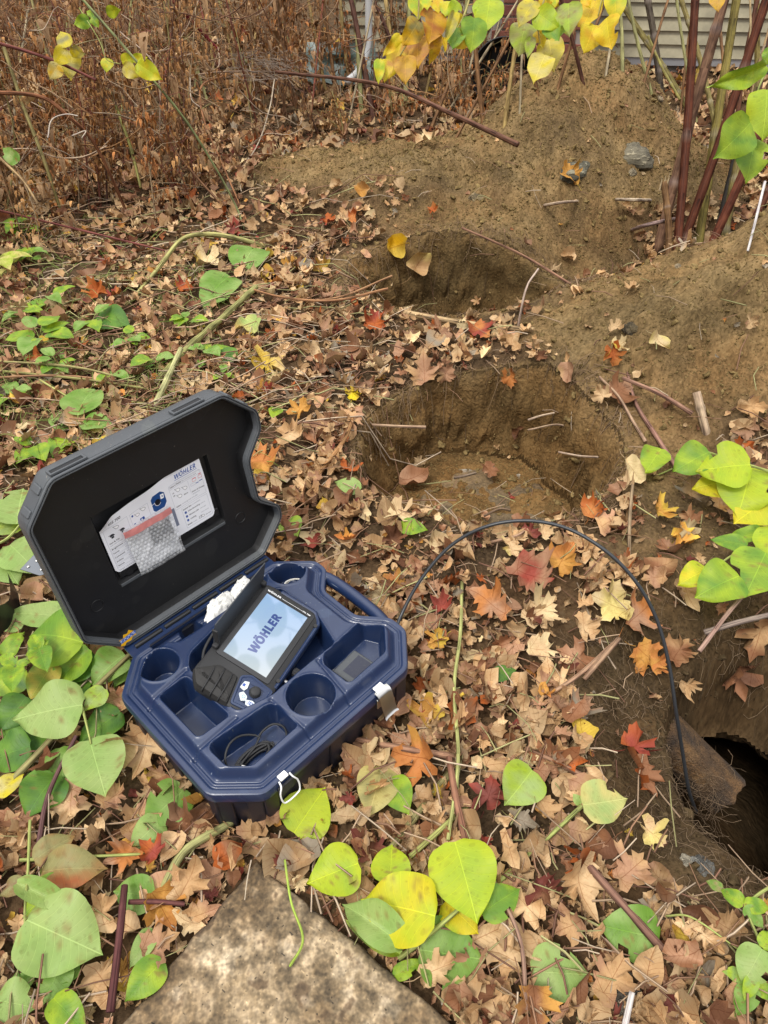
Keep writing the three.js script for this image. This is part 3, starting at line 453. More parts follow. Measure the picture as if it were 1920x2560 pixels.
// ---------------------------------------------------------------- hand monitor lying askew in the tray
{
  const yaw = 63.5 * Math.PI / 180, pit = 3 * Math.PI / 180, rol = 17.9 * Math.PI / 180;
  const ex = V(0.44558, 0, 0), g = thing('hand_monitor', 'black and navy handheld monitor showing a blue start screen in the tray', 'monitor');
  // basis: X along the screen (away), Y out of the screen, Z to the right
  const R = (v) => { let [x, y, z] = v; [y, z] = [y * Math.cos(rol) - z * Math.sin(rol), y * Math.sin(rol) + z * Math.cos(rol)]; [x, z] = [x * Math.cos(pit) - z * Math.sin(pit), x * Math.sin(pit) + z * Math.cos(pit)]; [x, y] = [x * Math.cos(yaw) - y * Math.sin(yaw), x * Math.sin(yaw) + y * Math.cos(yaw)]; return V(x, z, -y); };
  const X = R([1, 0, 0]), Yl = R([0, 1, 0]), Z = R([0, 0, 1]);
  g.quaternion.setFromRotationMatrix(new THREE.Matrix4().makeBasis(X, Z, Yl.clone().negate())); g.position.set(-0.24, 0.187, -0.934);
  // outline in (x along, w to the left); world z = -w
  const body = [[-0.165, -0.060], [-0.147, -0.080], [-0.094, -0.083], [-0.08, -0.077], [0.088, -0.078], [0.106, -0.058], [0.105, 0.060], [0.092, 0.075], [-0.105, 0.077], [-0.142, 0.079], [-0.166, 0.056], [-0.169, -0.014]];
  const rub = roundPoly(body, 0.012);
  const place = (x, h, w) => [x, h, -w];
  part('body', sweep(rub, [[0.016, -0.046], [0.005, -0.040], [0.000, -0.024], [0.0, -0.010], [0.0025, -0.003], [0.008, -0.0005]], place, true, true), STD({ map: blackTex, roughness: 0.62, bumpMap: scuff, bumpScale: 0.0004 }), g);
  // navy side shell that shows along the right and far edges
  const navyP = STD({ map: navyTex, roughnessMap: scuff, roughness: 0.95 });
  part('side_shell', sweep(roundPoly([[-0.088, -0.0815], [0.086, -0.0815], [0.108, -0.060], [0.1085, 0.030], [0.098, 0.030], [0.098, -0.056], [0.082, -0.0715], [-0.088, -0.0715]], 0.004), [[0.002, -0.034], [-0.0005, -0.030], [-0.0008, -0.010], [0.0015, -0.0015], [0.004, 0.0006]], place, true, true), navyP, g);
  // screen with its black surround
  part('bezel', sweep(roundPoly([[-0.090, -0.062], [0.094, -0.062], [0.094, 0.063], [-0.090, 0.063]], 0.006), [[0, -0.001], [0.0006, 0.0014], [0.002, 0.0018]], place, false, true), STD({ color: rgb(0.012, 0.012, 0.013), roughness: 0.35 }), g);
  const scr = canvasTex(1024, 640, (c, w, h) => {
    const gr = c.createLinearGradient(0, 640, 1024, 0); gr.addColorStop(0, '#dfe8ea'); gr.addColorStop(0.45, '#b9d4f0'); gr.addColorStop(1, '#98c2f2'); c.fillStyle = gr; c.fillRect(0, 0, w, h);  // whitish lower-left end paints a sky reflection into the display
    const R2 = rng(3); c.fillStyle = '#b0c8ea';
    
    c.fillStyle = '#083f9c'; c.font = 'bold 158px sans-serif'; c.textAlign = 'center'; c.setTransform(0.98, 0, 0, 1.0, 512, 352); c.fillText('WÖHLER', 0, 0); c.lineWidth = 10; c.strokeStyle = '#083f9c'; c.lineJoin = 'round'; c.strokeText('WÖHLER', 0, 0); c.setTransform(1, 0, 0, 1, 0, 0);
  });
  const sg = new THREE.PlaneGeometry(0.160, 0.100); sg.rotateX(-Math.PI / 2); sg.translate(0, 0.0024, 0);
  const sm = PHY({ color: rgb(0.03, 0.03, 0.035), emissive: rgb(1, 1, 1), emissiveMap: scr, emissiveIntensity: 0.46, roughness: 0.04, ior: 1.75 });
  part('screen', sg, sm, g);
  const txt = canvasTex(512, 64, (c, w, h) => { c.fillStyle = '#0d0d0e'; c.fillRect(0, 0, w, h); c.fillStyle = '#e8e8e8'; c.font = 'bold 38px sans-serif'; c.fillText('WÖHLER', 4, 46); c.fillRect(172, 34, 240, 4); c.font = 'bold 27px sans-serif'; c.fillText('VIS 700', 414, 44); });
  const tg = new THREE.PlaneGeometry(0.108, 0.0095); tg.rotateX(-Math.PI / 2); tg.rotateY(-Math.PI / 2); tg.translate(0.0878, 0.0024, 0.0); part('name_strip', tg, STD({ map: txt, roughness: 0.4 }), g);
  // sun visor standing along the left edge
  { const m = new MB(), th = 0.0022; const q = [[-0.081, 0.0, 0.071], [0.097, 0.0, 0.071], [0.113, 0.050, 0.083], [-0.066, 0.056, 0.083]];
    const prism = (pts, dz) => { const a = pts.map((p) => m.v(p[0], p[1], -p[2])), b = pts.map((p) => m.v(p[0], p[1], -(p[2] + dz))); const n = pts.length; for (let k = 1; k < n - 1; k++) { m.t(a[0], a[k], a[k + 1]); m.t(b[0], b[k + 1], b[k]); } for (let k = 0; k < n; k++) { const j = (k + 1) % n; m.q(a[k], b[k], b[j], a[j]); } };
    prism(q, th); part('sun_visor', toCreasedNormals(m.geo(), 0.4), STD({ color: rgb(0.035, 0.038, 0.042), roughness: 0.45 }), g);
    for (const x of [-0.079, 0.094]) { const b = new RoundedBoxGeometry(0.012, 0.012, 0.012, 2, 0.003); b.translate(x, 0.004, -0.069); part('visor_hinge', b, MC.rubber, g); }
    const lip = new RoundedBoxGeometry(0.004, 0.046, 0.013, 2, 0.0015); lip.rotateX(-0.22); lip.translate(-0.074, 0.028, -0.0735); part('visor_wing', lip, MC.rubber, g); }
  // grip with ribs
  const grip = part('grip', sweep(roundPoly([[-0.1665, -0.018], [-0.108, -0.004], [-0.106, 0.040], [-0.140, 0.0775], [-0.1655, 0.055]], 0.006), [[-0.001, -0.024], [-0.0015, -0.004], [0.002, 0.004], [0.008, 0.0075], [0.014, 0.0085]], place, false, true), STD({ map: blackTex, color: rgb(1.7, 1.6, 1.4), roughness: 0.75 }), g);
  for (const w of [0.002, 0.020, 0.038]) { const b = new MB(); const xm = w > 0.03 ? -0.118 : -0.112; tube(b, smoothPath([V(-0.1685, -0.006, -w), V(-0.166, 0.004, -w), V(-0.155, 0.0098, -w), V(xm - 0.008, 0.0098, -(w + 0.004)), V(xm + 0.002, 0.004, -(w + 0.006))], 4), 0.0016, [1, 1, 1], 6); part('grip_rib', b.geo(), MC.rubber, grip); }
  // navy key pad with joystick and three white keys
  const pad = part('key_pad', sweep(roundPoly([[-0.161, -0.020], [-0.157, -0.055], [-0.145, -0.078], [-0.096, -0.078], [-0.090, -0.024], [-0.103, -0.006]], 0.006), [[0, -0.002], [0.0005, 0.0030], [0.004, 0.0038], [0.006, 0.0020], [0.012, 0.0018]], place, false, true), navyP, g);
  const stick = part('joystick', new THREE.CylinderGeometry(0.0100, 0.0120, 0.007, 28).translate(-0.1175, 0.0062, 0.049), MC.rubber, g);
  part('joystick_cap', new THREE.SphereGeometry(0.0100, 20, 10, 0, 6.3, 0, 1.57).scale(1, 0.4, 1).translate(-0.1175, 0.0096, 0.049), MC.rubber, stick);
  const keyTex = (draw) => canvasTex(128, 128, (c) => { c.fillStyle = '#c9cfce'; c.fillRect(0, 0, 128, 128); c.translate(64, 64); draw(c); });
  const K = [[[[-0.0115, -0.005], [-0.0035, -0.009], [0.0115, -0.007], [0.0085, 0.004], [-0.008, 0.007]], -0.1165, -0.0240, 0.1, (c) => { c.fillStyle = '#2c468e'; c.fillRect(-16, -14, 24, 28); }], [[[-0.012, -0.004], [-0.004, -0.009], [0.009, -0.005], [0.009, 0.006], [-0.009, 0.007]], -0.1365, -0.0330, 0.9, (c) => { c.strokeStyle = '#3e7e8e'; c.lineWidth = 5; c.beginPath(); c.arc(10, 0, 14, 0, 7); c.stroke(); c.fillStyle = '#5a6a80'; c.font = 'bold 16px sans-serif'; c.fillText('ESC', -44, 6); }], [[[-0.0115, -0.004], [-0.002, -0.008], [0.012, -0.005], [0.009, 0.005], [-0.007, 0.008]], -0.1420, -0.0535, 1.75, (c) => { c.strokeStyle = '#2c468e'; c.lineWidth = 5; c.strokeRect(-18, -14, 36, 24); c.beginPath(); c.arc(0, -2, 7, 0, 7); c.stroke(); }]];
  for (const [poly, x, w, a, dr] of K) { const ca = Math.cos(a), sa = Math.sin(a), pp = roundPoly(poly.map(([p, q]) => [(p * ca - q * sa) * 0.9, (p * sa + q * ca) * 0.9]), 0.0015, 2); const kg = sweep(pp, [[0, -0.001], [0.0002, 0.0014], [0.0009, 0.0018]], place, false, true); const u = kg.attributes.uv, p = kg.attributes.position; for (let i = 0; i < p.count; i++) u.setXY(i, 0.5 - p.getZ(i) / 0.028 * -1, 0.5 + p.getX(i) / 0.028); const km = part('key', kg, STD({ map: keyTex(dr), roughness: 0.35 }), g); km.position.set(x, 0.0024, -w); }
  for (const [x, w] of [[0.074, -0.0735], [-0.072, -0.0735]]) part('screw_well', new THREE.CylinderGeometry(0.0042, 0.0042, 0.003, 16).translate(x, 0.0008, -w), MC.rubber, g);
  // connectors under the right edge, and the lead behind the visor
  const con = part('connector', new THREE.CylinderGeometry(0.0085, 0.0085, 0.022, 18).rotateX(Math.PI / 2).translate(-0.028, -0.022, 0.096), MC.rubber, g);
  for (let k = 0; k < 10; k++) { const a = k / 10 * 6.283; part('knurl', new THREE.BoxGeometry(0.002, 0.002, 0.018).translate(-0.028 + Math.cos(a) * 0.0085, -0.022 + Math.sin(a) * 0.0085, 0.096), MC.rubber, con); }
  part('steel_plug', new THREE.CylinderGeometry(0.005, 0.005, 0.02, 16).rotateX(Math.PI / 2).translate(-0.055, -0.024, 0.092), MC.steel, g);
  { const b = new MB(); tube(b, smoothPath([V(-0.115, -0.028, -0.072), V(-0.09, -0.016, -0.086), V(-0.03, -0.004, -0.090), V(0.03, -0.012, -0.086)], 6), 0.0032, [1, 1, 1], 7); part('lead', b.geo(), MC.rubber, g); }
}

// ---------------------------------------------------------------- things lying in the tray
function inCase(name, label, cat, a, y, b, turn = 0) { const g = thing(name, label, cat); const p = V(a, y, b).applyAxisAngle(V(0, 1, 0), CASE_YAW).add(caseG.position); g.position.copy(p); g.rotation.y = CASE_YAW + turn; return g; }
{
  const g = inCase('charging_cable', 'coiled thin black charging cable in the front compartment', 'cable', 0.118, 0.110, 0.345);
  const R = rng(5), pts = []; const turns = 7.5, N = 90;
  for (let k = 0; k <= N; k++) { const a = k / N * turns * Math.PI * 2, w = Math.floor(k / N * turns), rx = 0.040 + 0.005 * Math.sin(w * 2.4), rz = 0.017 + 0.004 * Math.cos(w * 1.7); pts.push(V(-0.012 + Math.cos(a) * rx + 0.003 * Math.sin(w * 5), 0.002 + k / N * 0.016 + 0.003 * Math.sin(a * 1.3 + w), 0.004 + Math.sin(a) * rz + 0.004 * Math.cos(w * 3))); }
  pts.push(V(0.02, 0.02, -0.02), V(-0.005, 0.034, -0.040), V(-0.035, 0.044, -0.036), V(-0.056, 0.038, -0.022), V(-0.060, 0.026, -0.012), V(-0.055, 0.020, -0.006));
  const b = new MB(); tube(b, smoothPath(pts, 3), 0.0022, [1, 1, 1], 7); part('coil', b.geo(), MC.rubber, g);
  const b2 = new MB(); tube(b2, smoothPath([V(0.01, 0.012, -0.018), V(0.03, 0.020, -0.026), V(0.055, 0.026, -0.020), V(0.066, 0.020, -0.004), V(0.060, 0.008, 0.010), V(0.03, 0.004, 0.016)], 5), 0.0022, [1, 1, 1], 7); part('loose_end', b2.geo(), MC.rubber, g);
  const pl = part('plug', new RoundedBoxGeometry(0.020, 0.007, 0.012, 3, 0.003).rotateY(0.5).translate(-0.050, 0.018, -0.001), MC.rubber, g);
  part('plug_tip', new RoundedBoxGeometry(0.008, 0.003, 0.009, 2, 0.0014).rotateY(0.5).translate(-0.0385, 0.018, 0.0046), MC.steel, pl);
}
{
  const g = inCase('power_adapter', 'dusty dark grey power adapter in the right hand compartment', 'adapter', 0.372, 0.120, 0.343, 0.10);
  part('housing', new RoundedBoxGeometry(0.070, 0.030, 0.062, 4, 0.004), STD({ map: greyTex, color: rgb(0.8, 0.8, 0.8), roughness: 0.55 }), g);
  part('rating_label', new THREE.PlaneGeometry(0.050, 0.036).rotateX(-Math.PI / 2).translate(0.004, 0.0153, 0.004), STD({ map: lowTex, color: rgb(2.2, 2.2, 2.1), roughness: 0.6 }), g);
  part('plug_block', new RoundedBoxGeometry(0.030, 0.020, 0.026, 3, 0.003).translate(-0.040, 0.002, -0.022), STD({ map: greyTex, roughness: 0.5 }), g);
  for (const z of [-0.027, -0.016]) part('prong', new RoundedBoxGeometry(0.014, 0.009, 0.002, 1, 0.0005).translate(-0.054, 0.008, z), MC.steel, g);
}
{
  const g = inCase('clear_tubing', 'loop of clear plastic tubing in the far round cup', 'tubing', 0.437, 0.108, 0.072);
  const pts = []; for (let k = 0; k <= 60; k++) { const a = k / 60 * Math.PI * 2 * 2.6; pts.push(V(Math.cos(a) * (0.023 + 0.003 * Math.sin(k * 0.3)), 0.004 + k * 0.0002 + 0.003 * Math.sin(a * 1.4), Math.sin(a) * 0.019)); }
  const b = new MB(); tube(b, smoothPath(pts, 3), 0.0019, [1, 1, 1], 8); part('tube_loop', b.geo(), PHY({ color: rgb(0.85, 0.83, 0.76), roughness: 0.25, transmission: 0.45, thickness: 0 }), g);
}
for (const [a, b, s, sd, lab] of [[0.272, 0.030, 1.0, 3, 'crumpled white plastic bag in the hinge slot beside the visor'], [0.333, 0.022, 0.8, 8, 'white plastic bag half hidden behind the visor']]) {
  const g = new THREE.IcosahedronGeometry(0.030, 24), p = g.attributes.position, q = V();
  for (let i = 0; i < p.count; i++) { q.fromBufferAttribute(p, i); const u = q.clone().normalize(), n1 = fbm(u.x * 2.2 + sd, u.y * 2.2 + u.z * 3.1, 3), rg = 1 - Math.abs(fbm(u.x * 3 + sd, u.z * 3 + u.y * 2.6, 2)) * 1.6; const f = 0.84 + 0.30 * n1 + 0.16 * rg; q.set(u.x * 0.038 * f - 0.012 * Math.max(0, -u.x) ** 2, u.y * 0.022 * f, u.z * 0.024 * f); p.setXYZ(i, q.x * s, q.y * s, q.z * s); }
  const mg = mergeVertices(g.deleteAttribute('normal').deleteAttribute('uv') && g); mg.computeVertexNormals();
  const o = single('plastic_bag', mg, PHY({ color: rgb(0.80, 0.79, 0.75), roughness: 0.38, transmission: 0.2, thickness: 0 }), lab, 'plastic bag'); const w = V(a, 0.153, b).applyAxisAngle(V(0, 1, 0), CASE_YAW).add(caseG.position); o.position.copy(w); o.rotation.set(0, CASE_YAW + 0.3, 0.15);
}
// ---------------------------------------------------------------- concrete slab in the foreground
{
  const N = 90, S = 0.95, mb = new MB(), sx = Math.sin(SLAB_YAW), cx = Math.cos(SLAB_YAW), top = 0.034;
  const W = (a, b) => [SLAB_C.x + a * sx + b * cx, SLAB_C.z + a * cx - b * sx];
  const line = []; for (let k = 0; k <= N; k++) line.push(S * Math.pow(k / N, 1.25));
  const y = (a, b) => { const e = Math.min(a, b), r = 0.006 * fbm(a * 30, b * 30, 3); return top - 0.010 * Math.exp(-e / 0.006) + 0.0035 * fbm(a * 14, b * 14, 4) + 0.0016 * fbm(a * 90, b * 90, 2) - 0.004 * clamp(fbm(a * 40 + 9, b * 40, 2) * 3 - 1.2) + (e < 0.02 ? r : 0); };
  for (const a of line) for (const b of line) { const w = 0.004 * fbm(a * 25, b * 25, 3), [x, z] = W(a + (b < 0.5 ? 0 : 0) + w * Math.exp(-a * 40) * 1.5, b + w * Math.exp(-b * 40) * 1.5); mb.v(x, y(a, b), z, [1, 1, 1], a / 0.9, b / 0.9); }
  const n = N + 1; for (let i = 0; i < N; i++) for (let j = 0; j < N; j++) mb.q(i * n + j, (i + 1) * n + j, (i + 1) * n + j + 1, i * n + j + 1);
  const edge = []; for (let i = N; i >= 0; i--) edge.push(i * n); for (let j = 1; j <= N; j++) edge.push(j);
  const e0 = mb.n; for (const k of edge) mb.v(mb.p[k * 3], -0.05, mb.p[k * 3 + 2], [1, 1, 1], mb.u[k * 2], mb.u[k * 2 + 1] + 0.1);
  for (let i = 0; i < edge.length - 1; i++) mb.q(edge[i], edge[i + 1], e0 + i + 1, e0 + i);
  // stained, dusty, pitted concrete
  const conc = dataTex(1024, (u, v) => {
    const g = tf(u, v, 3, 6, 21), f = tf(u, v, 40, 4, 22), h = tf(u, v, 8, 5, 27), s = tn(u * 170, v * 170, 170, 23), d = tf(u, v, 16, 4, 24);
    let c = [0.54, 0.46, 0.345]; c = mixc(c, [0.84, 0.77, 0.66], sst(0.42, 0.72, g * 0.2 + h * 0.25 + f * 0.55) * 0.5); c = mixc(c, [0.40, 0.31, 0.20], sst(0.46, 0.70, tf(u, v, 6, 6, 28)) * 0.6); c = mixc(c, [0.22, 0.165, 0.11], sst(0.56, 0.70, d * 0.4 + f * 0.6) * 0.7); { const e = tf(u, v, 24, 4, 29); c = mixc(c, [0.86, 0.80, 0.70], sst(0.64, 0.78, e) * 0.25); }
    let k = 0.86 + 0.8 * (f - 0.5) + 0.5 * (tf(u, v, 180, 2, 30) - 0.5); if (s > 0.95) k *= 1.25; if (s < 0.06) k *= 0.5; return [c[0] * k, c[1] * k, c[2] * k];
  }, true);
  single('concrete_slab', mb.geo(), STD({ map: conc, bumpMap: soilBump, bumpScale: 0.004, roughness: 0.95 }), 'weathered brown stained concrete slab corner in the foreground', 'concrete slab');
}

// ---------------------------------------------------------------- leaf blades
const PAL = {
  tan: [0.58, 0.37, 0.182], pale: [0.73, 0.525, 0.295], cream: [0.80, 0.64, 0.36], pink: [0.48, 0.278, 0.165], brown: [0.31, 0.145, 0.070], umber: [0.16, 0.074, 0.040], rust: [0.48, 0.13, 0.03], red: [0.36, 0.075, 0.05], maroon: [0.21, 0.06, 0.045], orange: [0.58, 0.235, 0.07], amber: [0.64, 0.34, 0.08], yellow: [0.72, 0.52, 0.08], grey: [0.34, 0.29, 0.215], olive: [0.40, 0.36, 0.14],
  lime: [0.44, 0.60, 0.035], acid: [0.58, 0.68, 0.025], green: [0.18, 0.36, 0.035], deep: [0.085, 0.21, 0.035], back: [0.36, 0.53, 0.14], palegreen: [0.45, 0.58, 0.19], lemon: [0.86, 0.70, 0.025], gold: [0.84, 0.50, 0.015], buff: [0.78, 0.66, 0.24],
};
function outline(kind) { const h = kind === 'o' ? O_HALF : M_HALF; return [...h, ...h.slice(1, -1).reverse().map(([x, y]) => [-x, y])]; }
const OUTL = { m: outline('m'), o: outline('o') };
// worn variants of the maple blade: lobes of different length, blunted tips, bites missing
const SVAR = []; { const R = rng(55); for (let k = 0; k < 12; k++) { const n = 9 + Math.floor(R() * 6), a = []; for (let i = 0; i < n; i++) { const t = -Math.PI / 2 + i / n * 6.283, r = rr(R, 0.22, 0.55); a.push([Math.cos(t) * r * 0.8, 0.36 + Math.sin(t) * r]); } SVAR.push(a); } }
const MVAR = []; { const R = rng(321); for (let k = 0; k < 14; k++) { const half = (flipx) => { const ls = [rr(R, 0.45, 1.05), rr(R, 0.55, 1.05), rr(R, 0.6, 1.05)], blunt = rr(R, 0.1, 0.75); return M_HALF.map(([x, y], i) => { const lobe = i < 6 ? 0 : i < 12 ? 1 : 2, c = [0, 0.36], f = [3, 8, 17].includes(i) ? ls[lobe] * (1 - 0.25 * blunt) : [4, 5, 6, 7, 9, 10, 11, 13, 14, 15, 16].includes(i) ? mix(1, ls[lobe], 0.5) * (1 + 0.16 * blunt * R()) : 1 + 0.85 * blunt; const bite = R() < 0.07 ? rr(R, 0.45, 0.7) : 1; return [(c[0] + (x - c[0]) * f * bite) * flipx, c[1] + (y - c[1]) * f * bite]; }); }; const a = half(1), b = half(-1); MVAR.push([...a, ...b.slice(1, -1).reverse()]); } }
// add one dry leaf: blade of length L curled about an axis, in the frame (P, X across, Y along, Z up)
function blade(mb, kind, L, P, X, Y, Z, col, o = {}) {
  const R = o.R, pts = o.scrap ? SVAR[Math.floor(R() * 12)] : kind === 'm' && !o.perfect ? MVAR[Math.floor(R() * 14)] : OUTL[kind], n = pts.length, cy = kind === 'o' ? 0.42 : 0.36, k1 = (o.curl ?? 0) / L, ca = Math.cos(o.axis ?? 0), sa = Math.sin(o.axis ?? 0), col2 = o.col2 ?? scl(col, 0.8), wid = o.wid ?? 1, ph = R() * 9, s0 = mb.n, fold = o.fold ?? 0, tat = o.tatter ?? 0.05;
  const put = (x, y, ez = 0) => {
    const q = (x * 0.7 + (y - cy) * 0.7), u = UVX(x, kind), v = UVY(y);
    let lx = x * L * wid, ly = (y - cy) * L, lz = fold * Math.abs(x) * L + L * (o.crinkle ?? 0.05) * Math.sin(x * 9 + ph) * Math.cos(y * 7 + ph * 2) + L * (o.cup ?? 0) * ((x * x) + (y - cy) ** 2) + ez * L;
    if (k1) { const a = lx * ca + ly * sa, b = -lx * sa + ly * ca, kk = k1 * (1 + 0.5 * b / L), an = a * kk, a2 = Math.sin(an) / kk, c2 = (1 - Math.cos(an)) / kk; lx = a2 * ca - b * sa; ly = a2 * sa + b * ca; lz = lz * Math.cos(an) + c2; }
    if (o.crease) for (const [ct, st, off, ca2, sa2] of o.crease) { const d = lx * ct + ly * st - off * L; if (d > 0) { lx -= ct * d * (1 - ca2); ly -= st * d * (1 - ca2); lz += d * sa2; } }
    const t = clamp(0.5 + 1.1 * vn(x * 3.1 + ph, y * 3.1 + ph)), c = mixc(col, col2, t);
    return mb.v(P.x + X.x * lx + Y.x * ly + Z.x * lz, P.y + X.y * lx + Y.y * ly + Z.y * lz, P.z + X.z * lx + Y.z * ly + Z.z * lz, c, u, v);
  };
  const c = put(0, cy); const rim = [];
  for (let i = 0; i < n; i++) { const [x, y] = pts[i], j = 1 - tat * R(); rim.push([x * j, cy + (y - cy) * j]); }
  const er = (o.edge ?? 0.12), ed = (i, f) => f * er * (vn(i * 0.55 + ph, 7) + 0.35) , fr = o.rings === 2 ? [0.55, 1] : [0.36, 0.70, 1]; let prev = -1;
  for (const f of fr) { const a0 = mb.n; rim.forEach(([x, y], i) => put(x * f, cy + (y - cy) * f, ed(i, f * f * f))); for (let i = 0; i < n; i++) { const j = (i + 1) % n; if (prev < 0) mb.t(c, a0 + i, a0 + j); else mb.q(prev + i, a0 + i, a0 + j, prev + j); } prev = a0; }
  if (o.stalk) { const e = P.clone().addScaledVector(Y, -L * cy), f = e.clone().addScaledVector(Y, -L * 0.35 * o.stalk).addScaledVector(X, L * (R() - 0.5) * 0.3).addScaledVector(Z, -0.1 * L); tube(mb, [e, e.clone().lerp(f, 0.5).addScaledVector(X, L * 0.04), f], 0.0011, scl(col2, 0.8), 3, false); }
}
// broad green blade from base b to tip t (grid, with midrib crease); roll turns it about its axis
function ovate(mb, b, t, up, o = {}) {
  const Y = V().subVectors(t, b), L = Y.length(); Y.normalize(); let Z = up.clone().addScaledVector(Y, -up.dot(Y)).normalize(); const X = V().crossVectors(Y, Z).normalize();
  if (o.roll) { Z.applyAxisAngle(Y, o.roll); X.applyAxisAngle(Y, o.roll); }
  const NT = 18, NS = 10, R = o.R ?? rng(1), wid = o.wid ?? 1, ph = R() * 20, col = o.col ?? PAL.green, col2 = o.col2 ?? scl(col, 0.86), fold = o.fold ?? 0.10, bow = o.bow ?? 0.08, wav = o.wave ?? 0.025, s0 = mb.n;
  const hw = (y) => { const h = O_HALF; for (let i = 1; i < h.length; i++) if (h[i][1] >= y) { const t2 = clamp((y - h[i - 1][1]) / (h[i][1] - h[i - 1][1] || 1)); return mix(h[i - 1][0], h[i][0], t2); } return 0; };
  for (let j = 0; j <= NT; j++) { const t2 = j / NT, y = -0.0 + t2 * 1.02; const w = j === 0 ? 0.12 : j === NT ? 0.004 : hw(y);
    for (let i = -NS / 2; i <= NS / 2; i++) { const s = i / (NS / 2), x = s * w, lx = x * L * wid, yb = j === 0 ? -0.02 * Math.abs(s) : y;
      const lz = L * (fold * Math.abs(x) - bow * 4 * (y - 0.5) ** 2 + bow + wav * Math.sin(y * 9 + ph + (s > 0 ? 1.7 : 0)) * s * s) + (o.twist ?? 0) * lx * (y - 0.5);
      let c = mixc(col, col2, clamp(0.5 + 0.9 * fbm(x * 4 + ph, y * 4 + ph, 2) + (o.edge ?? 0) * (s * s - 0.4))); { const sp = fbm(x * 9 + ph * 3, y * 9 - ph, 2); if (!o.clean && sp > 0.50) c = mixc(c, [0.32, 0.18, 0.05], clamp((sp - 0.50) * 6) * 0.7); }
      mb.v(b.x + X.x * lx + Y.x * yb * L + Z.x * lz, b.y + X.y * lx + Y.y * yb * L + Z.y * lz, b.z + X.z * lx + Y.z * yb * L + Z.z * lz, c, UVX(x, 'o'), UVY(y)); } }
  const bite = R() < 0.4 ? [Math.floor(R() * NT), R() < 0.5 ? 0 : NS - 1] : null;
  const n = NS + 1; for (let j = 0; j < NT; j++) for (let i = 0; i < NS; i++) { if (bite && Math.abs(j - bite[0]) < 1.5 && Math.abs(i - bite[1]) < 1.5 && j > 2 && j < NT - 2) continue; const a = s0 + j * n + i; mb.q(a, a + 1, a + n + 1, a + n); }
  return mb;
}
function frameAt(p, dir, N) { const Z = N.clone().normalize(), Y = dir.clone().addScaledVector(Z, -dir.dot(Z)).normalize(); return [V().crossVectors(Y, Z), Y, Z]; }

// where litter may lie
function blocked(x, z, m = 0) { const [a, b] = caseLocal(x, z); if (a > 0.015 + m && a < 0.495 - m && b > 0.015 + m && b < 0.41 - m) return true; const [s, t] = slabLocal(x, z); return s > 0.012 && t > 0.012; }

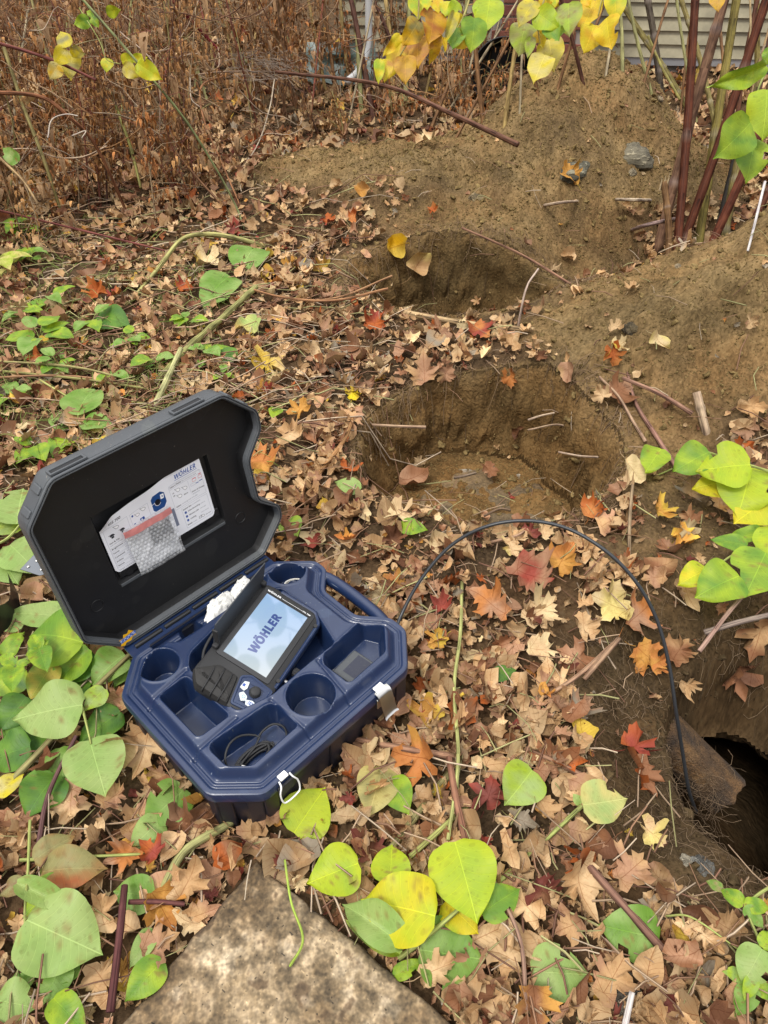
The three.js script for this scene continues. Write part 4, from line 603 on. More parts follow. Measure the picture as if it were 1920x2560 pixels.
// ---- leaves that stand out, placed one by one: u, v, size in photo pixels, kind, colour, second colour, direction of the tip in degrees, curl, label
const spotted = [];
const LEAVES = [
  [1397, 1428, 100, 'm', 'orange', 'amber', 60, 0.5, 'bright orange and yellow maple leaf lying beyond the cable arch'],
  [1224, 1537, 112, 'm', 'orange', 'pink', 150, 0.4, 'large peach orange maple leaf under the cable arch'],
  [1100, 1540, 66, 'm', 'maroon', 'red', 80, 0.6, 'dark crimson maple leaf right of the case handle'],
  [1346, 1550, 104, 'm', 'pale', 'cream', 30, 0.5, 'pale cream maple leaf in the middle of the cable arch'],
  [1451, 1594, 82, 'm', 'tan', 'pale', 100, 0.7, 'small pointed tan maple leaf below the pale cream one'],
  [1582, 1562, 116, 'm', 'pink', 'orange', 40, 0.4, 'pinkish orange maple leaf just left of the black cable'],
  [1093, 1623, 66, 'm', 'amber', 'yellow', 210, 0.5, 'small golden yellow maple leaf right of the steel latch'],
  [1703, 1495, 96, 'm', 'pale', 'tan', -60, 0.5, 'pale tan maple leaf right of the cable below the green sprig'],
  [1793, 1268, 66, 'm', 'amber', 'tan', 90, 0.4, 'tan and orange maple leaf lying against the yellowing sprig'],
  [1477, 1288, 74, 'm', 'rust', 'orange', 60, 0.8, 'rusty orange maple leaf at the right rim of the round hole'],
  [1029, 1217, 80, 'o', 'brown', 'pink', 20, 0.7, 'brown folded oval leaf on the left side of the round hole'],
  [1221, 1201, 50, 'm', 'brown', 'pink', -40, 0.6, 'small brown leaf on the floor of the round hole'],
  [1576, 1198, 84, 'o', 'cream', 'pale', -50, 1.2, 'curled pale oval leaf above the cable arch'],
  [1643, 1300, 66, 'm', 'yellow', 'amber', 10, 0.5, 'mustard yellow maple leaf left of the green sprig'],
  [1719, 1313, 62, 'm', 'tan', 'brown', 110, 0.8, 'tan upright leaf between the sprig and the mustard leaf'],
  [1438, 2227, 138, 'm', 'pale', 'tan', -70, 0.25, 'large flat pale tan maple leaf near the lower right'],
  [1566, 2195, 112, 'm', 'tan', 'pink', 40, 0.6, 'broad tan leaf with torn edge right of the large flat one'],
  [1620, 2102, 84, 'm', 'buff', 'pale', -40, 0.5, 'olive yellow maple leaf with a long stalk below the clay pipe'],
  [1218, 2010, 100, 'm', 'red', 'maroon', 70, 0.5, 'crimson red maple leaf between the broken stems'],
  [1045, 1920, 138, 'm', 'orange', 'amber', 170, 0.6, 'big orange and yellow maple leaf right of the case front'],
  [1595, 1965, 106, 'm', 'brown', 'rust', -60, 0.7, 'reddish brown leathery leaf left of the clay pipe'],
  [1582, 1882, 92, 'm', 'rust', 'red', 20, 0.7, 'shiny rust red leaf above the leathery one'],
  [1518, 2463, 118, 'm', 'pink', 'tan', 60, 0.5, 'pinkish tan maple leaf at the bottom right'],
  [1608, 2438, 90, 'o', 'pale', 'tan', 80, 1.0, 'curled pale oval leaf at the bottom right'],
  [1301, 2064, 68, 'm', 'grey', 'olive', -20, 0.5, 'grey green withered leaf below the crimson leaf'],
  [1358, 2042, 74, 'm', 'tan', 'amber', -60, 0.8, 'tan and yellow curled leaf below the folded green leaf'],
  [1180, 2419, 84, 'm', 'brown', 'pink', 100, 0.8, 'reddish brown crumpled leaf over the pale green leaf'],
  [1330, 2527, 96, 'm', 'amber', 'brown', -80, 0.7, 'yellow brown leaf at the bottom edge'],
  [370, 1883, 124, 'm', 'tan', 'pale', 250, 0.6, 'large tan maple leaf against the left flank of the case'],
  [300, 1905, 120, 'o', 'tan', 'pale', 240, 1.0, 'long curled tan leaf left of the case'],
  [353, 2062, 94, 'm', 'pink', 'tan', 60, 0.4, 'smooth salmon tan maple leaf resting on green leaves'],
  [190, 2033, 108, 'm', 'pale', 'pink', 260, 1.2, 'pale folded leaf standing on edge near the left border'],
  [301, 2010, 90, 'm', 'tan', 'pink', 40, 0.6, 'tan leaf left of the smooth salmon one'],
  [411, 2282, 104, 'm', 'orange', 'amber', 300, 0.6, 'orange leaf with dark spots left of the slab'],
  [480, 2225, 104, 'm', 'tan', 'pale', 60, 0.5, 'broad tan leaf against the left edge of the slab'],
  [579, 2150, 82, 'o', 'rust', 'brown', 30, 0.9, 'glossy chestnut leaf at the slab corner'],
  [266, 2456, 128, 'm', 'pale', 'tan', 120, 0.8, 'large pale curled leaf at the lower left'],
  [405, 2380, 98, 'm', 'tan', 'pink', 20, 0.6, 'tan leaf against the lower left edge of the slab'],
  [324, 2160, 88, 'm', 'pink', 'orange', 200, 0.6, 'salmon pink leaf above the orange spotted one'],
  [393, 2150, 66, 'm', 'red', 'rust', 140, 0.6, 'small red leaf above the slab'],
  [270, 2300, 86, 'm', 'tan', 'pale', 100, 0.7, 'tan leaf between the dark twigs'],
  [466, 742, 56, 'm', 'red', 'rust', 90, 0.6, 'scarlet maple leaf below the bent green stalk'],
  [417, 742, 62, 'm', 'pale', 'tan', 80, 0.5, 'pale tan leaf beside the scarlet leaf'],
  [246, 748, 62, 'm', 'orange', 'rust', 130, 0.5, 'orange leaf left of the bent green stalk'],
  [289, 751, 46, 'm', 'red', 'orange', 60, 0.6, 'small red leaf beside the orange one'],
  [521, 670, 76, 'm', 'cream', 'yellow', 240, 0.8, 'pale yellow folded leaf under the bent green stalk'],
  [625, 838, 62, 'o', 'buff', 'palegreen', 200, 0.2, 'round pale yellow green leaf lying flat in the middle left'],
  [883, 1003, 42, 'm', 'yellow', 'lemon', 70, 0.5, 'tiny bright yellow leaf near the round hole'],
  [752, 1046, 60, 'm', 'amber', 'orange', 40, 0.5, 'orange leaf left of the tiny bright yellow one'],
  [660, 1173, 86, 'm', 'orange', 'amber', 10, 0.4, 'orange tan maple leaf beside the lid notch'],
  [671, 930, 96, 'm', 'cream', 'yellow', -20, 0.4, 'pale yellow torn maple leaf above the case'],
  [937, 826, 66, 'm', 'red', 'rust', 70, 0.7, 'crimson leaf left of the back hole'],
  [729, 1115, 74, 'm', 'tan', 'pale', 160, 0.6, 'pale tan leaf above the lid notch'],
  [1060, 950, 86, 'm', 'tan', 'pink', 90, 0.5, 'tan leaf hanging over the left rim of the round hole'],
  [1112, 952, 60, 'm', 'pink', 'tan', 60, 0.6, 'pinkish leaf at the back rim of the round hole'],
  [1272, 962, 52, 'm', 'orange', 'pink', 60, 0.4, 'orange leaf stuck at the back rim of the round hole'],
  [1197, 843, 62, 'm', 'red', 'orange', -30, 0.8, 'red orange curled leaf below the tan cane'],
  [1417, 945, 50, 'o', 'pink', 'tan', -90, 0.3, 'dull tan oval leaf on the toe of the right mound'],
  [1420, 457, 58, 'm', 'amber', 'yellow', 120, 0.5, 'golden yellow maple leaf on the back mound'],
  [1081, 541, 34, 'm', 'orange', 'rust', 80, 0.6, 'small orange leaf on the low ridge'],
  [822, 570, 40, 'm', 'red', 'rust', 250, 0.5, 'red leaf at the foot of the low ridge'],
  [885, 562, 38, 'm', 'rust', 'orange', 70, 0.7, 'rust coloured leaf right of the red one'],
  [1573, 735, 40, 'm', 'tan', 'pale', 60, 1.0, 'tan curled leaf high on the right mound'],
  [1533, 838, 42, 'm', 'pale', 'tan', 10, 0.6, 'pale small leaf in the middle of the right mound'],
  [1866, 835, 38, 'm', 'pale', 'pink', 40, 0.6, 'pale small leaf on the right mound near the border'],
  [1643, 875, 60, 'o', 'buff', 'cream', -50, 1.3, 'curled yellowing leaf on the right mound'],
  [1527, 907, 60, 'm', 'orange', 'rust', -70, 0.8, 'orange leaf caught in twigs on the right mound'],
  [1538, 890, 50, 'm', 'cream', 'yellow', 30, 0.8, 'cream leaf above the orange one caught in twigs'],
  [1540, 1000, 90, 'm', 'brown', 'pink', 30, 0.5, 'large brown leaf under the twigs of the right mound'],
  [1498, 1014, 56, 'm', 'tan', 'pale', 120, 0.7, 'tan torn leaf left of the large brown one'],
  [985, 640, 66, 'o', 'yellow', 'gold', 200, 0.8, 'yellow curled leaf on the turf above the back hole'],
  [1044, 680, 70, 'o', 'buff', 'tan', 60, 1.3, 'rolled tan leaf on the turf left of the back hole'],
  [1070, 368, 60, 'm', 'cream', 'tan', 10, 0.4, 'cream leaf on top of the low ridge'],
  [905, 495, 44, 'o', 'tan', 'amber', 10, 0.5, 'tan leaf on the slope of the low ridge'],
  [1890, 1600, 120, 'm', 'brown', 'tan', 260, 0.6, 'brown maple leaf on the slope above the dark hole'],
  [1830, 1710, 100, 'm', 'brown', 'umber', 200, 0.7, 'dark brown withered leaf above the dark hole'],
  [1690, 1640, 80, 'm', 'tan', 'brown', 60, 0.7, 'tan brown leaf right of the black cable'],
  [1710, 1730, 64, 'm', 'tan', 'pale', -20, 0.9, 'ragged tan leaf right of the cable lower down'],
  [1445, 1790, 76, 'm', 'grey', 'pink', 60, 0.7, 'greyish folded leaf on the bare earth'],
  [1630, 1680, 56, 'm', 'orange', 'amber', 30, 0.8, 'orange curled leaf left of the black cable'],
  [160, 1740, 92, 'm', 'red', 'brown', -20, 0.7, 'deep red crumpled leaf on the green knotweed leaves'],
  [1275, 1100 + 300, 60, 'm', 'pale', 'buff', -60, 0.9, 'pale curled leaf at the near rim of the round hole'],
  [1330, 1462, 120, 'm', 'pink', 'red', -20, 0.4, 'red and pink leaf left of the bright orange one'],
  [1640, 1435, 90, 'o', 'tan', 'brown', 10, 2.0, 'long tan rolled leaf right of the cable arch'],
  [1625, 1470, 66, 'm', 'pink', 'tan', 190, 0.5, 'pinkish tan leaf below the long rolled one'],
  [1350, 1650, 84, 'm', 'cream', 'pale', -10, 0.6, 'cream leaf below the pale cream maple leaf'],
  [1520, 1540, 100, 'm', 'cream', 'buff', 160, 0.6, 'cream curled leaf left of the pinkish orange one'],
  [1610, 1655, 84, 'm', 'orange', 'amber', -40, 0.6, 'orange leaf beside the lower part of the cable'],
  [700, 1500 + 560, 70, 'm', 'tan', 'pink', 30, 0.6, 'tan leaf in front of the case'],
  [930, 2320, 60, 'm', 'pink', 'tan', 60, 0.8, 'small pinkish leaf at the right edge of the slab'],
  [1090, 2440, 100, 'm', 'tan', 'pale', 20, 0.6, 'tan leaf below the lime leaves right of the slab'],
  [1420, 2330, 90, 'm', 'pink', 'tan', 200, 0.6, 'pinkish leaf below the large flat tan one'],
  [78, 245, 62, 'm', 'cream', 'pale', -100, 0.7, 'pale cream dead leaf hanging in the thicket at left'],
  [605, 95, 40, 'm', 'red', 'orange', 200, 0.5, 'red leaf caught in the thicket'],
];
function leafAt(u, v, size, kind, col, col2, deg, curl, R, lift = 0.022) {
  const p = G(u, v), s = size * depthOf(p) / F * 1.12, d = deg * Math.PI / 180, q = G(u + Math.cos(d) * 12, v - Math.sin(d) * 12), dir = q.sub(p); if (dir.length() > 0.4) dir.set(Math.cos(d), 0, -Math.sin(d));
  const N = nrm(p.x, p.z, 0.05).lerp(V(0, 0.72, 0.7), 0.30).add(V((R() - 0.5) * 0.3, 0, (R() - 0.5) * 0.3)); const [X, Y, Z] = frameAt(p, dir.normalize(), N);
  const mb = new MB(), O = p.clone().addScaledVector(V(0, 1, 0), lift + 0.02 * R()), cre = [0, 1].map(() => { const ta = R() * 6.28, al = rr(R, 0.2, 1.0 + curl * 0.4); return [Math.cos(ta), Math.sin(ta), rr(R, 0.08, 0.3), Math.cos(al), Math.sin(al)]; });
  blade(mb, kind, s, V(0, 0, 0), X, Y, Z, PAL[col], { R, curl: curl * (R() < 0.75 ? 1 : -1) * 1.5, axis: rr(R, -0.8, 0.8), col2: PAL[col2], fold: rr(R, -0.15, 0.2), cup: rr(R, 0, 0.3), stalk: 0.6 + 0.6 * R(), wid: rr(R, 0.92, 1.08), perfect: R() < 0.25, tatter: 0.12, crease: cre, edge: 0.2, crinkle: 0.06 });
  spotted.push([p.x, p.z, s]); return [mb.geo(), O];
}
{
  const R = rng(2024);
  for (const [u, v, s, k, c, c2, deg, curl, label] of LEAVES) {
    let [g, O] = leafAt(u, v, s, k, c, c2, deg, curl, R);
    if (v < 300) { O = atDepth(u, v, u < 300 ? 3.4 : 5.0); }
    const o = single(k === 'm' ? 'maple_leaf' : 'fallen_leaf', g, M.dryLeaf, label, 'leaf', 'fallen leaves that stand out'); o.position.copy(O);
  }
}
// ---------------------------------------------------------------- green and yellow plants
const UPV = V(0, 1, 0);
function toCam(p) { return V(0, CAM_Y, 0).sub(p).normalize(); }
// a point from a table entry: [u, v] lies on the ground (lifted), [u, v, y] at height y
function pt(e, lift = 0.02) { return e.length > 2 ? at(e[0], e[1], e[2]) : G(e[0], e[1], lift).clone(); }
function addLeaf(parent, b, t, o, name = 'leaf') {
  const mb = new MB(), up = UPV.clone().multiplyScalar(o.flat ?? 0.6).addScaledVector(toCam(b), 1 - (o.flat ?? 0.6)); if (o.up) up.copy(o.up);
  if (b.y < 0.13 && b.z > -2) spotted.push([(b.x + t.x) / 2, (b.z + t.z) / 2, b.distanceTo(t) * 0.95]);
  ovate(mb, b, t, up.normalize(), o); return part(name, mb.geo(), M.leaf, parent);
}
function stemGeo(pts, r0, r1, col, seg = 7, per = 6, nodes = 0, nodeCol) {
  const P = smoothPath(pts, per), mb = new MB(), n = P.length;
  tube(mb, P, (t) => mix(r0, r1, t) * (nodes ? 1 + 0.22 * Math.exp(-((((t * nodes) % 1) - 0.5) ** 2) / 0.0016) : 1) * (1 + 0.04 * vn(t * 30, r0 * 999)), (t) => { let c = scl(col, 0.88 + 0.16 * vn(t * 23, r0 * 700) + 0.06 * vn(t * 90, 3)); if (nodes && nodeCol && Math.abs(((t * nodes) % 1) - 0.5) < 0.035) c = nodeCol; return c; }, seg); return mb.geo();
}
let lsd = 500;
function sprig(name, label, cat, stems, leaves, group) {
  const g = thing(name, label, cat, group); let o = null;
  for (const [pts, r0, r1, col] of stems) part('stem', stemGeo(pts.map((e) => (e.isVector3 ? e : pt(e))), r0, r1, col), M.stem, g);
  for (const [b, t, c, c2, opt] of leaves) { const R = rng(lsd++); const B = b.isVector3 ? b : pt(b, 0.035), T = t.isVector3 ? t : pt(t, 0.025); addLeaf(g, B, T, { R, col: PAL[c], col2: PAL[c2], bow: rr(R, 0.0, 0.14), fold: rr(R, 0.02, 0.28), wave: rr(R, 0.02, 0.08), ...(opt || {}) }); }
  return g;
}
const SG = [0.28, 0.34, 0.10], SL = [0.42, 0.48, 0.14], SO = [0.33, 0.30, 0.12];
sprig('knotweed_sprig', 'lime green knotweed sprig with large leaves right of the slab', 'plant', [[[[1122, 1935], [1040, 2040], [960, 2140], [890, 2200]], 0.0085, 0.006, SO], [[[997, 2396, 0.02], [1080, 2330, 0.05], [1144, 2275, 0.07], [1200, 2225, 0.04]], 0.005, 0.003, SL]], [
  [[1137, 2104, 0.10], [1192, 2305, 0.075], 'acid', 'lime', { wid: 1.12, bow: 0.05, fold: 0.06 }], [[1088, 2290, 0.09], [905, 2248, 0.055], 'acid', 'lemon', { wid: 1.1, bow: 0.04 }], [[975, 2212, 0.05], [980, 2112, 0.045], 'lime', 'acid', { wid: 1.2 }], [[896, 2158, 0.06], [770, 2208, 0.045], 'acid', 'lime', { wid: 1.15, bow: 0.03 }],
  [[1012, 2368, 0.06], [858, 2262, 0.045], 'back', 'palegreen', { wid: 0.62, fold: 0.5 }], [[1000, 2385, 0.05], [862, 2300, 0.04], 'palegreen', 'lime', { wid: 0.40, fold: 0.4 }], [[1050, 2375, 0.03], [1205, 2398, 0.03], 'back', 'green', { wid: 1.25, bow: 0.02 }], [[1205, 2284, 0.05], [1298, 2222, 0.05], 'green', 'lime', { wid: 0.9 }], [[1112, 2255, 0.05], [1196, 2335, 0.04], 'lemon', 'lime', {}], [[985, 2440, 0.02], [1060, 2400, 0.03], 'green', 'lime', { wid: 0.6 }]]);
for (const [nm, b, t, c, c2, opt] of [
  ['round pale green knotweed leaf lying flat at the bottom right', [1328, 2427], [1472, 2436], 'back', 'palegreen', { wid: 1.15, bow: 0.03 }], ['green knotweed leaf under the brown stick at lower right', [1648, 2345], [1497, 2312], 'green', 'back', { wid: 1.1, bow: 0.06 }],
  ['light green folded leaf below the cable on the litter', [1330, 1925, 0.05], [1262, 2012, 0.03], 'lime', 'palegreen', { wid: 1.25, fold: 0.45 }], ['olive yellow oval leaf right of the case front', [956, 1918], [922, 2040], 'buff', 'olive', { wid: 1.0, bow: 0.05 }], ['lime leaf tucked beside the olive yellow oval leaf', [975, 1948], [1022, 2035], 'lime', 'green', {}],
  ['bright lime leaf sticking out from under the case front corner', [735, 2082, 0.03], [812, 1970, 0.045], 'acid', 'lime', { wid: 1.25, bow: 0.03 }], ['green leaf partly under the smooth salmon leaf', [463, 1972], [362, 2066], 'back', 'green', { wid: 1.1 }], ['pale green leaf lower left of the case', [405, 2050], [326, 2122], 'back', 'palegreen', {}], ['grey green leaf behind the green stalk near the slab', [384, 2238], [285, 2228], 'back', 'green', { wid: 1.1 }],
  ['glossy green leaf at the lower left edge of the slab', [406, 2402, 0.04], [314, 2502, 0.03], 'green', 'lime', { wid: 0.9 }], ['pale green narrow leaf above the glossy green one', [384, 2325], [325, 2420], 'back', 'palegreen', { wid: 0.7 }], ['small green leaf behind the case lid', [553, 725, 0.03], [510, 772, 0.02], 'green', 'back', {}], ['green leaf with a red fallen leaf on it', [245, 790], [325, 815], 'deep', 'green', { wid: 0.9 }],
  ['green leaf hanging below the bent stalk', [575, 690, 0.05], [512, 760, 0.02], 'back', 'green', {}], ['two toned green leaf on the turf near the back', [636, 620, 0.05], [600, 690, 0.02], 'green', 'back', {}], ['small green leaf in the middle of the litter', [590, 895], [545, 880], 'green', 'deep', {}], ['small bright green leaf left of the round hole', [1000, 1225 + 90], [1068, 1325], 'green', 'lime', { wid: 0.8 }],
  ['green leaf at the left near rim of the round hole', [900, 1225], [838, 1205], 'palegreen', 'back', { wid: 0.8 }], ['small dark green leaf right of the case at the litter', [1232, 1690], [1290, 1675], 'deep', 'green', { wid: 0.8 }], ['light green small leaf beside the lid notch', [718, 1300], [745, 1340], 'lime', 'back', { wid: 1.2 }], ['bright green scrap right of the cream leaves', [695, 1020], [680, 1045], 'lime', 'green', {}]])
{ const R = rng(lsd++), mb = new MB(), B = pt(b, 0.030), T = pt(t, 0.030); const o = V().addVectors(B, T).multiplyScalar(0.5); ovate(mb, B.clone().sub(o), T.clone().sub(o), V(0, 0.8, 0.35).normalize(), { R, col: PAL[c], col2: PAL[c2], ...opt }); spotted.push([o.x, o.z, B.distanceTo(T)]); const m = single('green_leaf', mb.geo(), M.leaf, nm, 'leaf', 'loose green leaves'); m.position.copy(o); }
sprig('knotweed_sprig', 'pale knotweed leaf on a long green stalk left of the pipe', 'plant', [[[[1195, 2250], [1330, 2130], [1455, 2014, 0.05]], 0.0055, 0.0042, SL]], [[[1457, 2012, 0.055], [1566, 1996, 0.05], 'palegreen', 'buff', { wid: 1.15, bow: -0.03 }], [[1450, 2010, 0.05], [1432, 1984, 0.06], 'palegreen', 'back', {}]]);
// heap of uprooted knotweed at left
sprig('knotweed_sprig', 'olive knotweed stalk with broad leaves slanting along the left border', 'plant', [[[[-30, 2010, 0.03], [110, 1868, 0.05], [215, 1745, 0.07], [330, 1632, 0.06]], 0.0075, 0.0055, SO], [[[205, 1765, 0.07], [215, 1805, 0.08], [228, 1860, 0.07]], 0.003, 0.002, SL]], [
  [[206, 1762, 0.08], [36, 1800, 0.06], 'palegreen', 'back', { wid: 1.05, bow: 0.05 }], [[224, 1850, 0.07], [264, 1990, 0.05], 'palegreen', 'back', { wid: 1.18, bow: 0.02 }], [[262, 1722, 0.07], [210, 1778, 0.06], 'lime', 'palegreen', {}], [[300, 1778, 0.04], [200, 1856, 0.03], 'deep', 'green', { wid: 0.9 }], [[312, 1636, 0.06], [232, 1712, 0.04], 'back', 'green', { wid: 1.1, fold: 0.35 }], [[330, 1660, 0.04], [285, 1720, 0.03], 'green', 'back', { wid: 0.7 }]]);
sprig('knotweed_sprig', 'heap of dark green knotweed leaves left of the case hinge', 'plant', [[[[-40, 1690, 0.02], [60, 1650, 0.04], [200, 1600, 0.05]], 0.006, 0.004, SG]], [
  [[208, 1606, 0.09], [74, 1592, 0.06], 'green', 'lime', { wid: 1.15 }], [[222, 1622, 0.08], [130, 1720, 0.04], 'lime', 'green', { wid: 0.8, fold: 0.3 }], [[240, 1640, 0.06], [165, 1712, 0.03], 'deep', 'green', { wid: 0.9 }], [[134, 1656, 0.07], [74, 1750, 0.045], 'yellow', 'green', { wid: 0.95 }], [[66, 1742, 0.05], [2, 1826, 0.03], 'deep', 'green', { wid: 1.1 }], [[75, 1865, 0.05], [-30, 1905, 0.03], 'deep', 'green', { wid: 1.2 }], [[140, 1938, 0.03], [66, 2045, 0.025], 'deep', 'green', { wid: 1.25 }], [[100, 1790, 0.03], [-10, 1830, 0.02], 'deep', 'green', { wid: 1.1 }], [[200, 1680, 0.03], [120, 1790, 0.02], 'deep', 'green', {}], [[60, 1670, 0.05], [-20, 1740, 0.03], 'deep', 'lime', { wid: 1.2 }], [[150, 1870, 0.03], [160, 1960, 0.02], 'back', 'green', { wid: 0.9 }], [[10, 1640, 0.07], [60, 1580, 0.08], 'lime', 'green', { wid: 0.8 }], [[120, 1830, 0.03], [40, 1880, 0.02], 'green', 'deep', { wid: 1.2 }], [[-10, 1985, 0.04], [60, 1935, 0.04], 'lemon', 'buff', { wid: 0.9 }]]);
sprig('knotweed_sprig', 'pale undersides of knotweed leaves behind the lid at left', 'plant', [[[[-30, 1370, 0.06], [20, 1345, 0.09], [60, 1300, 0.10]], 0.004, 0.003, SL]], [
  [[42, 1310, 0.10], [58, 1222, 0.09], 'palegreen', 'back', { wid: 1.3 }], [[-10, 1335, 0.08], [45, 1262, 0.07], 'palegreen', 'lime', { wid: 1.1 }], [[25, 1362, 0.07], [95, 1432, 0.04], 'palegreen', 'back', { wid: 1.15 }], [[0, 1395, 0.04], [45, 1460, 0.03], 'back', 'palegreen', { wid: 1.1 }], [[165, 1540, 0.06], [24, 1532, 0.05], 'back', 'palegreen', { wid: 0.6 }], [[40, 1370, 0.05], [10, 1410, 0.03], 'green', 'lime', { wid: 0.7 }], [[60, 1555, 0.04], [0, 1570, 0.03], 'palegreen', 'back', {}]]);
{ // young bramble shoot
  const g = sprig('bramble_shoot', 'young bramble shoot with toothed leaflets at the left border', 'plant', [[[[20, 1700, 0.03], [70, 1650, 0.09], [98, 1622, 0.12]], 0.0025, 0.0018, SL]], []);
  for (const [b, t] of [[[98, 1622], [84, 1600]], [[98, 1622], [122, 1600]], [[98, 1622], [118, 1680]], [[96, 1625], [64, 1640]], [[100, 1622], [80, 1588]], [[40, 1660], [0, 1640]], [[42, 1664], [78, 1655]], [[38, 1668], [30, 1730]], [[36, 1670], [-10, 1700]]]) { const R = rng(lsd++); addLeaf(g, at(b[0], b[1], 0.12), at(t[0], t[1], 0.12), { R, col: PAL.green, col2: PAL.lime, fold: 0.25, wid: 0.85 }, 'leaflet'); } }
sprig('knotweed_sprig', 'big pale leaf and hanging seed stalks at the lower left', 'plant', [[[[75, 2050, 0.10], [70, 2180, 0.09], [62, 2290, 0.08], [70, 2420, 0.06]], 0.0028, 0.0016, SL], [[[62, 2285, 0.09], [66, 2298, 0.08]], 0.002, 0.002, SL]], [
  [[66, 2300, 0.08], [254, 2386, 0.05], 'palegreen', 'back', { wid: 1.15, bow: 0.02 }], [[42, 2208, 0.09], [200, 2280, 0.05], 'back', 'palegreen', { wid: 0.42, fold: 0.4 }], [[158, 2200, 0.05], [58, 2292, 0.03], 'green', 'lime', { wid: 0.9 }], [[160, 2400, 0.03], [108, 2510, 0.02], 'back', 'green', { wid: 1.1 }], [[-10, 2500, 0.04], [90, 2520, 0.03], 'back', 'palegreen', { wid: 1.3 }], [[134, 2495, 0.04], [215, 2580, 0.03], 'lime', 'green', { wid: 0.8 }], [[80, 2430, 0.03], [20, 2480, 0.02], 'back', 'green', {}], [[200, 2420, 0.02], [130, 2460, 0.02], 'green', 'back', { wid: 0.7 }]]);
sprig('autumn_leaf_pair', 'pair of olive leaves turning red on a thin green stem at left', 'plant', [[[[50, 2150, 0.04], [250, 2140, 0.045], [446, 2130, 0.03]], 0.0032, 0.0024, SL]], [[[105, 2180, 0.05], [268, 2172, 0.04], 'olive', 'rust', { wid: 0.85, wave: 0.05 }], [[86, 2150, 0.05], [188, 2090, 0.04], 'olive', 'rust', { wid: 0.85, wave: 0.05 }], [[60, 2200, 0.04], [0, 2240, 0.03], 'olive', 'brown', { wid: 0.9 }], [[110, 2160, 0.03], [150, 2215, 0.03], 'lime', 'olive', { wid: 0.6 }]]);
// sprig at the right border, above the pipe hole
sprig('knotweed_sprig', 'lime and yellow knotweed sprig at the right border below the mound', 'plant', [[[[1960, 1190, 0.18], [1880, 1165, 0.20], [1768, 1130, 0.18]], 0.004, 0.003, SL], [[[1960, 1420, 0.10], [1870, 1375, 0.14], [1780, 1420, 0.12]], 0.004, 0.0025, SL], [[[1690, 1168, 0.04], [1640, 1190, 0.03]], 0.003, 0.002, SL]], [
  [[1772, 1130, 0.19], [1682, 1180, 0.15], 'green', 'lime', { wid: 1.1 }], [[1875, 1162, 0.21], [1742, 1178, 0.17], 'lime', 'acid', { wid: 1.3, bow: 0.04 }], [[1858, 1206, 0.15], [1732, 1222, 0.12], 'acid', 'lemon', { wid: 1.05 }], [[1878, 1170, 0.18], [1842, 1296, 0.12], 'acid', 'lime', { wid: 1.25 }], [[1926, 1242, 0.16], [1836, 1308, 0.12], 'lemon', 'acid', { wid: 1.2 }], [[1652, 1122, 0.10], [1612, 1182, 0.08], 'lime', 'green', { wid: 0.95, wave: 0.08 }],
  [[1868, 1364, 0.13], [1778, 1349, 0.12], 'green', 'lime', { wid: 0.7 }], [[1848, 1440, 0.13], [1738, 1494, 0.10], 'lime', 'green', { wid: 1.15 }], [[1770, 1424, 0.12], [1695, 1462, 0.10], 'acid', 'lemon', { wid: 1.0 }], [[1914, 1382, 0.15], [1862, 1492, 0.11], 'lime', 'green', { wid: 1.2 }], [[1930, 1325, 0.15], [1914, 1420, 0.12], 'lime', 'acid', { wid: 0.9 }], [[1906, 1332, 0.13], [1816, 1349, 0.12], 'green', 'lime', { wid: 0.6 }]]);
sprig('weed_seedling', 'small green weed with toothed leaves in the lower right corner', 'plant', [[[[1950, 2200, 0.06], [1870, 2265, 0.05], [1900, 2370, 0.07], [1880, 2460, 0.05]], 0.003, 0.002, SL], [[[1665, 2290, 0.03], [1720, 2290, 0.05], [1858, 2382, 0.05]], 0.002, 0.0015, SL]], [
  [[1858, 2260, 0.06], [1802, 2225, 0.05], 'lime', 'green', { wid: 0.9 }], [[1806, 2222, 0.05], [1764, 2202, 0.05], 'green', 'olive', { wid: 0.8 }], [[1860, 2262, 0.06], [1925, 2270, 0.06], 'lime', 'green', { wid: 0.8 }], [[1862, 2266, 0.06], [1908, 2320, 0.05], 'back', 'green', { wid: 0.8 }], [[1905, 2372, 0.08], [1855, 2462, 0.05], 'back', 'palegreen', { wid: 1.1 }], [[1855, 2440, 0.05], [1806, 2428, 0.05], 'back', 'lime', { wid: 0.9 }], [[1880, 2462, 0.05], [1838, 2540, 0.04], 'green', 'back', { wid: 0.8 }], [[1890, 2460, 0.05], [1935, 2500, 0.05], 'green', 'lime', {}], [[1905, 2368, 0.08], [1930, 2330, 0.08], 'lime', 'green', {}], [[1885, 2440, 0.06], [1860, 2500, 0.05], 'lime', 'back', { wid: 0.7 }], [[1850, 2500, 0.03], [1815, 2550, 0.02], 'green', 'olive', {}]]);
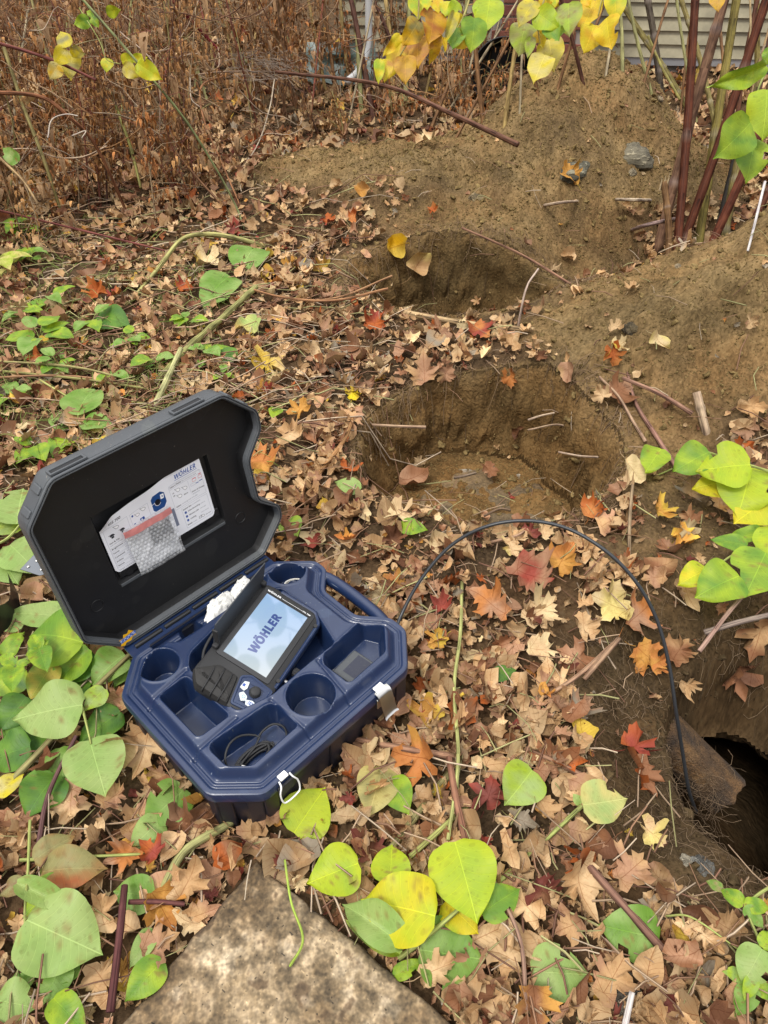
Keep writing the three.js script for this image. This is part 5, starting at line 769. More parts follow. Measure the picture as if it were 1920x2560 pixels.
// small weeds scattered in the litter at left
{
  const spots = [[60, 590, 1.0, 'clump of small green weeds at the left border in front of the thicket'], [110, 870, 1.5, 'green weed with broad leaves in the litter at left'], [200, 1085, 1.9, 'cluster of broad green leaves behind the case lid'], [15, 690, 1.4, 'yellow green compound leaf at the left border'], [130, 780, 1.2, 'light green weed left of the leaf with a red leaf on it'], [395, 930, 1.0, 'green leaves at the joint of the broken stalk'], [520, 900, 0.8, 'green weed right of the broken stalk'], [35, 1010, 1.1, 'light green weed at the left border beside the stalks'], [470, 820, 0.9, 'small green leaves left of the round pale leaf'], [235, 830, 1.1, 'palmate light green leaf behind the case'], [330, 870, 0.8, 'small light green weed above the broken stalk'], [80, 660, 0.9, 'green weed below the clump at the left border'], [150, 930, 1.0, 'light green weed among the long stems at left'], [60, 800, 1.1, 'green weed above the long stems at the left border'], [290, 960, 0.8, 'green weed under the thick green stalk'], [560, 960, 0.6, 'small weed above the top corner of the lid'], [100, 1140, 1.1, 'green weed at the left border above the lid corner']];
  spots.forEach(([u, v, k, label], i) => { const R = rng(70 + i), p = G(u, v), g = thing('ground_weed', label, 'weed', 'weeds in the litter'); g.position.copy(p); const n = 4 + Math.floor(R() * 4);
    for (let j = 0; j < n; j++) { const a = j / n * 6.28 + R(), h = 0.015 + 0.05 * R() * k, r = rr(R, 0.008, 0.03) * k, l = rr(R, 0.05, 0.085) * k, b = V(Math.cos(a) * r, h, Math.sin(a) * r), t = b.clone().add(V(Math.cos(a) * l, -0.01 + 0.02 * R(), Math.sin(a) * l)); const c = i === 3 ? ['buff', 'lime'] : R() < 0.5 ? ['green', 'lime'] : ['back', 'green'];
      const mb = new MB(); ovate(mb, b, t, UPV, { R, col: PAL[c[0]], col2: PAL[c[1]], wid: rr(R, 0.7, 1.1), fold: rr(R, 0.05, 0.3) }); part('leaf', mb.geo(), M.leaf, g); const s = new MB(); tube(s, [V(0, -0.01, 0), b.clone().multiplyScalar(0.5).add(V(0, h * 0.3, 0)), b], 0.0012, SL, 4); part('stalk', s.geo(), M.stem, g); } });
}
// ---- hanging leaves in the upper part of the picture
const hang = (ou, ov, k) => (list, depth) => list.map(([bx, by, tx, ty, c, c2, opt]) => { const d = depth + 0.12 * (hash2(bx, by) - 0.5), b = atDepth(ou + bx * k, ov + by * k, d), t = atDepth(ou + tx * k, ov + ty * k, d + 0.03 * (hash2(tx, ty) - 0.5)); return [b, t, c, c2, { flat: 0, clean: c === 'lemon' || c === 'lime' || c === 'acid', roll: (hash2(bx + 3, ty) - 0.5) * 0.9, bow: 0.05, fold: 0.12, ...(opt || {}) }]; });
const HA = hang(860, 0, 0.3255), HB = hang(1380, 0, 0.3255), HC = hang(0, 0, 0.3858);
const EDGE = { wid: 0.45, fold: 0.4 };
const branchPts = (list) => list.map(([u, v, d]) => atDepth(u, v, d));
sprig('knotweed_branch', 'drooping branch of gold and yellow leaves at the top centre', 'branch', [[branchPts([[1330, -420, 3.0], [1200, -330, 2.6], [1100, -190, 2.35], [1050, -40, 2.3], [1042, 60, 2.3], [1000, 140, 2.3]]), 0.006, 0.002, [0.50, 0.42, 0.14]]], HA([
  [560, -30, 575, 150, 'lemon', 'lime'], [690, 85, 655, 335, 'gold', 'rust'], [575, 165, 450, 350, 'gold', 'olive'], [565, 290, 570, 525, 'gold', 'orange'], [470, 430, 475, 648, 'gold', 'amber'], [430, 268, 300, 435, 'lemon', 'gold', { wid: 0.5 }], [335, 455, 308, 635, 'lemon', 'amber', { wid: 0.7 }], [270, 455, 265, 645, 'lime', 'lemon', { wid: 0.6 }], [440, 335, 345, 605, 'lemon', 'amber', { wid: 0.7 }], [700, 300, 655, 495, 'gold', 'lemon', { wid: 0.7 }], [758, 285, 648, 375, 'gold', 'amber', { wid: 0.8 }], [620, -20, 640, 80, 'lemon', 'lime'], [705, -10, 722, 105, 'gold', 'lemon'], [600, 190, 560, 300, 'lemon', 'gold', EDGE], [480, 330, 380, 480, 'gold', 'lemon']], 2.3));
sprig('knotweed_branch', 'drooping branch of fresh lime green leaves at the top centre', 'branch', [[branchPts([[1380, -430, 3.0], [1280, -300, 2.6], [1190, -120, 2.3], [1170, 10, 2.25], [1150, 60, 2.25], [1120, 110, 2.25]]), 0.005, 0.0018, [0.50, 0.46, 0.16]]], HA([
  [1000, 138, 975, 400, 'lime', 'green', { wid: 1.05 }], [1118, 0, 1078, 255, 'lime', 'acid', { wid: 1.1 }], [872, 215, 833, 378, 'green', 'lime'], [870, 172, 805, 272, 'acid', 'lemon'], [880, 20, 800, 135, 'lime', 'acid'], [852, 98, 775, 335, 'lemon', 'olive', EDGE], [942, 298, 858, 372, 'lemon', 'gold'], [768, 290, 775, 405, 'lemon', 'gold', EDGE], [800, 10, 775, 130, 'lemon', 'lime'], [1030, 60, 1000, 130, 'acid', 'lime', EDGE], [880, 100, 870, 200, 'lemon', 'gold']], 2.25));
sprig('knotweed_branch', 'drooping branch of yellow and green leaves right of the top centre', 'branch', [[branchPts([[1560, -430, 3.0], [1480, -280, 2.6], [1400, -110, 2.35], [1360, 0, 2.3], [1345, 60, 2.3], [1350, 110, 2.3]]), 0.005, 0.0018, [0.50, 0.44, 0.15]]], HA([
  [1460, 8, 1342, 208, 'olive', 'lemon'], [1392, 178, 1338, 435, 'olive', 'lime'], [1440, 285, 1410, 448, 'lime', 'olive', { wid: 0.6 }], [1492, 158, 1518, 262, 'lemon', 'gold', { wid: 0.6 }], [1490, 240, 1532, 370, 'lemon', 'gold', { wid: 0.8 }], [1545, 425, 1458, 645, 'buff', 'lemon'], [1572, 305, 1612, 545, 'buff', 'lemon'], [1478, 98, 1652, 222, 'lime', 'acid'], [1558, 188, 1650, 318, 'green', 'lime'], [1500, -10, 1650, 45, 'lemon', 'gold'], [1390, -50, 1420, 22, 'lemon', 'gold']], 2.3));
sprig('knotweed_branch', 'drooping branch of bright yellow leaves in front of the siding', 'branch', [[branchPts([[1700, -430, 3.0], [1640, -280, 2.6], [1560, -110, 2.4], [1510, -20, 2.35], [1495, 40, 2.35]]), 0.005, 0.0018, [0.52, 0.46, 0.14]]], HB([
  [125, 28, 132, 280, 'olive', 'lime'], [62, 98, 45, 310, 'lime', 'green'], [330, 5, 222, 278, 'lemon', 'gold', { wid: 0.7 }], [322, 192, 243, 410, 'lemon', 'gold'], [420, 138, 456, 378, 'lemon', 'gold'], [478, -60, 492, 168, 'lemon', 'lime'], [250, -30, 292, 58, 'lemon', 'gold'], [1262, -50, 1278, 92, 'amber', 'gold'], [15, -20, 20, 60, 'lemon', 'lime']], 2.35));
sprig('knotweed_branch', 'fresh green sprig hanging in at the upper right border', 'branch', [[branchPts([[2050, 60, 1.9], [1960, 130, 1.85], [1910, 190, 1.82], [1885, 260, 1.8], [1876, 310, 1.8], [1884, 350, 1.8]]), 0.003, 0.0015, SL]], HB([
  [1645, 505, 1192, 668, 'lime', 'green', { wid: 0.42, fold: 0.35 }], [1522, 945, 1243, 1218, 'lime', 'green', { wid: 0.95 }], [1552, 1068, 1488, 1405, 'lime', 'green', { wid: 1.0 }], [1650, 690, 1610, 1085, 'lime', 'acid', { wid: 1.0 }], [1680, 360, 1650, 500, 'lime', 'green']], 1.8));
sprig('weed_leaves', 'mottled yellow compound leaf in the thicket at upper left', 'plant', [[branchPts([[170, 121, 3.1], [215, 105, 3.15], [280, 94, 3.2]]), 0.002, 0.0015, [0.5, 0.42, 0.2]]], HC([[440, 305, 390, 205, 'lemon', 'olive'], [430, 320, 355, 420, 'lemon', 'buff'], [455, 320, 555, 350, 'lemon', 'olive'], [445, 330, 462, 520, 'lemon', 'olive'], [380, 420, 322, 515, 'buff', 'gold']], 3.1));
sprig('weed_leaves', 'bright yellow green leaves on the long green stem in the thicket', 'plant', [[branchPts([[198, 20, 3.0], [250, 105, 3.0], [268, 150, 3.0], [300, 160, 3.0]]), 0.002, 0.0015, SL]], HC([[700, 380, 690, 470, 'lime', 'lemon', { wid: 1.2 }], [790, 400, 880, 370, 'acid', 'lemon'], [860, 385, 960, 370, 'acid', 'lemon', { wid: 0.7 }], [890, 410, 1052, 515, 'acid', 'lemon', { wid: 0.8 }], [800, 430, 905, 500, 'lemon', 'buff'], [580, 130, 480, 160, 'lime', 'green'], [600, 110, 640, 180, 'lime', 'green'], [610, 100, 560, 75, 'lime', 'green'], [690, 80, 780, 65, 'acid', 'lime'], [120, 1050, 15, 960, 'green', 'palegreen', { wid: 0.8 }]], 3.05));

// ---------------------------------------------------------------- sticks and stalks, one by one: points in photo pixels ([u, v] on the ground or [u, v, height]), radius, colour, label
const RODS = [
  [[[1000, 780, 0.03], [1160, 808, 0.045], [1335, 826, 0.03]], 0.0115, 0.0105, [0.56, 0.40, 0.20], 'cane', 'thick tan cane lying across the front of the back hole'],
  [[[1289, 872, 0.0], [1300, 790, 0.14], [1318, 715, 0.24], [1346, 672, 0.28]], 0.0042, 0.0035, [0.60, 0.47, 0.36], 'stick', 'thin pale stick standing curved beside the tan cane'],
  [[[1155, 570, 0.10], [1300, 635, 0.09], [1460, 732, 0.06]], 0.0055, 0.006, [0.36, 0.20, 0.12], 'stick', 'thin brown stick slanting over the back hole'],
  [[[1556, 945, 0.07], [1650, 985, 0.08], [1730, 1034, 0.07]], 0.0062, 0.008, [0.40, 0.23, 0.15], 'stick', 'brown stick slanting down on the right mound'],
  [[[1498, 942], [1545, 990, 0.05], [1585, 1058, 0.05], [1614, 1104, 0.04]], 0.004, 0.0055, [0.50, 0.34, 0.21], 'twig', 'pale bent twig left of the brown stick'],
  [[[1568, 930, 0.12], [1590, 1010, 0.10], [1640, 1090, 0.07], [1692, 1172, 0.05]], 0.0045, 0.008, [0.36, 0.20, 0.14], 'stick', 'reddish brown stick reaching down to the sprig at right'],
  [[[1741, 980, 0.17], [1760, 1060, 0.08], [1778, 1136, 0.0]], 0.012, 0.013, [0.62, 0.47, 0.30], 'cane stub', 'split pale cane stub standing below the right mound'],
  [[[801, 592], [770, 640, 0.04], [746, 692]], 0.006, 0.007, [0.26, 0.16, 0.10], 'stick', 'dark stick at the foot of the low ridge'],
  [[[690, 180, 0.42], [960, 214, 0.46], [1130, 285, 0.44], [1295, 362, 0.38]], 0.0075, 0.012, [0.20, 0.10, 0.06], 'branch', 'long reddish brown branch reaching across behind the low ridge'],
  [[[608, 716, 0.05], [700, 742, 0.06], [830, 752, 0.06], [970, 722, 0.08]], 0.0045, 0.006, [0.42, 0.22, 0.10], 'stick', 'long orange brown stick left of the back hole'],
  [[[720, 752, 0.03], [840, 745, 0.05], [980, 690, 0.08]], 0.004, 0.005, [0.44, 0.25, 0.12], 'stick', 'second orange brown stick just above the long one'],
  [[[330, 752, 0.02], [395, 672, 0.06], [460, 596, 0.12], [530, 586, 0.10], [600, 598, 0.07], [662, 617, 0.03]], 0.008, 0.011, [0.52, 0.50, 0.18], 'stalk', 'bent yellow green stalk behind the case'],
  [[[640, 718, 0.05], [550, 800, 0.05], [463, 876, 0.05], [388, 960, 0.02]], 0.011, 0.0115, [0.40, 0.40, 0.14], 'stalk', 'thick green stalk slanting down behind the lid'],
  [[[452, 872, 0.06], [420, 945, 0.05], [380, 1030, 0.03]], 0.009, 0.012, [0.55, 0.55, 0.24], 'stalk', 'pale snapped green stalk just behind the lid'],
  [[[420, 945, 0.02], [395, 1010, 0.03], [330, 1005, 0.02]], 0.004, 0.004, [0.50, 0.50, 0.16], 'stalk', 'thin yellow green side stalk behind the lid'],
  [[[-30, 902, 0.05], [200, 920, 0.06], [405, 975, 0.03]], 0.005, 0.004, [0.40, 0.36, 0.14], 'stalk', 'upper of the long stems running in from the left border'],
  [[[-30, 925, 0.04], [220, 950, 0.05], [420, 980, 0.03]], 0.0055, 0.004, [0.34, 0.32, 0.11], 'stalk', 'lower of the long stems running in from the left border'],
  [[[-30, 945, 0.05], [160, 940, 0.05], [330, 960, 0.03]], 0.005, 0.005, [0.36, 0.20, 0.10], 'stick', 'reddish stem between the long green stems at left'],
  [[[-20, 522, 0.10], [200, 575, 0.09], [434, 632, 0.05]], 0.0065, 0.004, [0.26, 0.09, 0.07], 'stick', 'long dark red stem low in front of the thicket'],
  [[[100, 950, 0.05], [200, 1010, 0.05], [320, 1075, 0.03]], 0.004, 0.003, [0.50, 0.50, 0.16], 'stalk', 'thin green stem above the left end of the lid'],
  [[[891, 1017], [860, 1100, 0.05], [787, 1198, 0.02]], 0.0055, 0.0075, [0.46, 0.25, 0.10], 'twig', 'orange brown twig between the lid and the round hole'],
  [[[312, 2213, 0.06], [300, 2330, 0.06], [276, 2530, 0.05]], 0.006, 0.007, [0.13, 0.05, 0.045], 'stick', 'dark purple stick standing out at the lower left'],
  [[[322, 2255, 0.05], [390, 2254, 0.05], [462, 2260, 0.04]], 0.0045, 0.004, [0.15, 0.06, 0.05], 'stick', 'short dark cross twig over the orange spotted leaf'],
  [[[190, 1840, 0.06], [120, 1990, 0.05], [95, 2120, 0.04]], 0.004, 0.005, [0.17, 0.09, 0.08], 'twig', 'dark twig crossing the olive stalk at left'],
  [[[579, 2055, 0.02], [457, 2132, 0.04], [425, 2190, 0.03], [404, 2238, 0.01]], 0.0075, 0.010, [0.46, 0.46, 0.18], 'stalk', 'green stalk in front of the case left of the slab'],
  [[[712, 2150, 0.06], [728, 2255, 0.07], [757, 2352, 0.07], [725, 2415, 0.042]], 0.0022, 0.0026, [0.44, 0.60, 0.10], 'stem', 'thin lime green stem lying on the slab'],
  [[[628, 2150, 0.05], [618, 2200, 0.05], [612, 2250, 0.042]], 0.0014, 0.001, [0.62, 0.52, 0.36], 'stem', 'thin straw stem on the slab corner'],
  [[[880, 1846, 0.02], [1000, 1870, 0.045], [1135, 1892, 0.03]], 0.0065, 0.0075, [0.42, 0.24, 0.14], 'stick', 'brown stick running right from the case front'],
  [[[1122, 1893, 0.05], [1140, 2000, 0.05], [1162, 2100, 0.04]], 0.0065, 0.0085, [0.34, 0.17, 0.10], 'stick', 'reddish brown stick pointing down to the lime leaf'],
  [[[1175, 2008], [1100, 2075, 0.05], [1025, 2142, 0.03]], 0.005, 0.0055, [0.44, 0.46, 0.14], 'stalk', 'green stalk left of the crimson leaf'],
  [[[1155, 1455], [1150, 1590, 0.05], [1135, 1720, 0.05], [1145, 1900, 0.05], [1120, 2100, 0.05]], 0.0045, 0.004, [0.50, 0.52, 0.18], 'stalk', 'long thin green stalk right of the case'],
  [[[1448, 2137, 0.04], [1560, 2265, 0.05], [1690, 2412, 0.02]], 0.0065, 0.008, [0.27, 0.15, 0.10], 'stick', 'brown stick at the lower right over the green leaf'],
  [[[1222, 2180, 0.05], [1300, 2350, 0.05], [1314, 2525, 0.04]], 0.0035, 0.004, [0.38, 0.24, 0.16], 'stick', 'thin brown stick between the pale leaves at the bottom'],
  [[[1935, 1410, 0.10], [1830, 1520, 0.08], [1748, 1628, 0.03]], 0.005, 0.0055, [0.50, 0.33, 0.24], 'stick', 'pinkish twig crossing the sprig at the right border'],
  [[[1930, 1535, 0.04], [1830, 1560, 0.05], [1761, 1582, 0.02]], 0.006, 0.0075, [0.40, 0.32, 0.25], 'stick', 'grey forked stick on the slope at right'],
  [[[1582, 1204, 0.06], [1574, 1300, 0.06], [1572, 1412, 0.02]], 0.0045, 0.005, [0.38, 0.28, 0.16], 'twig', 'upright twig above the cable arch'],
  [[[1460, 1698, 0.03], [1510, 1640, 0.05], [1546, 1598, 0.03]], 0.0055, 0.0065, [0.42, 0.27, 0.16], 'stick', 'short brown stick below the pinkish orange leaf'],
  [[[1315, 1872, 0.02], [1400, 1910, 0.04], [1478, 1952, 0.02]], 0.0055, 0.006, [0.38, 0.22, 0.13], 'stick', 'brown stick left of the shiny rust red leaf'],
  [[[1320, 1765, 0.02], [1430, 1700, 0.04], [1545, 1600, 0.03]], 0.004, 0.006, [0.46, 0.29, 0.17], 'stick', 'long brown twig rising towards the cable'],
  [[[1558, 2580, 0.05], [1580, 2480, 0.06]], 0.0055, 0.005, [0.72, 0.68, 0.60], 'stick', 'bleached white stick at the bottom edge'],
  [[[1912, 455, 0.52], [1890, 545, 0.47], [1869, 628, 0.40]], 0.005, 0.004, [0.80, 0.77, 0.70], 'stick', 'bleached white stick leaning on the right mound'],
  [[[1360, 514], [1400, 507, 0.16], [1444, 503]], 0.007, 0.006, [0.62, 0.48, 0.32], 'stick', 'short pale stick at the foot of the back mound'],
  [[[1540, 499], [1582, 500, 0.22], [1626, 501]], 0.007, 0.0075, [0.66, 0.54, 0.37], 'stick', 'short straw coloured stick beside the cane clump'],
  [[[1580, 575], [1620, 562, 0.20], [1700, 545]], 0.008, 0.008, [0.42, 0.30, 0.25], 'stick', 'broken purple grey stick lying at the cane clump'],
  [[[930, 1062, -0.02], [1000, 1066, -0.04], [1064, 1068, -0.05]], 0.0045, 0.006, [0.52, 0.36, 0.22], 'root', 'pale cut root in the left wall of the round hole'],
  [[[1320, 1075, -0.03], [1400, 1062, -0.06], [1440, 1080, -0.05]], 0.003, 0.004, [0.55, 0.40, 0.25], 'root', 'thin pale root in the back wall of the round hole'],
  [[[1396, 1130, -0.08], [1450, 1140, -0.06], [1495, 1143, -0.02]], 0.003, 0.004, [0.58, 0.44, 0.30], 'root', 'pale root at the right wall of the round hole'],
  [[[1320, 1050, -0.02], [1350, 1040, 0.0], [1386, 1032, 0.02]], 0.004, 0.003, [0.55, 0.42, 0.28], 'root', 'short pale root above the thin one'],
  [[[1135, 1195, -0.19], [1160, 1190, -0.19], [1190, 1182, -0.19]], 0.005, 0.005, [0.24, 0.18, 0.12], 'stick', 'small dark stick on the floor of the round hole'],
  [[[1210, 1290, -0.20], [1250, 1272, -0.19], [1276, 1276, -0.20]], 0.004, 0.005, [0.22, 0.15, 0.09], 'root', 'dark curved root near the front of the hole floor'],
  [[[1215, 1358], [1290, 1340, 0.05], [1315, 1325, 0.03]], 0.004, 0.0045, [0.44, 0.28, 0.17], 'twig', 'forked twig on the near rim of the round hole'],
];
const shade = (c, k) => scl(c, k);
for (const [pts, r0, r1, c, cat, label] of RODS) {
  const P = pts.map((e) => (e.length > 2 ? at(e[0], e[1], e[2] > 0 && e[2] < 0.09 ? Math.max(e[2], H(...((q) => [q.x, q.z])(at(e[0], e[1], e[2]))) + r0 * 0.8) : e[2]) : G(e[0], e[1], 0.012)));
  single(cat.replace(/ /g, '_'), stemGeo(P, r0, r1, c, r0 > 0.007 ? 9 : 6, 8, r0 > 0.0078 ? Math.max(2, Math.round(P[0].distanceTo(P[P.length - 1]) / 0.11)) : 0, scl(c, 0.6)), r0 > 0.007 ? M.stem : M.bark, label, cat === 'cane stub' ? 'cane' : cat, 'sticks and stalks on the ground');
}

// ---------------------------------------------------------------- the push rod cable springing from the case to the pipe
{
  const P = [[985, 1590, 0.10], [1000, 1545, 0.11], [1050, 1452, 0.17], [1130, 1362, 0.24], [1220, 1315, 0.29], [1320, 1302, 0.31], [1420, 1322, 0.31], [1520, 1382, 0.29], [1590, 1455, 0.25], [1640, 1545, 0.19], [1672, 1660, 0.11], [1690, 1780, 0.02], [1706, 1880, -0.08], [1722, 1975, -0.17], [1740, 2030, -0.26]].map((e) => at(...e));
  const mb = new MB(); tube(mb, smoothPath(P, 10), 0.0040, [1, 1, 1], 9); single('push_rod_cable', mb.geo(), STD({ color: rgb(0.022, 0.024, 0.027), roughness: 0.38 }), 'black push rod cable arching from the case into the old pipe', 'cable');
}
// ---------------------------------------------------------------- old clay pipe in the hole, tank lid, stones
{
  const g = thing('clay_pipe', 'broken rusty brown clay pipe end in the dark hole', 'pipe'); const c = at(1752, 1925, -0.31); g.position.copy(c);
  const R1 = 0.058, R0 = 0.048, prof = [[R0, -0.16], [R0, 0.075], [R0 + 0.003, 0.080], [R1 - 0.004, 0.081], [R1, 0.076], [R1, 0.05], [R1, 0.02], [R1, -0.01], [R1, -0.04], [R1, -0.07], [R1, -0.10], [R1, -0.16]], mb = new MB(), n = 40;
  prof.forEach(([r, y], k) => { for (let i = 0; i <= n; i++) { const a = i / n * 6.2832, chip = k > 0 && k < 5 ? 0.012 * fbm(Math.cos(a) * 3, Math.sin(a) * 3, 3) : 0; const t = 0.5 + 0.5 * fbm(a * 2, y * 20, 3); const lump = 1 + 0.05 * fbm(a * 3 + y * 30, y * 40, 3); mb.v(Math.cos(a) * r * lump, y + chip, Math.sin(a) * r * lump, mixc([0.045, 0.028, 0.016], [0.17, 0.092, 0.034], sst(0.3, 0.7, t)), i / n, y * 4); } });
  for (let k = 0; k < prof.length - 1; k++) for (let i = 0; i < n; i++) { const a = k * (n + 1) + i; mb.q(a, a + n + 1, a + n + 2, a + 1); }
  const w = part('pipe_wall', mb.geo(), STD({ vertexColors: true, map: soilMap, bumpMap: soilBump, bumpScale: 0.014, roughness: 0.9, side: THREE.DoubleSide }), g); g.quaternion.setFromUnitVectors(V(0, 1, 0), V(0.60, -0.30, 0.58).normalize());
}
{
  const c = at(1215, 1262, -0.25), mb = new MB(), n = 64, top = 0.012; mb.v(0, top + 0.012 * fbm(0, 0, 4) - 0.004, 0, [0.19, 0.13, 0.065], 0, 0);
  const rings = [[0.02, top], [0.05, top], [0.08, top], [0.11, top], [0.14, top], [0.17, top], [0.20, top], [0.222, top], [0.230, top - 0.003], [0.232, -0.03]];
  rings.forEach(([r, y], k) => { for (let i = 0; i < n; i++) { const a = i / n * 6.2832, x = Math.cos(a) * r, z = Math.sin(a) * r, t = sst(0.05, 0.4, fbm(x * 14 + 5, z * 14, 3)) * (k > 6 ? 1 : 0); mb.v(x, y + 0.012 * fbm(x * 22, z * 22, 4) - 0.004, z, mixc([0.19, 0.13, 0.065], [0.52, 0.49, 0.42], t), x / 0.75, z / 0.75); } });
  for (let i = 0; i < n; i++) mb.t(0, 1 + (i + 1) % n, 1 + i); for (let k = 0; k < rings.length - 1; k++) for (let i = 0; i < n; i++) { const a = 1 + k * n + i, b = 1 + k * n + (i + 1) % n; mb.q(a, b, b + n, a + n); }
  const o = single('tank_lid', mb.geo(), STD({ vertexColors: true, map: soilMap, bumpMap: soilBump, bumpScale: 0.008, roughness: 0.95 }), 'round concrete tank lid caked with soil on the hole floor', 'tank lid'); o.position.set(c.x + 0.01, -0.281, c.z);
}
const stoneMap = dataTex(256, (u, v) => { const a = tf(u, v, 6, 5, 61), b = tf(u, v, 30, 3, 62); let k = 0.6 + 0.6 * (a - 0.5) + 0.4 * (b - 0.5); if (b > 0.66) k += 0.2; return [k, k, k]; }, true);
for (const [u, v, s, c, label, sy] of [[1590, 372, 0.17, [0.25, 0.235, 0.19], 'large grey stone half buried in the back mound', 0.5], [1450, 418, 0.15, [0.24, 0.24, 0.20], 'grey green stone lower left in the back mound', 0.6], [1583, 430, 0.035, [0.42, 0.37, 0.28], 'small smooth pebble below the large grey stone', 0.8], [1195, 497, 0.065, [0.36, 0.29, 0.17], 'rounded soil covered stone on the low ridge', 0.7], [1648, 248, 0.035, [0.52, 0.44, 0.32], 'pale pebble near the top of the back mound', 0.7], [1716, 2155, 0.022, [0.60, 0.57, 0.50], 'white pebble at the lower edge of the pipe hole', 0.8], [1752, 2160, 0.032, [0.26, 0.27, 0.28], 'grey pebble beside the white one', 0.7], [1572, 818, 0.040, [0.20, 0.16, 0.10], 'dark stone in the middle of the right mound', 0.7], [1695, 665, 0.018, [0.62, 0.52, 0.38], 'small pale stone high on the right mound', 0.8], [1668, 2305, 0.018, [0.44, 0.36, 0.29], 'small brown pebble in the lower right earth', 0.8], [1565, 2498, 0.05, [0.42, 0.39, 0.36], 'flat grey stone at the bottom right', 0.4]]) {
  const g = new THREE.IcosahedronGeometry(1, 5), p = g.attributes.position, q = V(), sd = u * 0.01;
  for (let i = 0; i < p.count; i++) { q.fromBufferAttribute(p, i).normalize(); const f = 0.85 + 0.35 * fbm(q.x * 1.7 + sd, q.y * 1.7 + q.z * 2.1, 3) + 0.05 * fbm(q.x * 9, q.z * 9 + q.y * 7, 2); p.setXYZ(i, q.x * f, q.y * f * sy, q.z * f); }
  g.deleteAttribute('normal'); const gg = mergeVertices(g, 1e-4); gg.computeVertexNormals(); const P = G(u, v), o = single('stone', gg, STD({ map: stoneMap, color: rgb(c[0] * 1.25, c[1] * 1.15, c[2] * 0.95), bumpMap: stoneMap, bumpScale: 0.01, roughness: 1 }), label, 'stone', 'stones in the soil'); o.scale.setScalar(s * 0.9); o.position.copy(P).addScaledVector(nrm(P.x, P.z, 0.05), -s * sy * (s > 0.1 ? 0.80 : 0.40)); o.rotation.y = u;
}
// black plastic tray edge and riveted steel plate behind the case
{
  const g = thing('shovel_head', 'black curved metal sheet with riveted steel plate left of the lid', 'tool'); g.position.copy(at(40, 1500, 0.03)); g.rotation.y = 0.5;
  const mb = new MB(); for (let i = 0; i <= 16; i++) for (const y of [0, 0.075]) { const a = -0.2 + i / 16 * 2.3; mb.v(-0.10 + Math.cos(a) * 0.11, y + 0.012 * Math.sin(i), 0.0 + Math.sin(a) * 0.12, [1, 1, 1], i / 16, y); } for (let i = 0; i < 16; i++) mb.q(i * 2, i * 2 + 1, i * 2 + 3, i * 2 + 2);
  part('curved_sheet', mb.geo(), STD({ map: blackTex, roughness: 0.35, side: THREE.DoubleSide }), g);
  const sh = new THREE.Shape([[0, 0.012], [0.035, -0.018], [0.06, -0.020], [0.062, 0.03], [0.04, 0.036]].map((p) => new THREE.Vector2(...p))), pg = new THREE.ExtrudeGeometry(sh, { depth: 0.002, bevelSize: 0.0006, bevelThickness: 0.0006, bevelSegments: 1 }); pg.rotateX(-1.0); const pl = part('steel_plate', pg.translate(0.035, 0.055, -0.02), STD({ color: rgb(0.13, 0.14, 0.155), metalness: 0.6, roughness: 0.5 }), g);
  for (const [x, y] of [[0.018, 0.011], [0.040, 0.018], [0.043, -0.006]]) part('rivet', new THREE.SphereGeometry(0.0045, 12, 8).scale(1, 0.5, 1).translate(0.035 + x, 0.055 + y * Math.cos(1) + 0.003, -0.02 - y * Math.sin(1) * -1 * -1 + 0.0), MC.steel, pl);
}
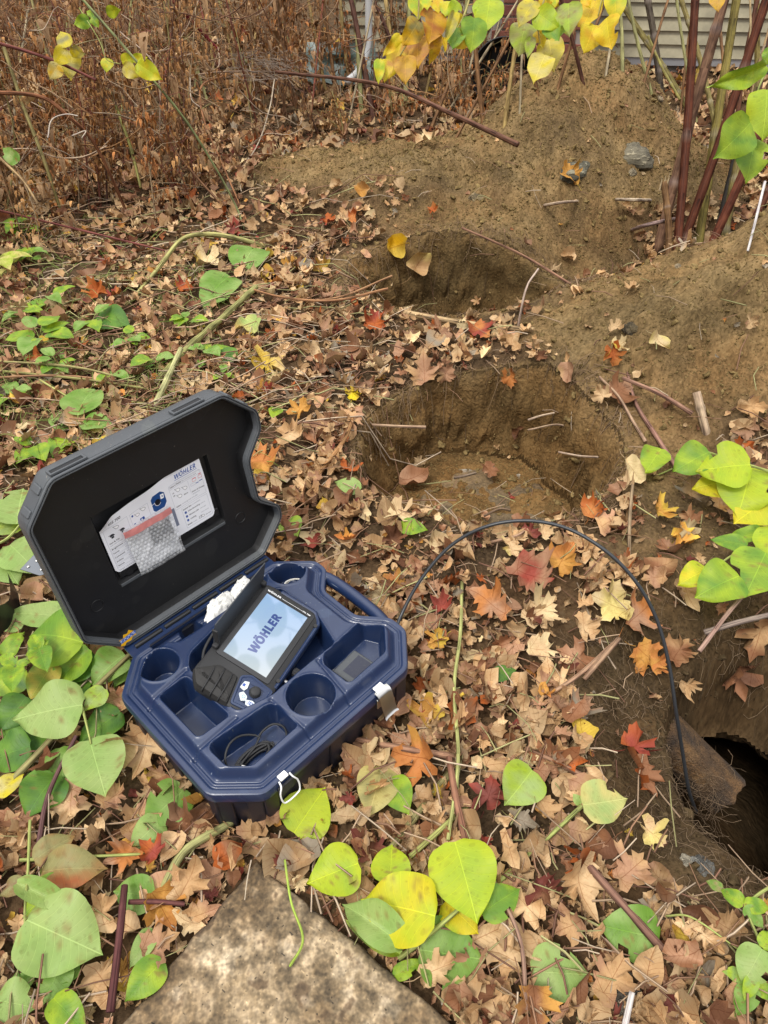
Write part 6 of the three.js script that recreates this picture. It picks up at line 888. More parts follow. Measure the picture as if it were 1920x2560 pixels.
// ---- loose stems, needles and fine roots: too many to count
{
  const R = rng(31), mb = new MB(), tones = [[0.50, 0.36, 0.22], [0.36, 0.21, 0.12], [0.60, 0.48, 0.32], [0.24, 0.13, 0.08], [0.44, 0.42, 0.18]];
  for (let i = 0; i < 4400; i++) { const z = -0.25 - 4.2 * Math.pow(R(), 1.3), x = rr(R, -1, 1) * (0.75 + 0.52 * -z); if (pitR(x, z) < 1.5 || blocked(x, z, -0.01) || (soilAt(x, z) > 0.3 && R() < 0.75)) continue; const l = rr(R, 0.03, 0.13), a = R() * 6.28, y = H(x, z) + 0.012 + 0.035 * R(), dy = rr(R, -0.3, 0.3) * l; const p = V(x, y, z), q = V(x + Math.cos(a) * l, y + dy, z + Math.sin(a) * l), hq = H(q.x, q.z) + 0.004; if (blocked(q.x, q.z, -0.01)) continue; if (q.y < hq) q.y = hq; const m = p.clone().lerp(q, 0.5).add(V((R() - 0.5) * l * 0.2, 0.01 * R(), (R() - 0.5) * l * 0.2)); tube(mb, [p, m, q], rr(R, 0.0007, 0.0022), scl(tones[Math.floor(R() * 5)], rr(R, 0.7, 1.1)), 4, false); }
  for (let i = 0; i < 170; i++) { const u = rr(R, -30, 820), v = rr(R, 520, 1150), p = G(u, v), l = rr(R, 0.15, 0.5), a = rr(R, -0.6, 0.6) + (R() < 0.5 ? 0.4 : 0), N = 5, P = []; for (let k = 0; k <= N; k++) { const x = p.x + Math.cos(a) * l * k / N, z = p.z - Math.sin(a) * l * k / N + 0.02 * Math.sin(k + i); P.push(V(x, H(x, z) + 0.025 + 0.03 * R(), z)); } if (P.some((q) => blocked(q.x, q.z, -0.02) || q.z > -1.45)) continue; tube(mb, P, rr(R, 0.0012, 0.0030), scl(tones[Math.floor(R() * 5)], rr(R, 0.75, 1.2)), 5, false); }
  tag(part('loose_stems', mb.geo(), M.bark, scene), 'scattered thin twigs and straw over the leaf litter', 'twigs', null, 'stuff');
  { const gb = new MB(); for (let i = 0; i < 900; i++) { const u = rr(R, -20, 640), v = rr(R, 560, 1180); if (R() > 1.15 - u / 760) continue; const p = G(u, v), l = rr(R, 0.05, 0.16), a = R() * 6.28, e = p.clone().add(V(Math.cos(a) * l, rr(R, 0.01, 0.06), Math.sin(a) * l)); if (blocked(p.x, p.z, -0.02)) continue; const m = p.clone().lerp(e, 0.5).add(V(0, 0.02 + 0.02 * R(), 0)); tube(gb, [p, m, e], (t) => 0.0016 * (1 - 0.8 * t), mixc([0.22, 0.34, 0.06], [0.44, 0.46, 0.16], R()), 3, false); } tag(part('grass_blades', gb.geo(), M.bark, scene), 'thin green grass and stems in the litter at left', 'grass', null, 'stuff'); }
  const rb = new MB(); // fine roots round the pipe hole and along the cut edges
  const rootAt = (x, z, l, r, c) => { let p = V(x, H(x, z) + 0.006, z), a = R() * 6.28; const P = [p]; for (let k = 0; k < 4; k++) { a += rr(R, -0.9, 0.9); const q = P[P.length - 1].clone().add(V(Math.cos(a) * l / 4, 0, Math.sin(a) * l / 4)); q.y = H(q.x, q.z) + 0.004 + 0.02 * R(); P.push(q); } tube(rb, P, r, c, 3, false); };
  for (let i = 0; i < 1100; i++) { const a = R() * 6.28, r = rr(R, 1.0, 2.1); rootAt(0.855 + Math.cos(a) * 0.22 * r, -0.83 + Math.sin(a) * 0.25 * r, rr(R, 0.02, 0.07), rr(R, 0.0003, 0.0008), scl([0.30, 0.215, 0.125], rr(R, 0.5, 1.3))); }
  for (const [cx, cz, rx, rz] of [[0.325, -1.80, 0.385, 0.375], [0.34, -2.93, 0.49, 0.34]]) for (let i = 0; i < 420; i++) { const a = R() * 6.28, r = rr(R, 0.92, 1.12); rootAt(cx + Math.cos(a) * rx * r, cz + Math.sin(a) * rz * r, rr(R, 0.02, 0.08), rr(R, 0.0005, 0.0014), scl([0.36, 0.25, 0.14], rr(R, 0.6, 1.2))); }
  for (let i = 0; i < 150; i++) { const c = at(rr(R, 1640, 1800), rr(R, 1880, 2100), -0.25 + 0.03 * R()), P = [c]; let a = R() * 6.28; for (let k = 0; k < 4; k++) { a += rr(R, -1, 1); P.push(P[P.length - 1].clone().add(V(Math.cos(a) * 0.016, rr(R, -0.012, 0.012), Math.sin(a) * 0.016))); } tube(rb, P, rr(R, 0.0003, 0.0008), scl([0.22, 0.155, 0.09], rr(R, 0.4, 1.3)), 3, false); }
  tag(part('fine_roots', rb.geo(), M.bark, scene), 'fine hair roots along the edges of the holes', 'roots', null, 'stuff');
}
// ---- the carpet of leaves: sampled over the ground; the largest in view are leaves of their own, the rest one mass
{
  const R = rng(99), all = [];
  const tones = [['tan', 'pale', 24], ['pale', 'tan', 17], ['pink', 'tan', 17], ['brown', 'pink', 11], ['umber', 'brown', 4], ['rust', 'brown', 4], ['red', 'maroon', 0.9], ['orange', 'amber', 1.6], ['yellow', 'amber', 1.8], ['grey', 'tan', 5], ['cream', 'pale', 5], ['maroon', 'brown', 3]];
  const tot = tones.reduce((a, b) => a + b[2], 0); const pick = () => { let t = R() * tot; for (const k of tones) { if ((t -= k[2]) < 0) return k; } return tones[0]; };
  const add = (x, z, size, layer) => {
    const p = V(x, H(x, z), z), [u, v, dp] = proj(p); if (u < -160 || u > 2080 || v > 2720 || dp < 0.3) return;
    const [, , hc] = holeR(x, z), S = soilAt(x, z); let dens = 1 - sst(0.0, 0.75, S) * (layer ? 0.975 : 0.93); if (hc < 1.5) dens *= 0.22 + 0.78 * sst(0.95, 1.5, hc); if (hc < 0.75) return;
    const cl = 0.62 + 0.55 * fbm(x * 4.7 + 50, z * 4.7, 2); if (R() > dens * cl * 1.5 || blocked(x, z)) return;
    if (layer && R() < 0.93 && spotted.some(([a, b, s]) => (a - x) ** 2 + (b - z) ** 2 < (s * 0.42 + size * 0.22) ** 2)) return;
    { const [sa, sb] = slabLocal(x, z), e = Math.min(sa, sb); if (e > -size * (R() < 0.12 ? 0.0 : 0.30)) return; }
    all.push({ p, u, v, dp, size, layer, kind: R() < 0.72 ? 'm' : 'o', k: pick(), px: size * F / dp, seed: Math.floor(R() * 1e9) }); const w = all[all.length - 1]; if (w.kind === 'o' && ['red', 'orange', 'maroon', 'rust'].includes(w.k[0])) w.k = tones[3];
  };
  // bits and torn scraps low down, whole leaves above
  for (let i = 0; i < 16000; i++) { const z = -0.15 - 5.2 * Math.pow(R(), 1.35), x = rr(R, -1, 1) * (0.75 + 0.52 * -z); add(x, z, rr(R, 0.018, 0.045), 0); }
  for (let i = 0; i < 14000; i++) { const z = -0.15 - 4.6 * Math.pow(R(), 1.25), x = rr(R, -1, 1) * (0.75 + 0.52 * -z); add(x, z, 0.035 + 0.065 * Math.pow(R(), 1.5), 1); }
  for (let i = 0; i < 5200; i++) { const z = -3.6 - 4.2 * R(), x = rr(R, -1, 1) * (0.9 + 0.55 * -z); add(x, z, rr(R, 0.07, 0.13), 1); }
  const inView = all.filter((l) => l.layer === 1 && l.u > 10 && l.u < 1910 && l.v > 250 && l.v < 2550 && !spotted.some(([a, b, s]) => Math.hypot(l.p.x - a, l.p.z - b) < s * 0.42)).sort((a, b) => b.px - a.px);
  const own = new Set(inView.slice(0, 300 - LEAVES.length));
  const build = (mb, l, O) => {
    const Q = rng(l.seed), a = Q() * 6.283, N = nrm(l.p.x, l.p.z, 0.04).add(V((Q() - 0.5) * 0.9, 0, (Q() - 0.5) * 0.9 + 0.08)); const [X, Y, Z] = frameAt(l.p, V(Math.cos(a), 0, Math.sin(a)), N);
    const k = rr(Q, 0.66, 1.32), c1 = scl(PAL[l.k[0]], k), c2 = scl(PAL[l.k[1]], k * rr(Q, 0.8, 1.05));
    const cre = []; for (let q = 0; q < (l.layer ? 2 : 1); q++) if (Q() < 0.75) { const ta = Q() * 6.28, al = rr(Q, 0.3, 1.7); cre.push([Math.cos(ta), Math.sin(ta), rr(Q, 0.02, 0.28), Math.cos(al), Math.sin(al) * (Q() < 0.8 ? 1 : -0.3)]); }
    blade(mb, l.kind, l.size, O, X, Y, Z, c1, { R: Q, crease: cre, scrap: Q() < (l.layer ? 0.30 : 0.8), rings: l.layer && l.p.z > -2.3 ? 3 : 2, edge: rr(Q, 0.05, 0.28), crinkle: rr(Q, 0.02, 0.08), curl: rr(Q, -0.35, 1) * (l.kind === 'o' ? 3.4 : 3.0), axis: Q() * 3.1, col2: c2, fold: rr(Q, -0.3, 0.35), cup: rr(Q, -0.2, 0.5), tatter: l.layer ? rr(Q, 0.05, 0.30) : 0.6, wid: rr(Q, 0.75, 1.1), stalk: l.layer && Q() < 0.35 ? 1 : 0 });
  };
  const lift = (l) => (l.layer ? 0.010 + 0.028 * hash2(l.seed, 3) : 0.004 + 0.008 * hash2(l.seed, 4));
  const mass = new MB(); const words = { tan: 'tan', pale: 'pale tan', pink: 'pinkish brown', brown: 'brown', umber: 'dark brown', rust: 'rust red', red: 'red', orange: 'orange', yellow: 'yellow', grey: 'grey brown', cream: 'cream', maroon: 'maroon' };
  const short = (s) => /^(.*?leaf)\b/.exec(s)?.[1], counts = new Map(); for (const l of LEAVES) { const s = short(l[8]); if (s) counts.set(s, (counts.get(s) ?? 0) + 1); }
  const marks = LEAVES.map((l) => [l[0], l[1], short(l[8])]).filter((m) => m[2] && counts.get(m[2]) === 1 && m[2].split(' ').length > 2);
  const near = (u, v) => { let b = null, bd = 1e9; for (const m of marks) { const d = Math.hypot(m[0] - u, m[1] - v); if (d < bd) { bd = d; b = m; } } if (bd > 190) return null; const dx = u - b[0], dy = v - b[1]; return (Math.abs(dx) > Math.abs(dy) ? (dx > 0 ? 'right of the ' : 'left of the ') : dy > 0 ? 'below the ' : 'above the ') + b[2]; };
  const zone = (u, v, p) => near(u, v) ?? zone0(u, v, p);
  const zone0 = (u, v, p) => { const [a, b] = caseLocal(p.x, p.z), [s, t] = slabLocal(p.x, p.z);
    if (Math.min(s, t) > -0.16 && Math.max(s, t) > -0.16 && v > 2050) return s < t ? 'along the right edge of the slab' : 'along the left edge of the slab';
    if (a < 0 && b > 0 && v > 1650) return 'on the ground left of the case'; if (v > 2250) return u > 960 ? 'at the bottom right of the picture' : 'at the bottom left of the picture';
    if (b > 0.42 && a > -0.1 && a < 0.55 && b < 0.7) return 'on the ground in front of the case latches'; if (a > 0.5 && v > 1350 && u < 1250) return 'on the ground right of the case';
    if (v > 1320 && u > 1150 && u < 1700 && v < 1800) return 'under the black cable arch'; if (u > 1250 && v > 1800) return 'left of the old pipe hole'; if (u > 1500 && v > 950) return 'on the ground at the right border'; if (u > 850 && v > 780 && v < 1320) return 'round the rim of the round hole';
    if (u < 640 && v > 600 && v < 1300) return u < 330 ? 'on the ground at the left border behind the case' : 'on the ground behind the case lid'; if (v > 700) return 'between the case and the holes'; return 'on the ground near the back'; };
  for (const l of all) {
    if (own.has(l)) { const mb = new MB(); build(mb, l, V(0, 0, 0)); const tip = l.kind === 'm' ? 'maple leaf' : 'oval leaf';
      const o = single(l.kind === 'm' ? 'maple_leaf' : 'fallen_leaf', mb.geo(), M.dryLeaf, (l.px > 125 ? 'large ' : l.px < 100 ? 'smaller ' : '') + words[l.k[0]] + ' ' + tip + ' ' + zone(l.u, l.v, l.p), 'leaf', 'dry leaves ' + zone(l.u, l.v, l.p)); o.position.copy(l.p); o.position.y += lift(l);
    } else build(mass, l, l.p.clone().add(V(0, lift(l), 0)));
  }
  const o = part('leaf_litter', mass.geo(), M.dryLeaf, scene); tag(o, 'carpet of brown and tan fallen leaves over the ground', 'leaf litter', null, 'stuff');
  console.log('litter', all.length, mass.i.length / 3);
}
// ---- crumbs of soil on the mounds, in the holes and on bare earth
{
  const R = rng(4), g = new THREE.IcosahedronGeometry(1, 1), p = g.attributes.position, q = V();
  for (let i = 0; i < p.count; i++) { q.fromBufferAttribute(p, i).normalize(); q.multiplyScalar(0.70 + 0.55 * fbm(q.x * 2.3 + 4, q.y * 2.3 + q.z * 3.3, 2)); p.setXYZ(i, q.x, q.y * 0.8, q.z); }
  g.deleteAttribute('normal'); const uvs = g.attributes.uv; for (let i = 0; i < uvs.count; i++) uvs.setXY(i, uvs.getX(i) * 0.05, uvs.getY(i) * 0.05); const gg = mergeVertices(g, 1e-3); gg.computeVertexNormals();
  const list = [];
  for (let i = 0; i < 170000 && list.length < 60000; i++) { const z = -0.4 - 4.6 * R(), x = -1.1 + 3.7 * R(), S = soilAt(x, z); const far = -z > 3.3; if (R() > S * 0.9 + 0.05 || blocked(x, z)) continue; const [u, v] = proj(V(x, H(x, z), z)); if (pitR(x, z) < 1.05 || u < -60 || u > 1980) continue; const f = R(); list.push([x, z, 0.0013 + 0.0026 * f + 0.014 * Math.pow(f, 60) + (far ? 0.0012 : 0)]); }
  const im = new THREE.InstancedMesh(gg, PHY({ map: soilMap, roughness: 0.97, specularIntensity: 0.1 }), list.length), m = new THREE.Matrix4(), e = new THREE.Quaternion(), c = new THREE.Color();
  list.forEach(([x, z, s], i) => { e.setFromEuler(new THREE.Euler(R() * 6, R() * 6, R() * 6)); m.compose(V(x, H(x, z) + s * 0.15, z), e, V(s * rr(R, 0.8, 1.4), s * rr(R, 0.7, 1), s * rr(R, 0.8, 1.3))); im.setMatrixAt(i, m); const k = rr(R, 0.75, 1.15), [, , hc] = holeR(x, z), d = 1 - sst(0.9, 1.7, hc); const w = mixc([0.30, 0.21, 0.088], [0.08, 0.055, 0.030], d * 0.9); im.setColorAt(i, c.setRGB(w[0] * k, w[1] * k, w[2] * k)); });  // crumbs darkened towards the pipe hole to match its painted shade
  im.name = 'soil_crumbs'; im.castShadow = im.receiveShadow = true; tag(im, 'loose crumbs and clods of brown soil', 'soil', null, 'stuff'); scene.add(im);
}
// ---------------------------------------------------------------- house wall behind
{
  const house = thing('house_wall', 'beige clapboard house wall with grey foundation in the background', 'house'); house.position.set(2.1, 0, -6.45); house.rotation.y = -0.09;
  const boardTex = dataTex(256, (u, v) => { const k = 0.88 + 0.30 * (tf(u, v, 8, 4, 71) - 0.5) + 0.06 * (tf(u, v, 60, 2, 72) - 0.5); return [k, k, k]; }, true);
  const bm = STD({ map: boardTex, color: rgb(0.47, 0.42, 0.28), roughness: 0.6 }), fm = STD({ map: soilMap, color: rgb(0.30, 0.29, 0.27), bumpMap: soilBump, bumpScale: 0.01, roughness: 0.9 });
  const prof = new THREE.Shape([[0, 0], [0.026, 0.001], [0.024, 0.010], [0.006, 0.0885], [0, 0.0885]].map((p) => new THREE.Vector2(...p)));
  const bg = new THREE.ExtrudeGeometry(prof, { depth: 4.9, bevelEnabled: false }); bg.rotateY(-Math.PI / 2); bg.translate(4.9, 0, 0);
  for (let k = 0; k < 12; k++) { const b = part('siding_board', bg, bm, house); b.position.set(-2.45, 0.10 + k * 0.0865, 0); }
  const f = new THREE.BoxGeometry(4.9, 0.5, 0.12); f.translate(0, -0.155, -0.075); part('foundation', f, fm, house);
  const w = new THREE.BoxGeometry(4.9, 1.3, 0.10); w.translate(0, 0.75, -0.055); part('wall_core', w, STD({ color: rgb(0.4, 0.36, 0.27), roughness: 0.9 }), house);
  const fl = new THREE.BoxGeometry(4.9, 0.05, 0.03); fl.translate(0, 0.073, 0.002); part('flashing', fl, STD({ color: rgb(0.36, 0.36, 0.37), metalness: 0.3, roughness: 0.5 }), house);
  // brick chimney foot
  const ch = thing('brick_chimney', 'red brick chimney foot against the house behind the yellow leaves', 'chimney'); ch.position.set(1.06, -0.2, -6.05); ch.rotation.y = -0.09;
  const mort = new THREE.BoxGeometry(0.62, 1.6, 0.36); mort.translate(0, 0.8, 0); part('mortar', mort, STD({ color: rgb(0.30, 0.26, 0.22), roughness: 0.95 }), ch);
  const R = rng(8), br = new RoundedBoxGeometry(0.195, 0.060, 0.05, 1, 0.004), mats = [[0.26, 0.085, 0.055], [0.21, 0.07, 0.05], [0.30, 0.11, 0.07]].map((c) => STD({ color: rgb(...c), map: boardTex, roughness: 0.9 }));
  for (let r = 0; r < 20; r++) for (let k = -2; k <= 1; k++) { const x = (k + 0.5) * 0.207 + (r % 2 ? 0.05 : -0.05); if (Math.abs(x) > 0.30) continue; const b = part('brick', br, mats[Math.floor(R() * 3)], ch); b.position.set(clamp(x, -0.215, 0.215), 0.035 + r * 0.072, 0.166 + 0.004 * R()); }
  // black drum and white downpipe
  const dr = single('black_drum', new THREE.LatheGeometry([[0, 0], [0.17, 0], [0.18, 0.01], [0.19, 0.12], [0.186, 0.13], [0.19, 0.14], [0.2, 0.36], [0.204, 0.37], [0.195, 0.375], [0.18, 0.30]].map((p) => new THREE.Vector2(...p)), 32), STD({ color: rgb(0.012, 0.012, 0.013), roughness: 0.45, side: THREE.DoubleSide }), 'black plastic bucket standing by the house behind the leaves', 'bucket'); dr.position.set(0.80, 0.13, -5.75); dr.rotation.set(1.3, 0.2, 0.1);
  const dp = new MB(); tube(dp, smoothPath([V(-0.10, 1.2, -5.75), V(-0.10, 0.45, -5.75), V(-0.11, 0.30, -5.72), V(-0.16, 0.20, -5.6), V(-0.24, 0.16, -5.45)], 6), 0.024, [1, 1, 1], 12); single('downpipe', dp.geo(), STD({ color: rgb(0.48, 0.48, 0.47), roughness: 0.4 }), 'white rain downpipe with elbow behind the canes', 'downpipe');
  const tb = new MB(); for (let i = 0; i <= 14; i++) for (let j = 0; j <= 8; j++) { const x = -0.55 + i * 0.035, y = 0.04 + j * 0.03; tb.v(x, y + 0.03 * fbm(x * 7, j, 2), -5.9 + 0.09 * fbm(x * 5, y * 9, 3) - j * 0.02, [1, 1, 1], i, j); } for (let i = 0; i < 14; i++) for (let j = 0; j < 8; j++) { const a = i * 9 + j; tb.q(a, a + 9, a + 10, a + 1); } single('tarp_sheet', tb.geo(), STD({ color: rgb(0.11, 0.15, 0.13), roughness: 0.4, side: THREE.DoubleSide }), 'crumpled pale teal plastic sheet behind the canes', 'plastic sheet');
}
// ---------------------------------------------------------------- knotweed canes at right: base u, v, top u, v (photo pixels at depths), radius, colour
{
  const CANES = [
    [1690, 620, 3.12, 1745, -120, 3.0, 0.0185, [0.14, 0.05, 0.035], 'dark red knotweed cane, the leftmost tall one of the clump'], [1685, 470, 3.35, 1850, -140, 3.0, 0.0225, [0.26, 0.165, 0.14], 'thick grey brown knotweed cane crossing behind the dark red one'], [1705, 600, 3.2, 1935, -60, 2.9, 0.0195, [0.16, 0.06, 0.045], 'dark brown knotweed cane leaning right across the clump'], [1750, 590, 3.3, 1860, -120, 3.2, 0.020, [0.30, 0.27, 0.10], 'olive mossy knotweed cane in the clump'], [1785, 590, 3.15, 1960, 180, 2.9, 0.019, [0.20, 0.075, 0.06], 'short thick red brown cane leaning to the right border'], [1815, 600, 3.25, 1905, 150, 3.3, 0.020, [0.28, 0.25, 0.12], 'mossy green cane near the right border'], [1790, 600, 3.4, 1860, 300, 3.4, 0.015, [0.07, 0.07, 0.08], 'blackened cane behind the red brown one'], [1665, 640, 3.15, 1660, 455, 3.1, 0.015, [0.30, 0.19, 0.12], 'broken cane stub with a splintered top'], [1850, 620, 3.2, 1960, 400, 3.1, 0.016, [0.15, 0.06, 0.05], 'dark cane stub at the right border'],
    [1652, 250, 4.9, 1595, -120, 4.9, 0.022, [0.13, 0.115, 0.11], 'dark grey stem behind the back mound'], [1735, 300, 4.8, 1560, 20, 5.0, 0.019, [0.30, 0.28, 0.13], 'mossy branch slanting left in front of the siding'], [1790, 330, 4.6, 1690, -40, 4.8, 0.016, [0.33, 0.30, 0.15], 'pale green cane in front of the siding'], [1700, 250, 4.7, 1620, 90, 4.8, 0.008, [0.45, 0.45, 0.20], 'thin yellow green shoot behind the back mound'], [1880, 350, 3.9, 1890, -80, 3.9, 0.015, [0.30, 0.26, 0.10], 'olive cane close to the right border'], [1740, 210, 4.7, 1770, 130, 4.7, 0.014, [0.46, 0.35, 0.10], 'short yellow cane behind the clump'], [1830, 420, 3.7, 1905, -60, 3.6, 0.012, [0.17, 0.08, 0.06], 'thin dark cane behind the mossy one'], [1845, 430, 3.3, 1925, 60, 3.2, 0.005, [0.62, 0.48, 0.34], 'thin straw coloured stem at the right border'], [1870, 170, 3.0, 1872, -60, 3.0, 0.0045, [0.66, 0.56, 0.40], 'thin pale hanging stem above the green sprig']];
  for (const [u0, v0, d0, u1, v1, d1, r, c, label] of CANES) {
    const a = atDepth(u0, v0, d0), b = atDepth(u1, v1, d1), R = rng(Math.floor(u0 + v0)); if (v0 > 400 || true) { const h = H(a.x, a.z) - 0.05; if (a.y > h && v0 > 230 && r > 0.012) { const t = (h - a.y) / (b.y - a.y); a.lerp(b, Math.max(-0.35, t)); } }
    const m = a.clone().lerp(b, 0.5).add(V(rr(R, -0.02, 0.02), 0, rr(R, -0.02, 0.02)));
    const g = thing('knotweed_cane', label, 'cane', 'canes of the knotweed clump'); part('stem', stemGeo([a, m, b], r, r * 0.9, [c[0] * 0.80, c[1] * 0.72, c[2] * 0.5], 12, 22, Math.max(2, Math.round(a.distanceTo(b) / 0.21)), mixc(scl(c, 0.75), [0.35, 0.27, 0.18], 0.3)), M.stem, g);
    if (label.startsWith('broken')) for (let k = 0; k < 3; k++) { const s = new MB(); tube(s, [b.clone().add(V(-0.012 + k * 0.012, -0.03, 0.008)), b.clone().add(V(-0.016 + k * 0.014, 0.02 + 0.01 * k, 0.01))], (t) => 0.005 * (1 - t) + 0.0006, [0.62, 0.50, 0.30], 5); part('splinter', s.geo(), M.stem, g); }
  }
}
// canes and dead stems standing in front of the house, centre
{
  const R = rng(64); const tints = [[0.42, 0.30, 0.11, 'tan'], [0.26, 0.14, 0.06, 'brown'], [0.12, 0.055, 0.035, 'dark brown'], [0.34, 0.33, 0.13, 'olive'], [0.48, 0.40, 0.24, 'straw coloured'], [0.30, 0.10, 0.06, 'reddish']];
  const C = []; // base u, v, lean in photo pixels over the height, radius
  for (const [u, v, lean, r, k] of [[935, 300, -60, 0.019, 2], [985, 270, -30, 0.018, 0], [1010, 290, 5, 0.017, 3], [905, 290, -30, 0.016, 3], [880, 240, -20, 0.014, 0], [845, 270, -40, 0.013, 1], [1040, 260, -120, 0.013, 2], [1070, 330, 130, 0.011, 1], [1100, 300, 190, 0.008, 4], [1140, 300, 90, 0.009, 4], [1260, 320, 60, 0.011, 0], [1170, 300, -40, 0.011, 1], [1210, 300, -10, 0.012, 1], [1300, 290, 25, 0.006, 4], [820, 250, -50, 0.012, 0], [790, 260, -90, 0.010, 5], [760, 230, -60, 0.012, 3], [735, 260, -30, 0.009, 1], [700, 240, -70, 0.010, 4], [660, 250, -60, 0.009, 1], [640, 200, -100, 0.011, 3], [600, 230, -50, 0.008, 0], [1350, 240, -60, 0.009, 1], [1390, 230, 50, 0.008, 1], [560, 210, -60, 0.009, 5], [520, 250, -90, 0.010, 3], [1130, 350, 170, 0.0075, 1], [960, 240, 15, 0.012, 1], [1060, 250, 40, 0.010, 0], [1110, 260, -60, 0.010, 2], [1150, 240, 20, 0.012, 3], [1190, 260, 70, 0.007, 4], [1230, 250, -90, 0.009, 1], [870, 300, 60, 0.008, 4], [775, 300, 30, 0.007, 5], [680, 300, 50, 0.008, 1], [620, 270, 40, 0.009, 0], [580, 250, 20, 0.008, 1], [540, 230, -20, 0.010, 0], [480, 240, 30, 0.009, 3], [440, 200, -40, 0.010, 1], [400, 260, 50, 0.008, 5], [350, 220, -30, 0.010, 0], [300, 280, 20, 0.009, 3], [250, 200, 40, 0.010, 1], [200, 300, -40, 0.009, 0], [140, 240, 30, 0.010, 3], [90, 330, -20, 0.009, 1], [40, 260, 30, 0.010, 0], [20, 380, 50, 0.008, 4], [1420, 215, 90, 0.008, 1], [1465, 205, -70, 0.009, 2], [1510, 215, 60, 0.007, 4], [1560, 220, -30, 0.010, 3], [1600, 240, 80, 0.007, 1], [1640, 250, -60, 0.009, 3], [1700, 300, 40, 0.008, 1], [1750, 330, -50, 0.010, 3], [1830, 340, -30, 0.010, 1], [1880, 360, 40, 0.009, 2]]) C.push([u, v, lean, r, k]);
  const side = (u) => (u < 180 ? 'at the left border' : u < 420 ? 'in the left thicket' : u < 620 ? 'in the thicket left of centre' : u < 800 ? 'left of the downpipe' : u < 960 ? 'in front of the downpipe' : u < 1120 ? 'behind the yellow leaves' : u < 1300 ? 'left of the back mound' : u < 1620 ? 'behind the back mound' : 'behind the knotweed clump');
  C.forEach(([u, v, lean, r, k], i) => { const a = G(u, v), dp = depthOf(a), b = atDepth(u + lean * 1.6, -140 - 40 * R(), dp + rr(R, -0.3, 0.2)), m = a.clone().lerp(b, 0.5).add(V(rr(R, -0.03, 0.03), 0, 0)); a.y -= 0.03; const c = tints[k];
    const kth = ['thick', 'slender', 'leaning', 'upright', 'knotty', 'weathered'][i % 6];
    const g = thing('dead_cane', kth + ' ' + c[3] + ' cane standing ' + side(u) + ', ' + (i % 3 === 0 ? 'nearer the camera' : i % 3 === 1 ? 'among thinner stems' : 'towards the house'), 'cane', 'canes in front of the house'); part('stem', stemGeo([a, m, b], r, r * 0.75, c.slice(0, 3), 9, 14, Math.round(a.distanceTo(b) / 0.2), scl(c.slice(0, 3), 0.6)), M.stem, g); });
}
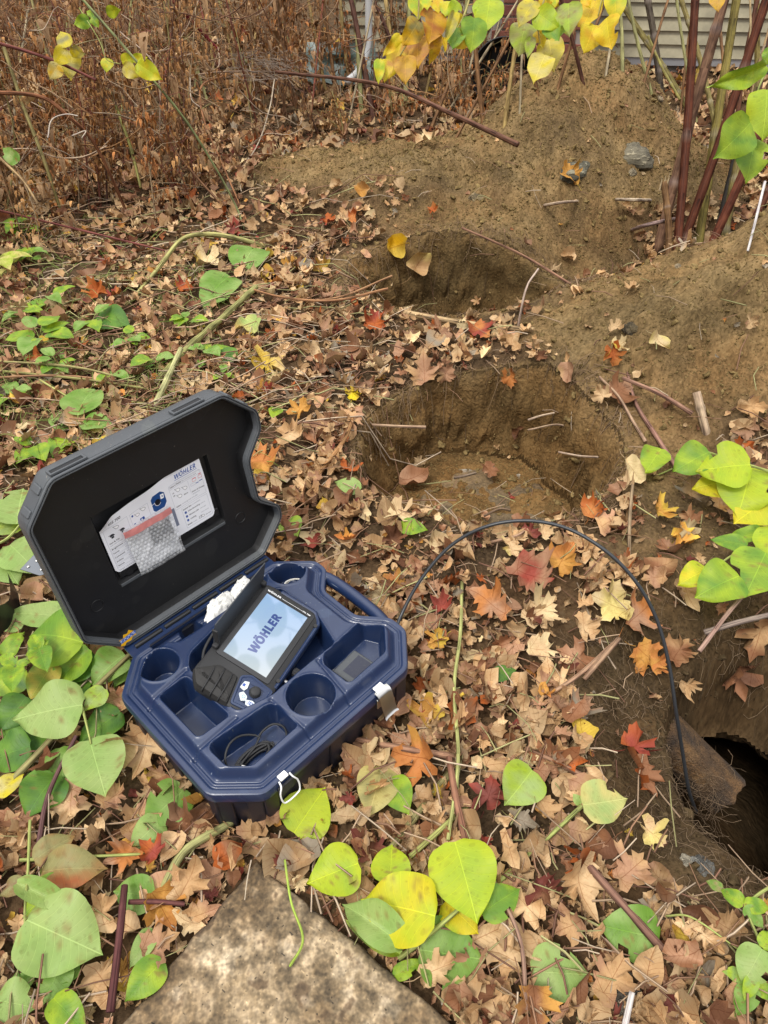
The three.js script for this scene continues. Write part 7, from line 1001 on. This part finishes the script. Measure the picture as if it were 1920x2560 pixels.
// ---------------------------------------------------------------- the thicket of dried weeds
{
  const R = rng(1234);
  const curlBit = (mb, p, l, c, Q) => { // a shrivelled hanging leaf: a small rolled strip
    const a = Q() * 6.28, dx = Math.cos(a), dz = Math.sin(a), w = l * rr(Q, 0.08, 0.24), drop = rr(Q, 0.5, 1), out = rr(Q, 0.2, 0.8), tw = rr(Q, -1.5, 1.5), s = mb.n;
    for (let k = 0; k < 4; k++) { const t = k / 3, ww = w * Math.sin(0.35 + t * 2.6), an = a + 1.57 + tw * t, cx = p.x + dx * out * l * t * (1 - 0.3 * t), cy = p.y - drop * l * t * (0.4 + 0.6 * t) + 0.1 * l * Math.sin(t * 3), cz = p.z + dz * out * l * t * (1 - 0.3 * t); mb.v(cx + Math.cos(an) * ww, cy + ww * 0.3, cz + Math.sin(an) * ww, c, 0.70, 0.3 + t * 0.3); mb.v(cx, cy - ww * 0.5, cz, scl(c, 0.8), 0.75, 0.3 + t * 0.3); mb.v(cx - Math.cos(an) * ww, cy + ww * 0.3, cz - Math.sin(an) * ww, c, 0.8, 0.3 + t * 0.3); }
    for (let k = 0; k < 3; k++) for (let j = 0; j < 2; j++) { const q = s + k * 3 + j; mb.q(q, q + 1, q + 4, q + 3); }
  };
  const kinds = [[0.29, 0.15, 0.058], [0.40, 0.21, 0.08], [0.20, 0.10, 0.042], [0.50, 0.28, 0.11], [0.42, 0.18, 0.06]];
  const stemC = [[0.24, 0.14, 0.075], [0.34, 0.20, 0.10], [0.40, 0.35, 0.14], [0.28, 0.11, 0.07], [0.16, 0.085, 0.06], [0.50, 0.38, 0.22]], sw = ['brown', 'tan', 'olive green', 'reddish', 'dark brown', 'straw coloured'];
  const list = []; let tries = 0;
  while (list.length < 300 && tries++ < 4000) {
    const z = -3.15 - 4.4 * Math.pow(R(), 1.35), x = rr(R, -0.62 * -z - 0.2, 1.25), front = -3.25 - 0.62 * (x + 1.7);   // the front line runs back to the right
    if (z > front + 0.15) continue; if (x > -0.75 && z > -4.75) continue; if (x > 0.15 && (z > -4.95 || x > 0.95)) continue; if (x > -0.4 && R() < 0.25) continue; list.push([x, z]);
  }
  list.forEach(([x, z], i) => {
    const Q = rng(9000 + i), y0 = H(x, z) - 0.02, low = x > -0.4, h = low ? rr(Q, 0.25, 0.7) : rr(Q, 0.5, 1.35) * (z > -3.9 ? 0.8 : 1), lean = V(rr(Q, -0.30, 0.30), 1, rr(Q, -0.22, 0.22)), a = V(0, 0, 0), k = Math.floor(Q() * 6), c = stemC[k], b = lean.clone().multiplyScalar(h), m = b.clone().multiplyScalar(0.5).add(V(rr(Q, -0.06, 0.06), 0, rr(Q, -0.05, 0.05)));
    const u = proj(V(x, 0.3, z)); const where = u[0] < 200 ? 'at the left border of the thicket' : u[0] < 420 ? 'in the left half of the thicket' : u[0] < 640 ? 'in the middle of the thicket' : u[0] < 860 ? 'at the right end of the thicket' : 'behind the low ridge'; const how = z > -4 ? 'in front' : z > -5 ? 'half way back' : z > -6 ? 'further back' : 'at the back';
    const g = thing('dead_weed', (h > 0.95 ? 'tall ' : h > 0.65 ? '' : 'short ') + (lean.x < -0.12 ? 'left-leaning ' : lean.x > 0.12 ? 'right-leaning ' : '') + sw[k] + ' dead weed ' + where + ', ' + how, 'dead weed', 'dead weeds ' + where + ', ' + how); g.position.set(x, y0, z);
    const P = smoothPath([a, m, b], 5), st = new MB(); const r = rr(Q, 0.0025, 0.0065); tube(st, P, (t) => r * (1 - 0.6 * t), c, 5, false);
    const nb = 8 + Math.floor(Q() * 9), bits = new MB(), tone = kinds[Math.floor(Q() * 5)], n = (i % 2 ? 200 : 110) * (low ? 0.8 : 1); const ends = [];
    for (let j = 0; j < nb; j++) { const t = rr(Q, 0.15, 0.95), p = b.clone().multiplyScalar(t).lerp(m, 0.3 * (1 - Math.abs(t - 0.5) * 2)), an = Q() * 6.28, l = rr(Q, 0.08, 0.30) * (1.1 - t * 0.5), q = p.clone().add(V(Math.cos(an) * l, rr(Q, -0.25, 0.55) * l, Math.sin(an) * l)), mid = p.clone().lerp(q, 0.5).add(V(0, 0.03 * Q(), 0)); tube(st, [p, mid, q], (s) => 0.0018 * (1 - 0.6 * s), scl(c, rr(Q, 0.7, 1.1)), 3, false); ends.push([p, q]); }
    for (let j = 0; j < n; j++) { const e = ends[Math.floor(Q() * ends.length)], p = Q() < 0.7 ? e[0].clone().lerp(e[1], Q()) : b.clone().multiplyScalar(rr(Q, 0.1, 1)); p.add(V(rr(Q, -0.025, 0.025), rr(Q, -0.03, 0.02), rr(Q, -0.025, 0.025))); curlBit(bits, p, rr(Q, 0.015, 0.045), scl(tone, rr(Q, 0.7, 1.8)), Q); }
    for (let j = 0; j < 7; j++) { const e = ends[Math.floor(Q() * ends.length)]; curlBit(bits, e[0].clone().lerp(e[1], Q()), rr(Q, 0.06, 0.11), scl([0.50, 0.32, 0.17], rr(Q, 0.6, 1.2)), Q); }
    part('stem', st.geo(), M.bark, g); const f = part('dried_foliage', bits.geo(), M.dryLeaf, g); f.userData.kind = 'stuff';
  });
  // long stems that stand out in the thicket
  const LONG = [[[[190, -20, 3.0], [330, 140, 3.05], [470, 310, 3.2], [592, 520, 3.45], [610, 575, 3.45]], 0.0058, [0.30, 0.34, 0.14], 'long green stem arching through the thicket'], [[[560, 190, 4.1], [505, 215, 3.9], [510, 300, 3.7], [560, 420, 3.6], [640, 605, 3.45]], 0.0055, [0.45, 0.22, 0.10], 'orange brown bramble stem curving down to the ridge'], [[[-30, 100, 3.1], [130, 150, 3.1], [240, 200, 3.1]], 0.007, [0.24, 0.08, 0.06], 'dark red stem entering at the upper left border'], [[[-30, 230, 3.1], [110, 245, 3.15], [170, 290, 3.2], [230, 350, 3.3], [330, 560, 3.6]], 0.0085, [0.34, 0.15, 0.07], 'thick rusty stem bending down through the thicket'], [[[10, 120, 3.2], [60, 270, 3.2], [110, 400, 3.2], [150, 520, 3.3]], 0.0085, [0.32, 0.27, 0.10], 'olive cane slanting at the left border'], [[[70, -40, 3.4], [95, 60, 3.4], [160, 270, 3.5]], 0.007, [0.30, 0.26, 0.10], 'olive cane near the upper left corner'], [[[430, 0, 4.2], [560, 140, 4.4]], 0.010, [0.30, 0.05, 0.05], 'dark crimson stem slanting in the upper thicket'], [[[290, 265, 3.5], [330, 380, 3.5], [352, 470, 3.5]], 0.008, [0.34, 0.33, 0.10], 'short green cane in the middle of the thicket'], [[[400, 330, 3.5], [480, 430, 3.5], [600, 560, 3.5], [640, 600, 3.45]], 0.006, [0.30, 0.16, 0.08], 'brown stem slanting down to the bent green stalk'], [[[686, 200, 4.2], [672, 280, 4.0], [640, 370, 3.9], [580, 450, 3.8]], 0.004, [0.62, 0.52, 0.36], 'pale arching stem right of the orange bramble'], [[[180, 340, 3.1], [215, 328, 3.1], [205, 345, 3.1]], 0.003, [0.62, 0.53, 0.40], 'pale bent twig in the left thicket'], [[[120, 345, 3.1], [130, 300, 3.1], [165, 286, 3.1], [195, 290, 3.1]], 0.003, [0.66, 0.58, 0.46], 'bleached looping twig in the left thicket'], [[[475, 195, 3.4], [480, 250, 3.4], [500, 268, 3.4]], 0.0028, [0.66, 0.56, 0.40], 'short bleached twig in the middle thicket'], [[[300, 80, 3.3], [390, 170, 3.3], [400, 330, 3.4]], 0.004, [0.50, 0.38, 0.26], 'thin buff stem below the yellow green leaves'], [[[0, 395, 3.1], [60, 455, 3.1], [95, 510, 3.1]], 0.006, [0.55, 0.38, 0.18], 'straw coloured cane at the left border'], [[[470, 190, 4.2], [560, 180, 4.2], [700, 180, 4.3]], 0.005, [0.40, 0.28, 0.18], 'horizontal twig carrying a tangle of dead grass']];
  for (const [P, r, c, label] of LONG) single('thicket_stem', stemGeo(branchPts(P), r, r * 0.8, c, 7, 8, r > 0.0055 ? 5 : 0, scl(c, 0.7)), M.stem, label, 'stem', 'long stems in the thicket');
  // dead vines looping through the thicket
  const vb = new MB(), vc = [[0.46, 0.31, 0.17], [0.34, 0.19, 0.09], [0.62, 0.48, 0.32], [0.26, 0.14, 0.08], [0.50, 0.28, 0.12]];
  for (let i = 0; i < 900; i++) { const z = -3.3 - 3.2 * R(), x = rr(R, -0.62 * -z - 0.1, -0.15 + 0.9 * (R() < 0.35 ? 1 : 0)); if (z > -3.25 - 0.62 * (x + 1.7) || (x > -0.75 && z > -4.85)) continue; const P = [V(x, 0.05 + 1.0 * R(), z)]; let a = R() * 6.28; for (let k = 0; k < 4; k++) { a += rr(R, -0.7, 0.7); const q = P[P.length - 1].clone().add(V(Math.cos(a) * 0.12, rr(R, -0.12, 0.10), Math.sin(a) * 0.08)); q.y = Math.max(0.03, q.y); P.push(q); } tube(vb, smoothPath(P, 3), rr(R, 0.0012, 0.0030), scl(vc[Math.floor(R() * 5)], rr(R, 0.7, 1.2)), 4, false); }
  tag(part('dead_vines', vb.geo(), M.bark, scene), 'tangled thin dead vines through the thicket', 'vines', null, 'stuff');
  // tangle of dead grass
  const tg = new MB(); for (let i = 0; i < 80; i++) { const b = atDepth(rr(R, 555, 720), rr(R, 130, 200), 4.25 + rr(R, -0.15, 0.15)), a = rr(R, -0.5, 0.5), l = rr(R, 0.06, 0.22); tube(tg, [b, b.clone().add(V(Math.cos(a) * l * 0.5, rr(R, -0.03, 0.04), rr(R, -0.05, 0.05))), b.clone().add(V(Math.cos(a) * l, Math.sin(a) * l * 0.5 - 0.03, rr(R, -0.08, 0.08)))], 0.0012, scl([0.42, 0.34, 0.25], rr(R, 0.5, 1.1)), 3, false); }
  tag(part('grass_tangle', tg.geo(), M.bark, scene), 'tangle of grey dead grass caught in the thicket', 'dead grass', null, 'stuff');
}

// ---------------------------------------------------------------- the knotweed branch overhead, out of the picture, that the monitor's glass mirrors
{
  const scr = V(-0.24, 0.189, -0.934), mon = scene.getObjectByName('hand_monitor'); const n = V(0, 1, 0).applyQuaternion(mon.quaternion), d = scr.clone().sub(camera.position).normalize(), r = d.clone().addScaledVector(n, -2 * d.dot(n)).normalize();
  const c = scr.clone().addScaledVector(r, 1.75); console.log('mirror', c.x.toFixed(2), c.y.toFixed(2), c.z.toFixed(2), r.x.toFixed(2), r.y.toFixed(2), r.z.toFixed(2));
  const a = V().crossVectors(r, V(0, 0, 1)).normalize(), b = V().crossVectors(a, r).normalize(), R = rng(17), P = (x, y) => c.clone().addScaledVector(a, x).addScaledVector(b, y);
  const leaves = []; for (const [x, y, an] of [[-0.16, 0.02, 2.2], [-0.10, -0.12, 3.6], [0.02, -0.20, 4.6], [0.10, -0.10, 5.2], [0.18, -0.16, 5.6], [0.22, 0.02, 0.2], [0.16, 0.14, 0.9], [-0.02, -0.06, 4.2], [0.30, -0.06, 5.9], [-0.24, -0.06, 3.0], [0.05, 0.05, 1.2], [-0.05, 0.10, 1.8], [0.0, 0.0, 5.0], [0.12, 0.02, 0.4], [-0.12, 0.06, 2.6], [0.06, -0.15, 5.5], [-0.06, -0.16, 4.0], [0.2, 0.1, 0.7], [-0.2, 0.12, 2.3]]) { const p = P(x, y), q = P(x + Math.cos(an) * 0.15, y + Math.sin(an) * 0.15).add(V(0, -0.03, 0)); leaves.push([p, q, 'lime', 'acid', { up: r.clone().negate(), wid: 0.9 }]); }
  sprig('knotweed_branch', 'green knotweed branch overhead that shows mirrored in the monitor glass', 'branch', [[[P(0.9, 0.5), P(0.5, 0.2), P(0.2, 0.0), P(0.0, -0.05), P(-0.2, 0.0)], 0.006, 0.003, SL], [[P(0.2, 0), P(0.12, -0.1), P(0.02, -0.18)], 0.003, 0.002, SL], [[P(0.1, -0.02), P(0.12, 0.08), P(0.16, 0.14)], 0.003, 0.002, SL]], leaves);
}
renderer.render(scene, camera);
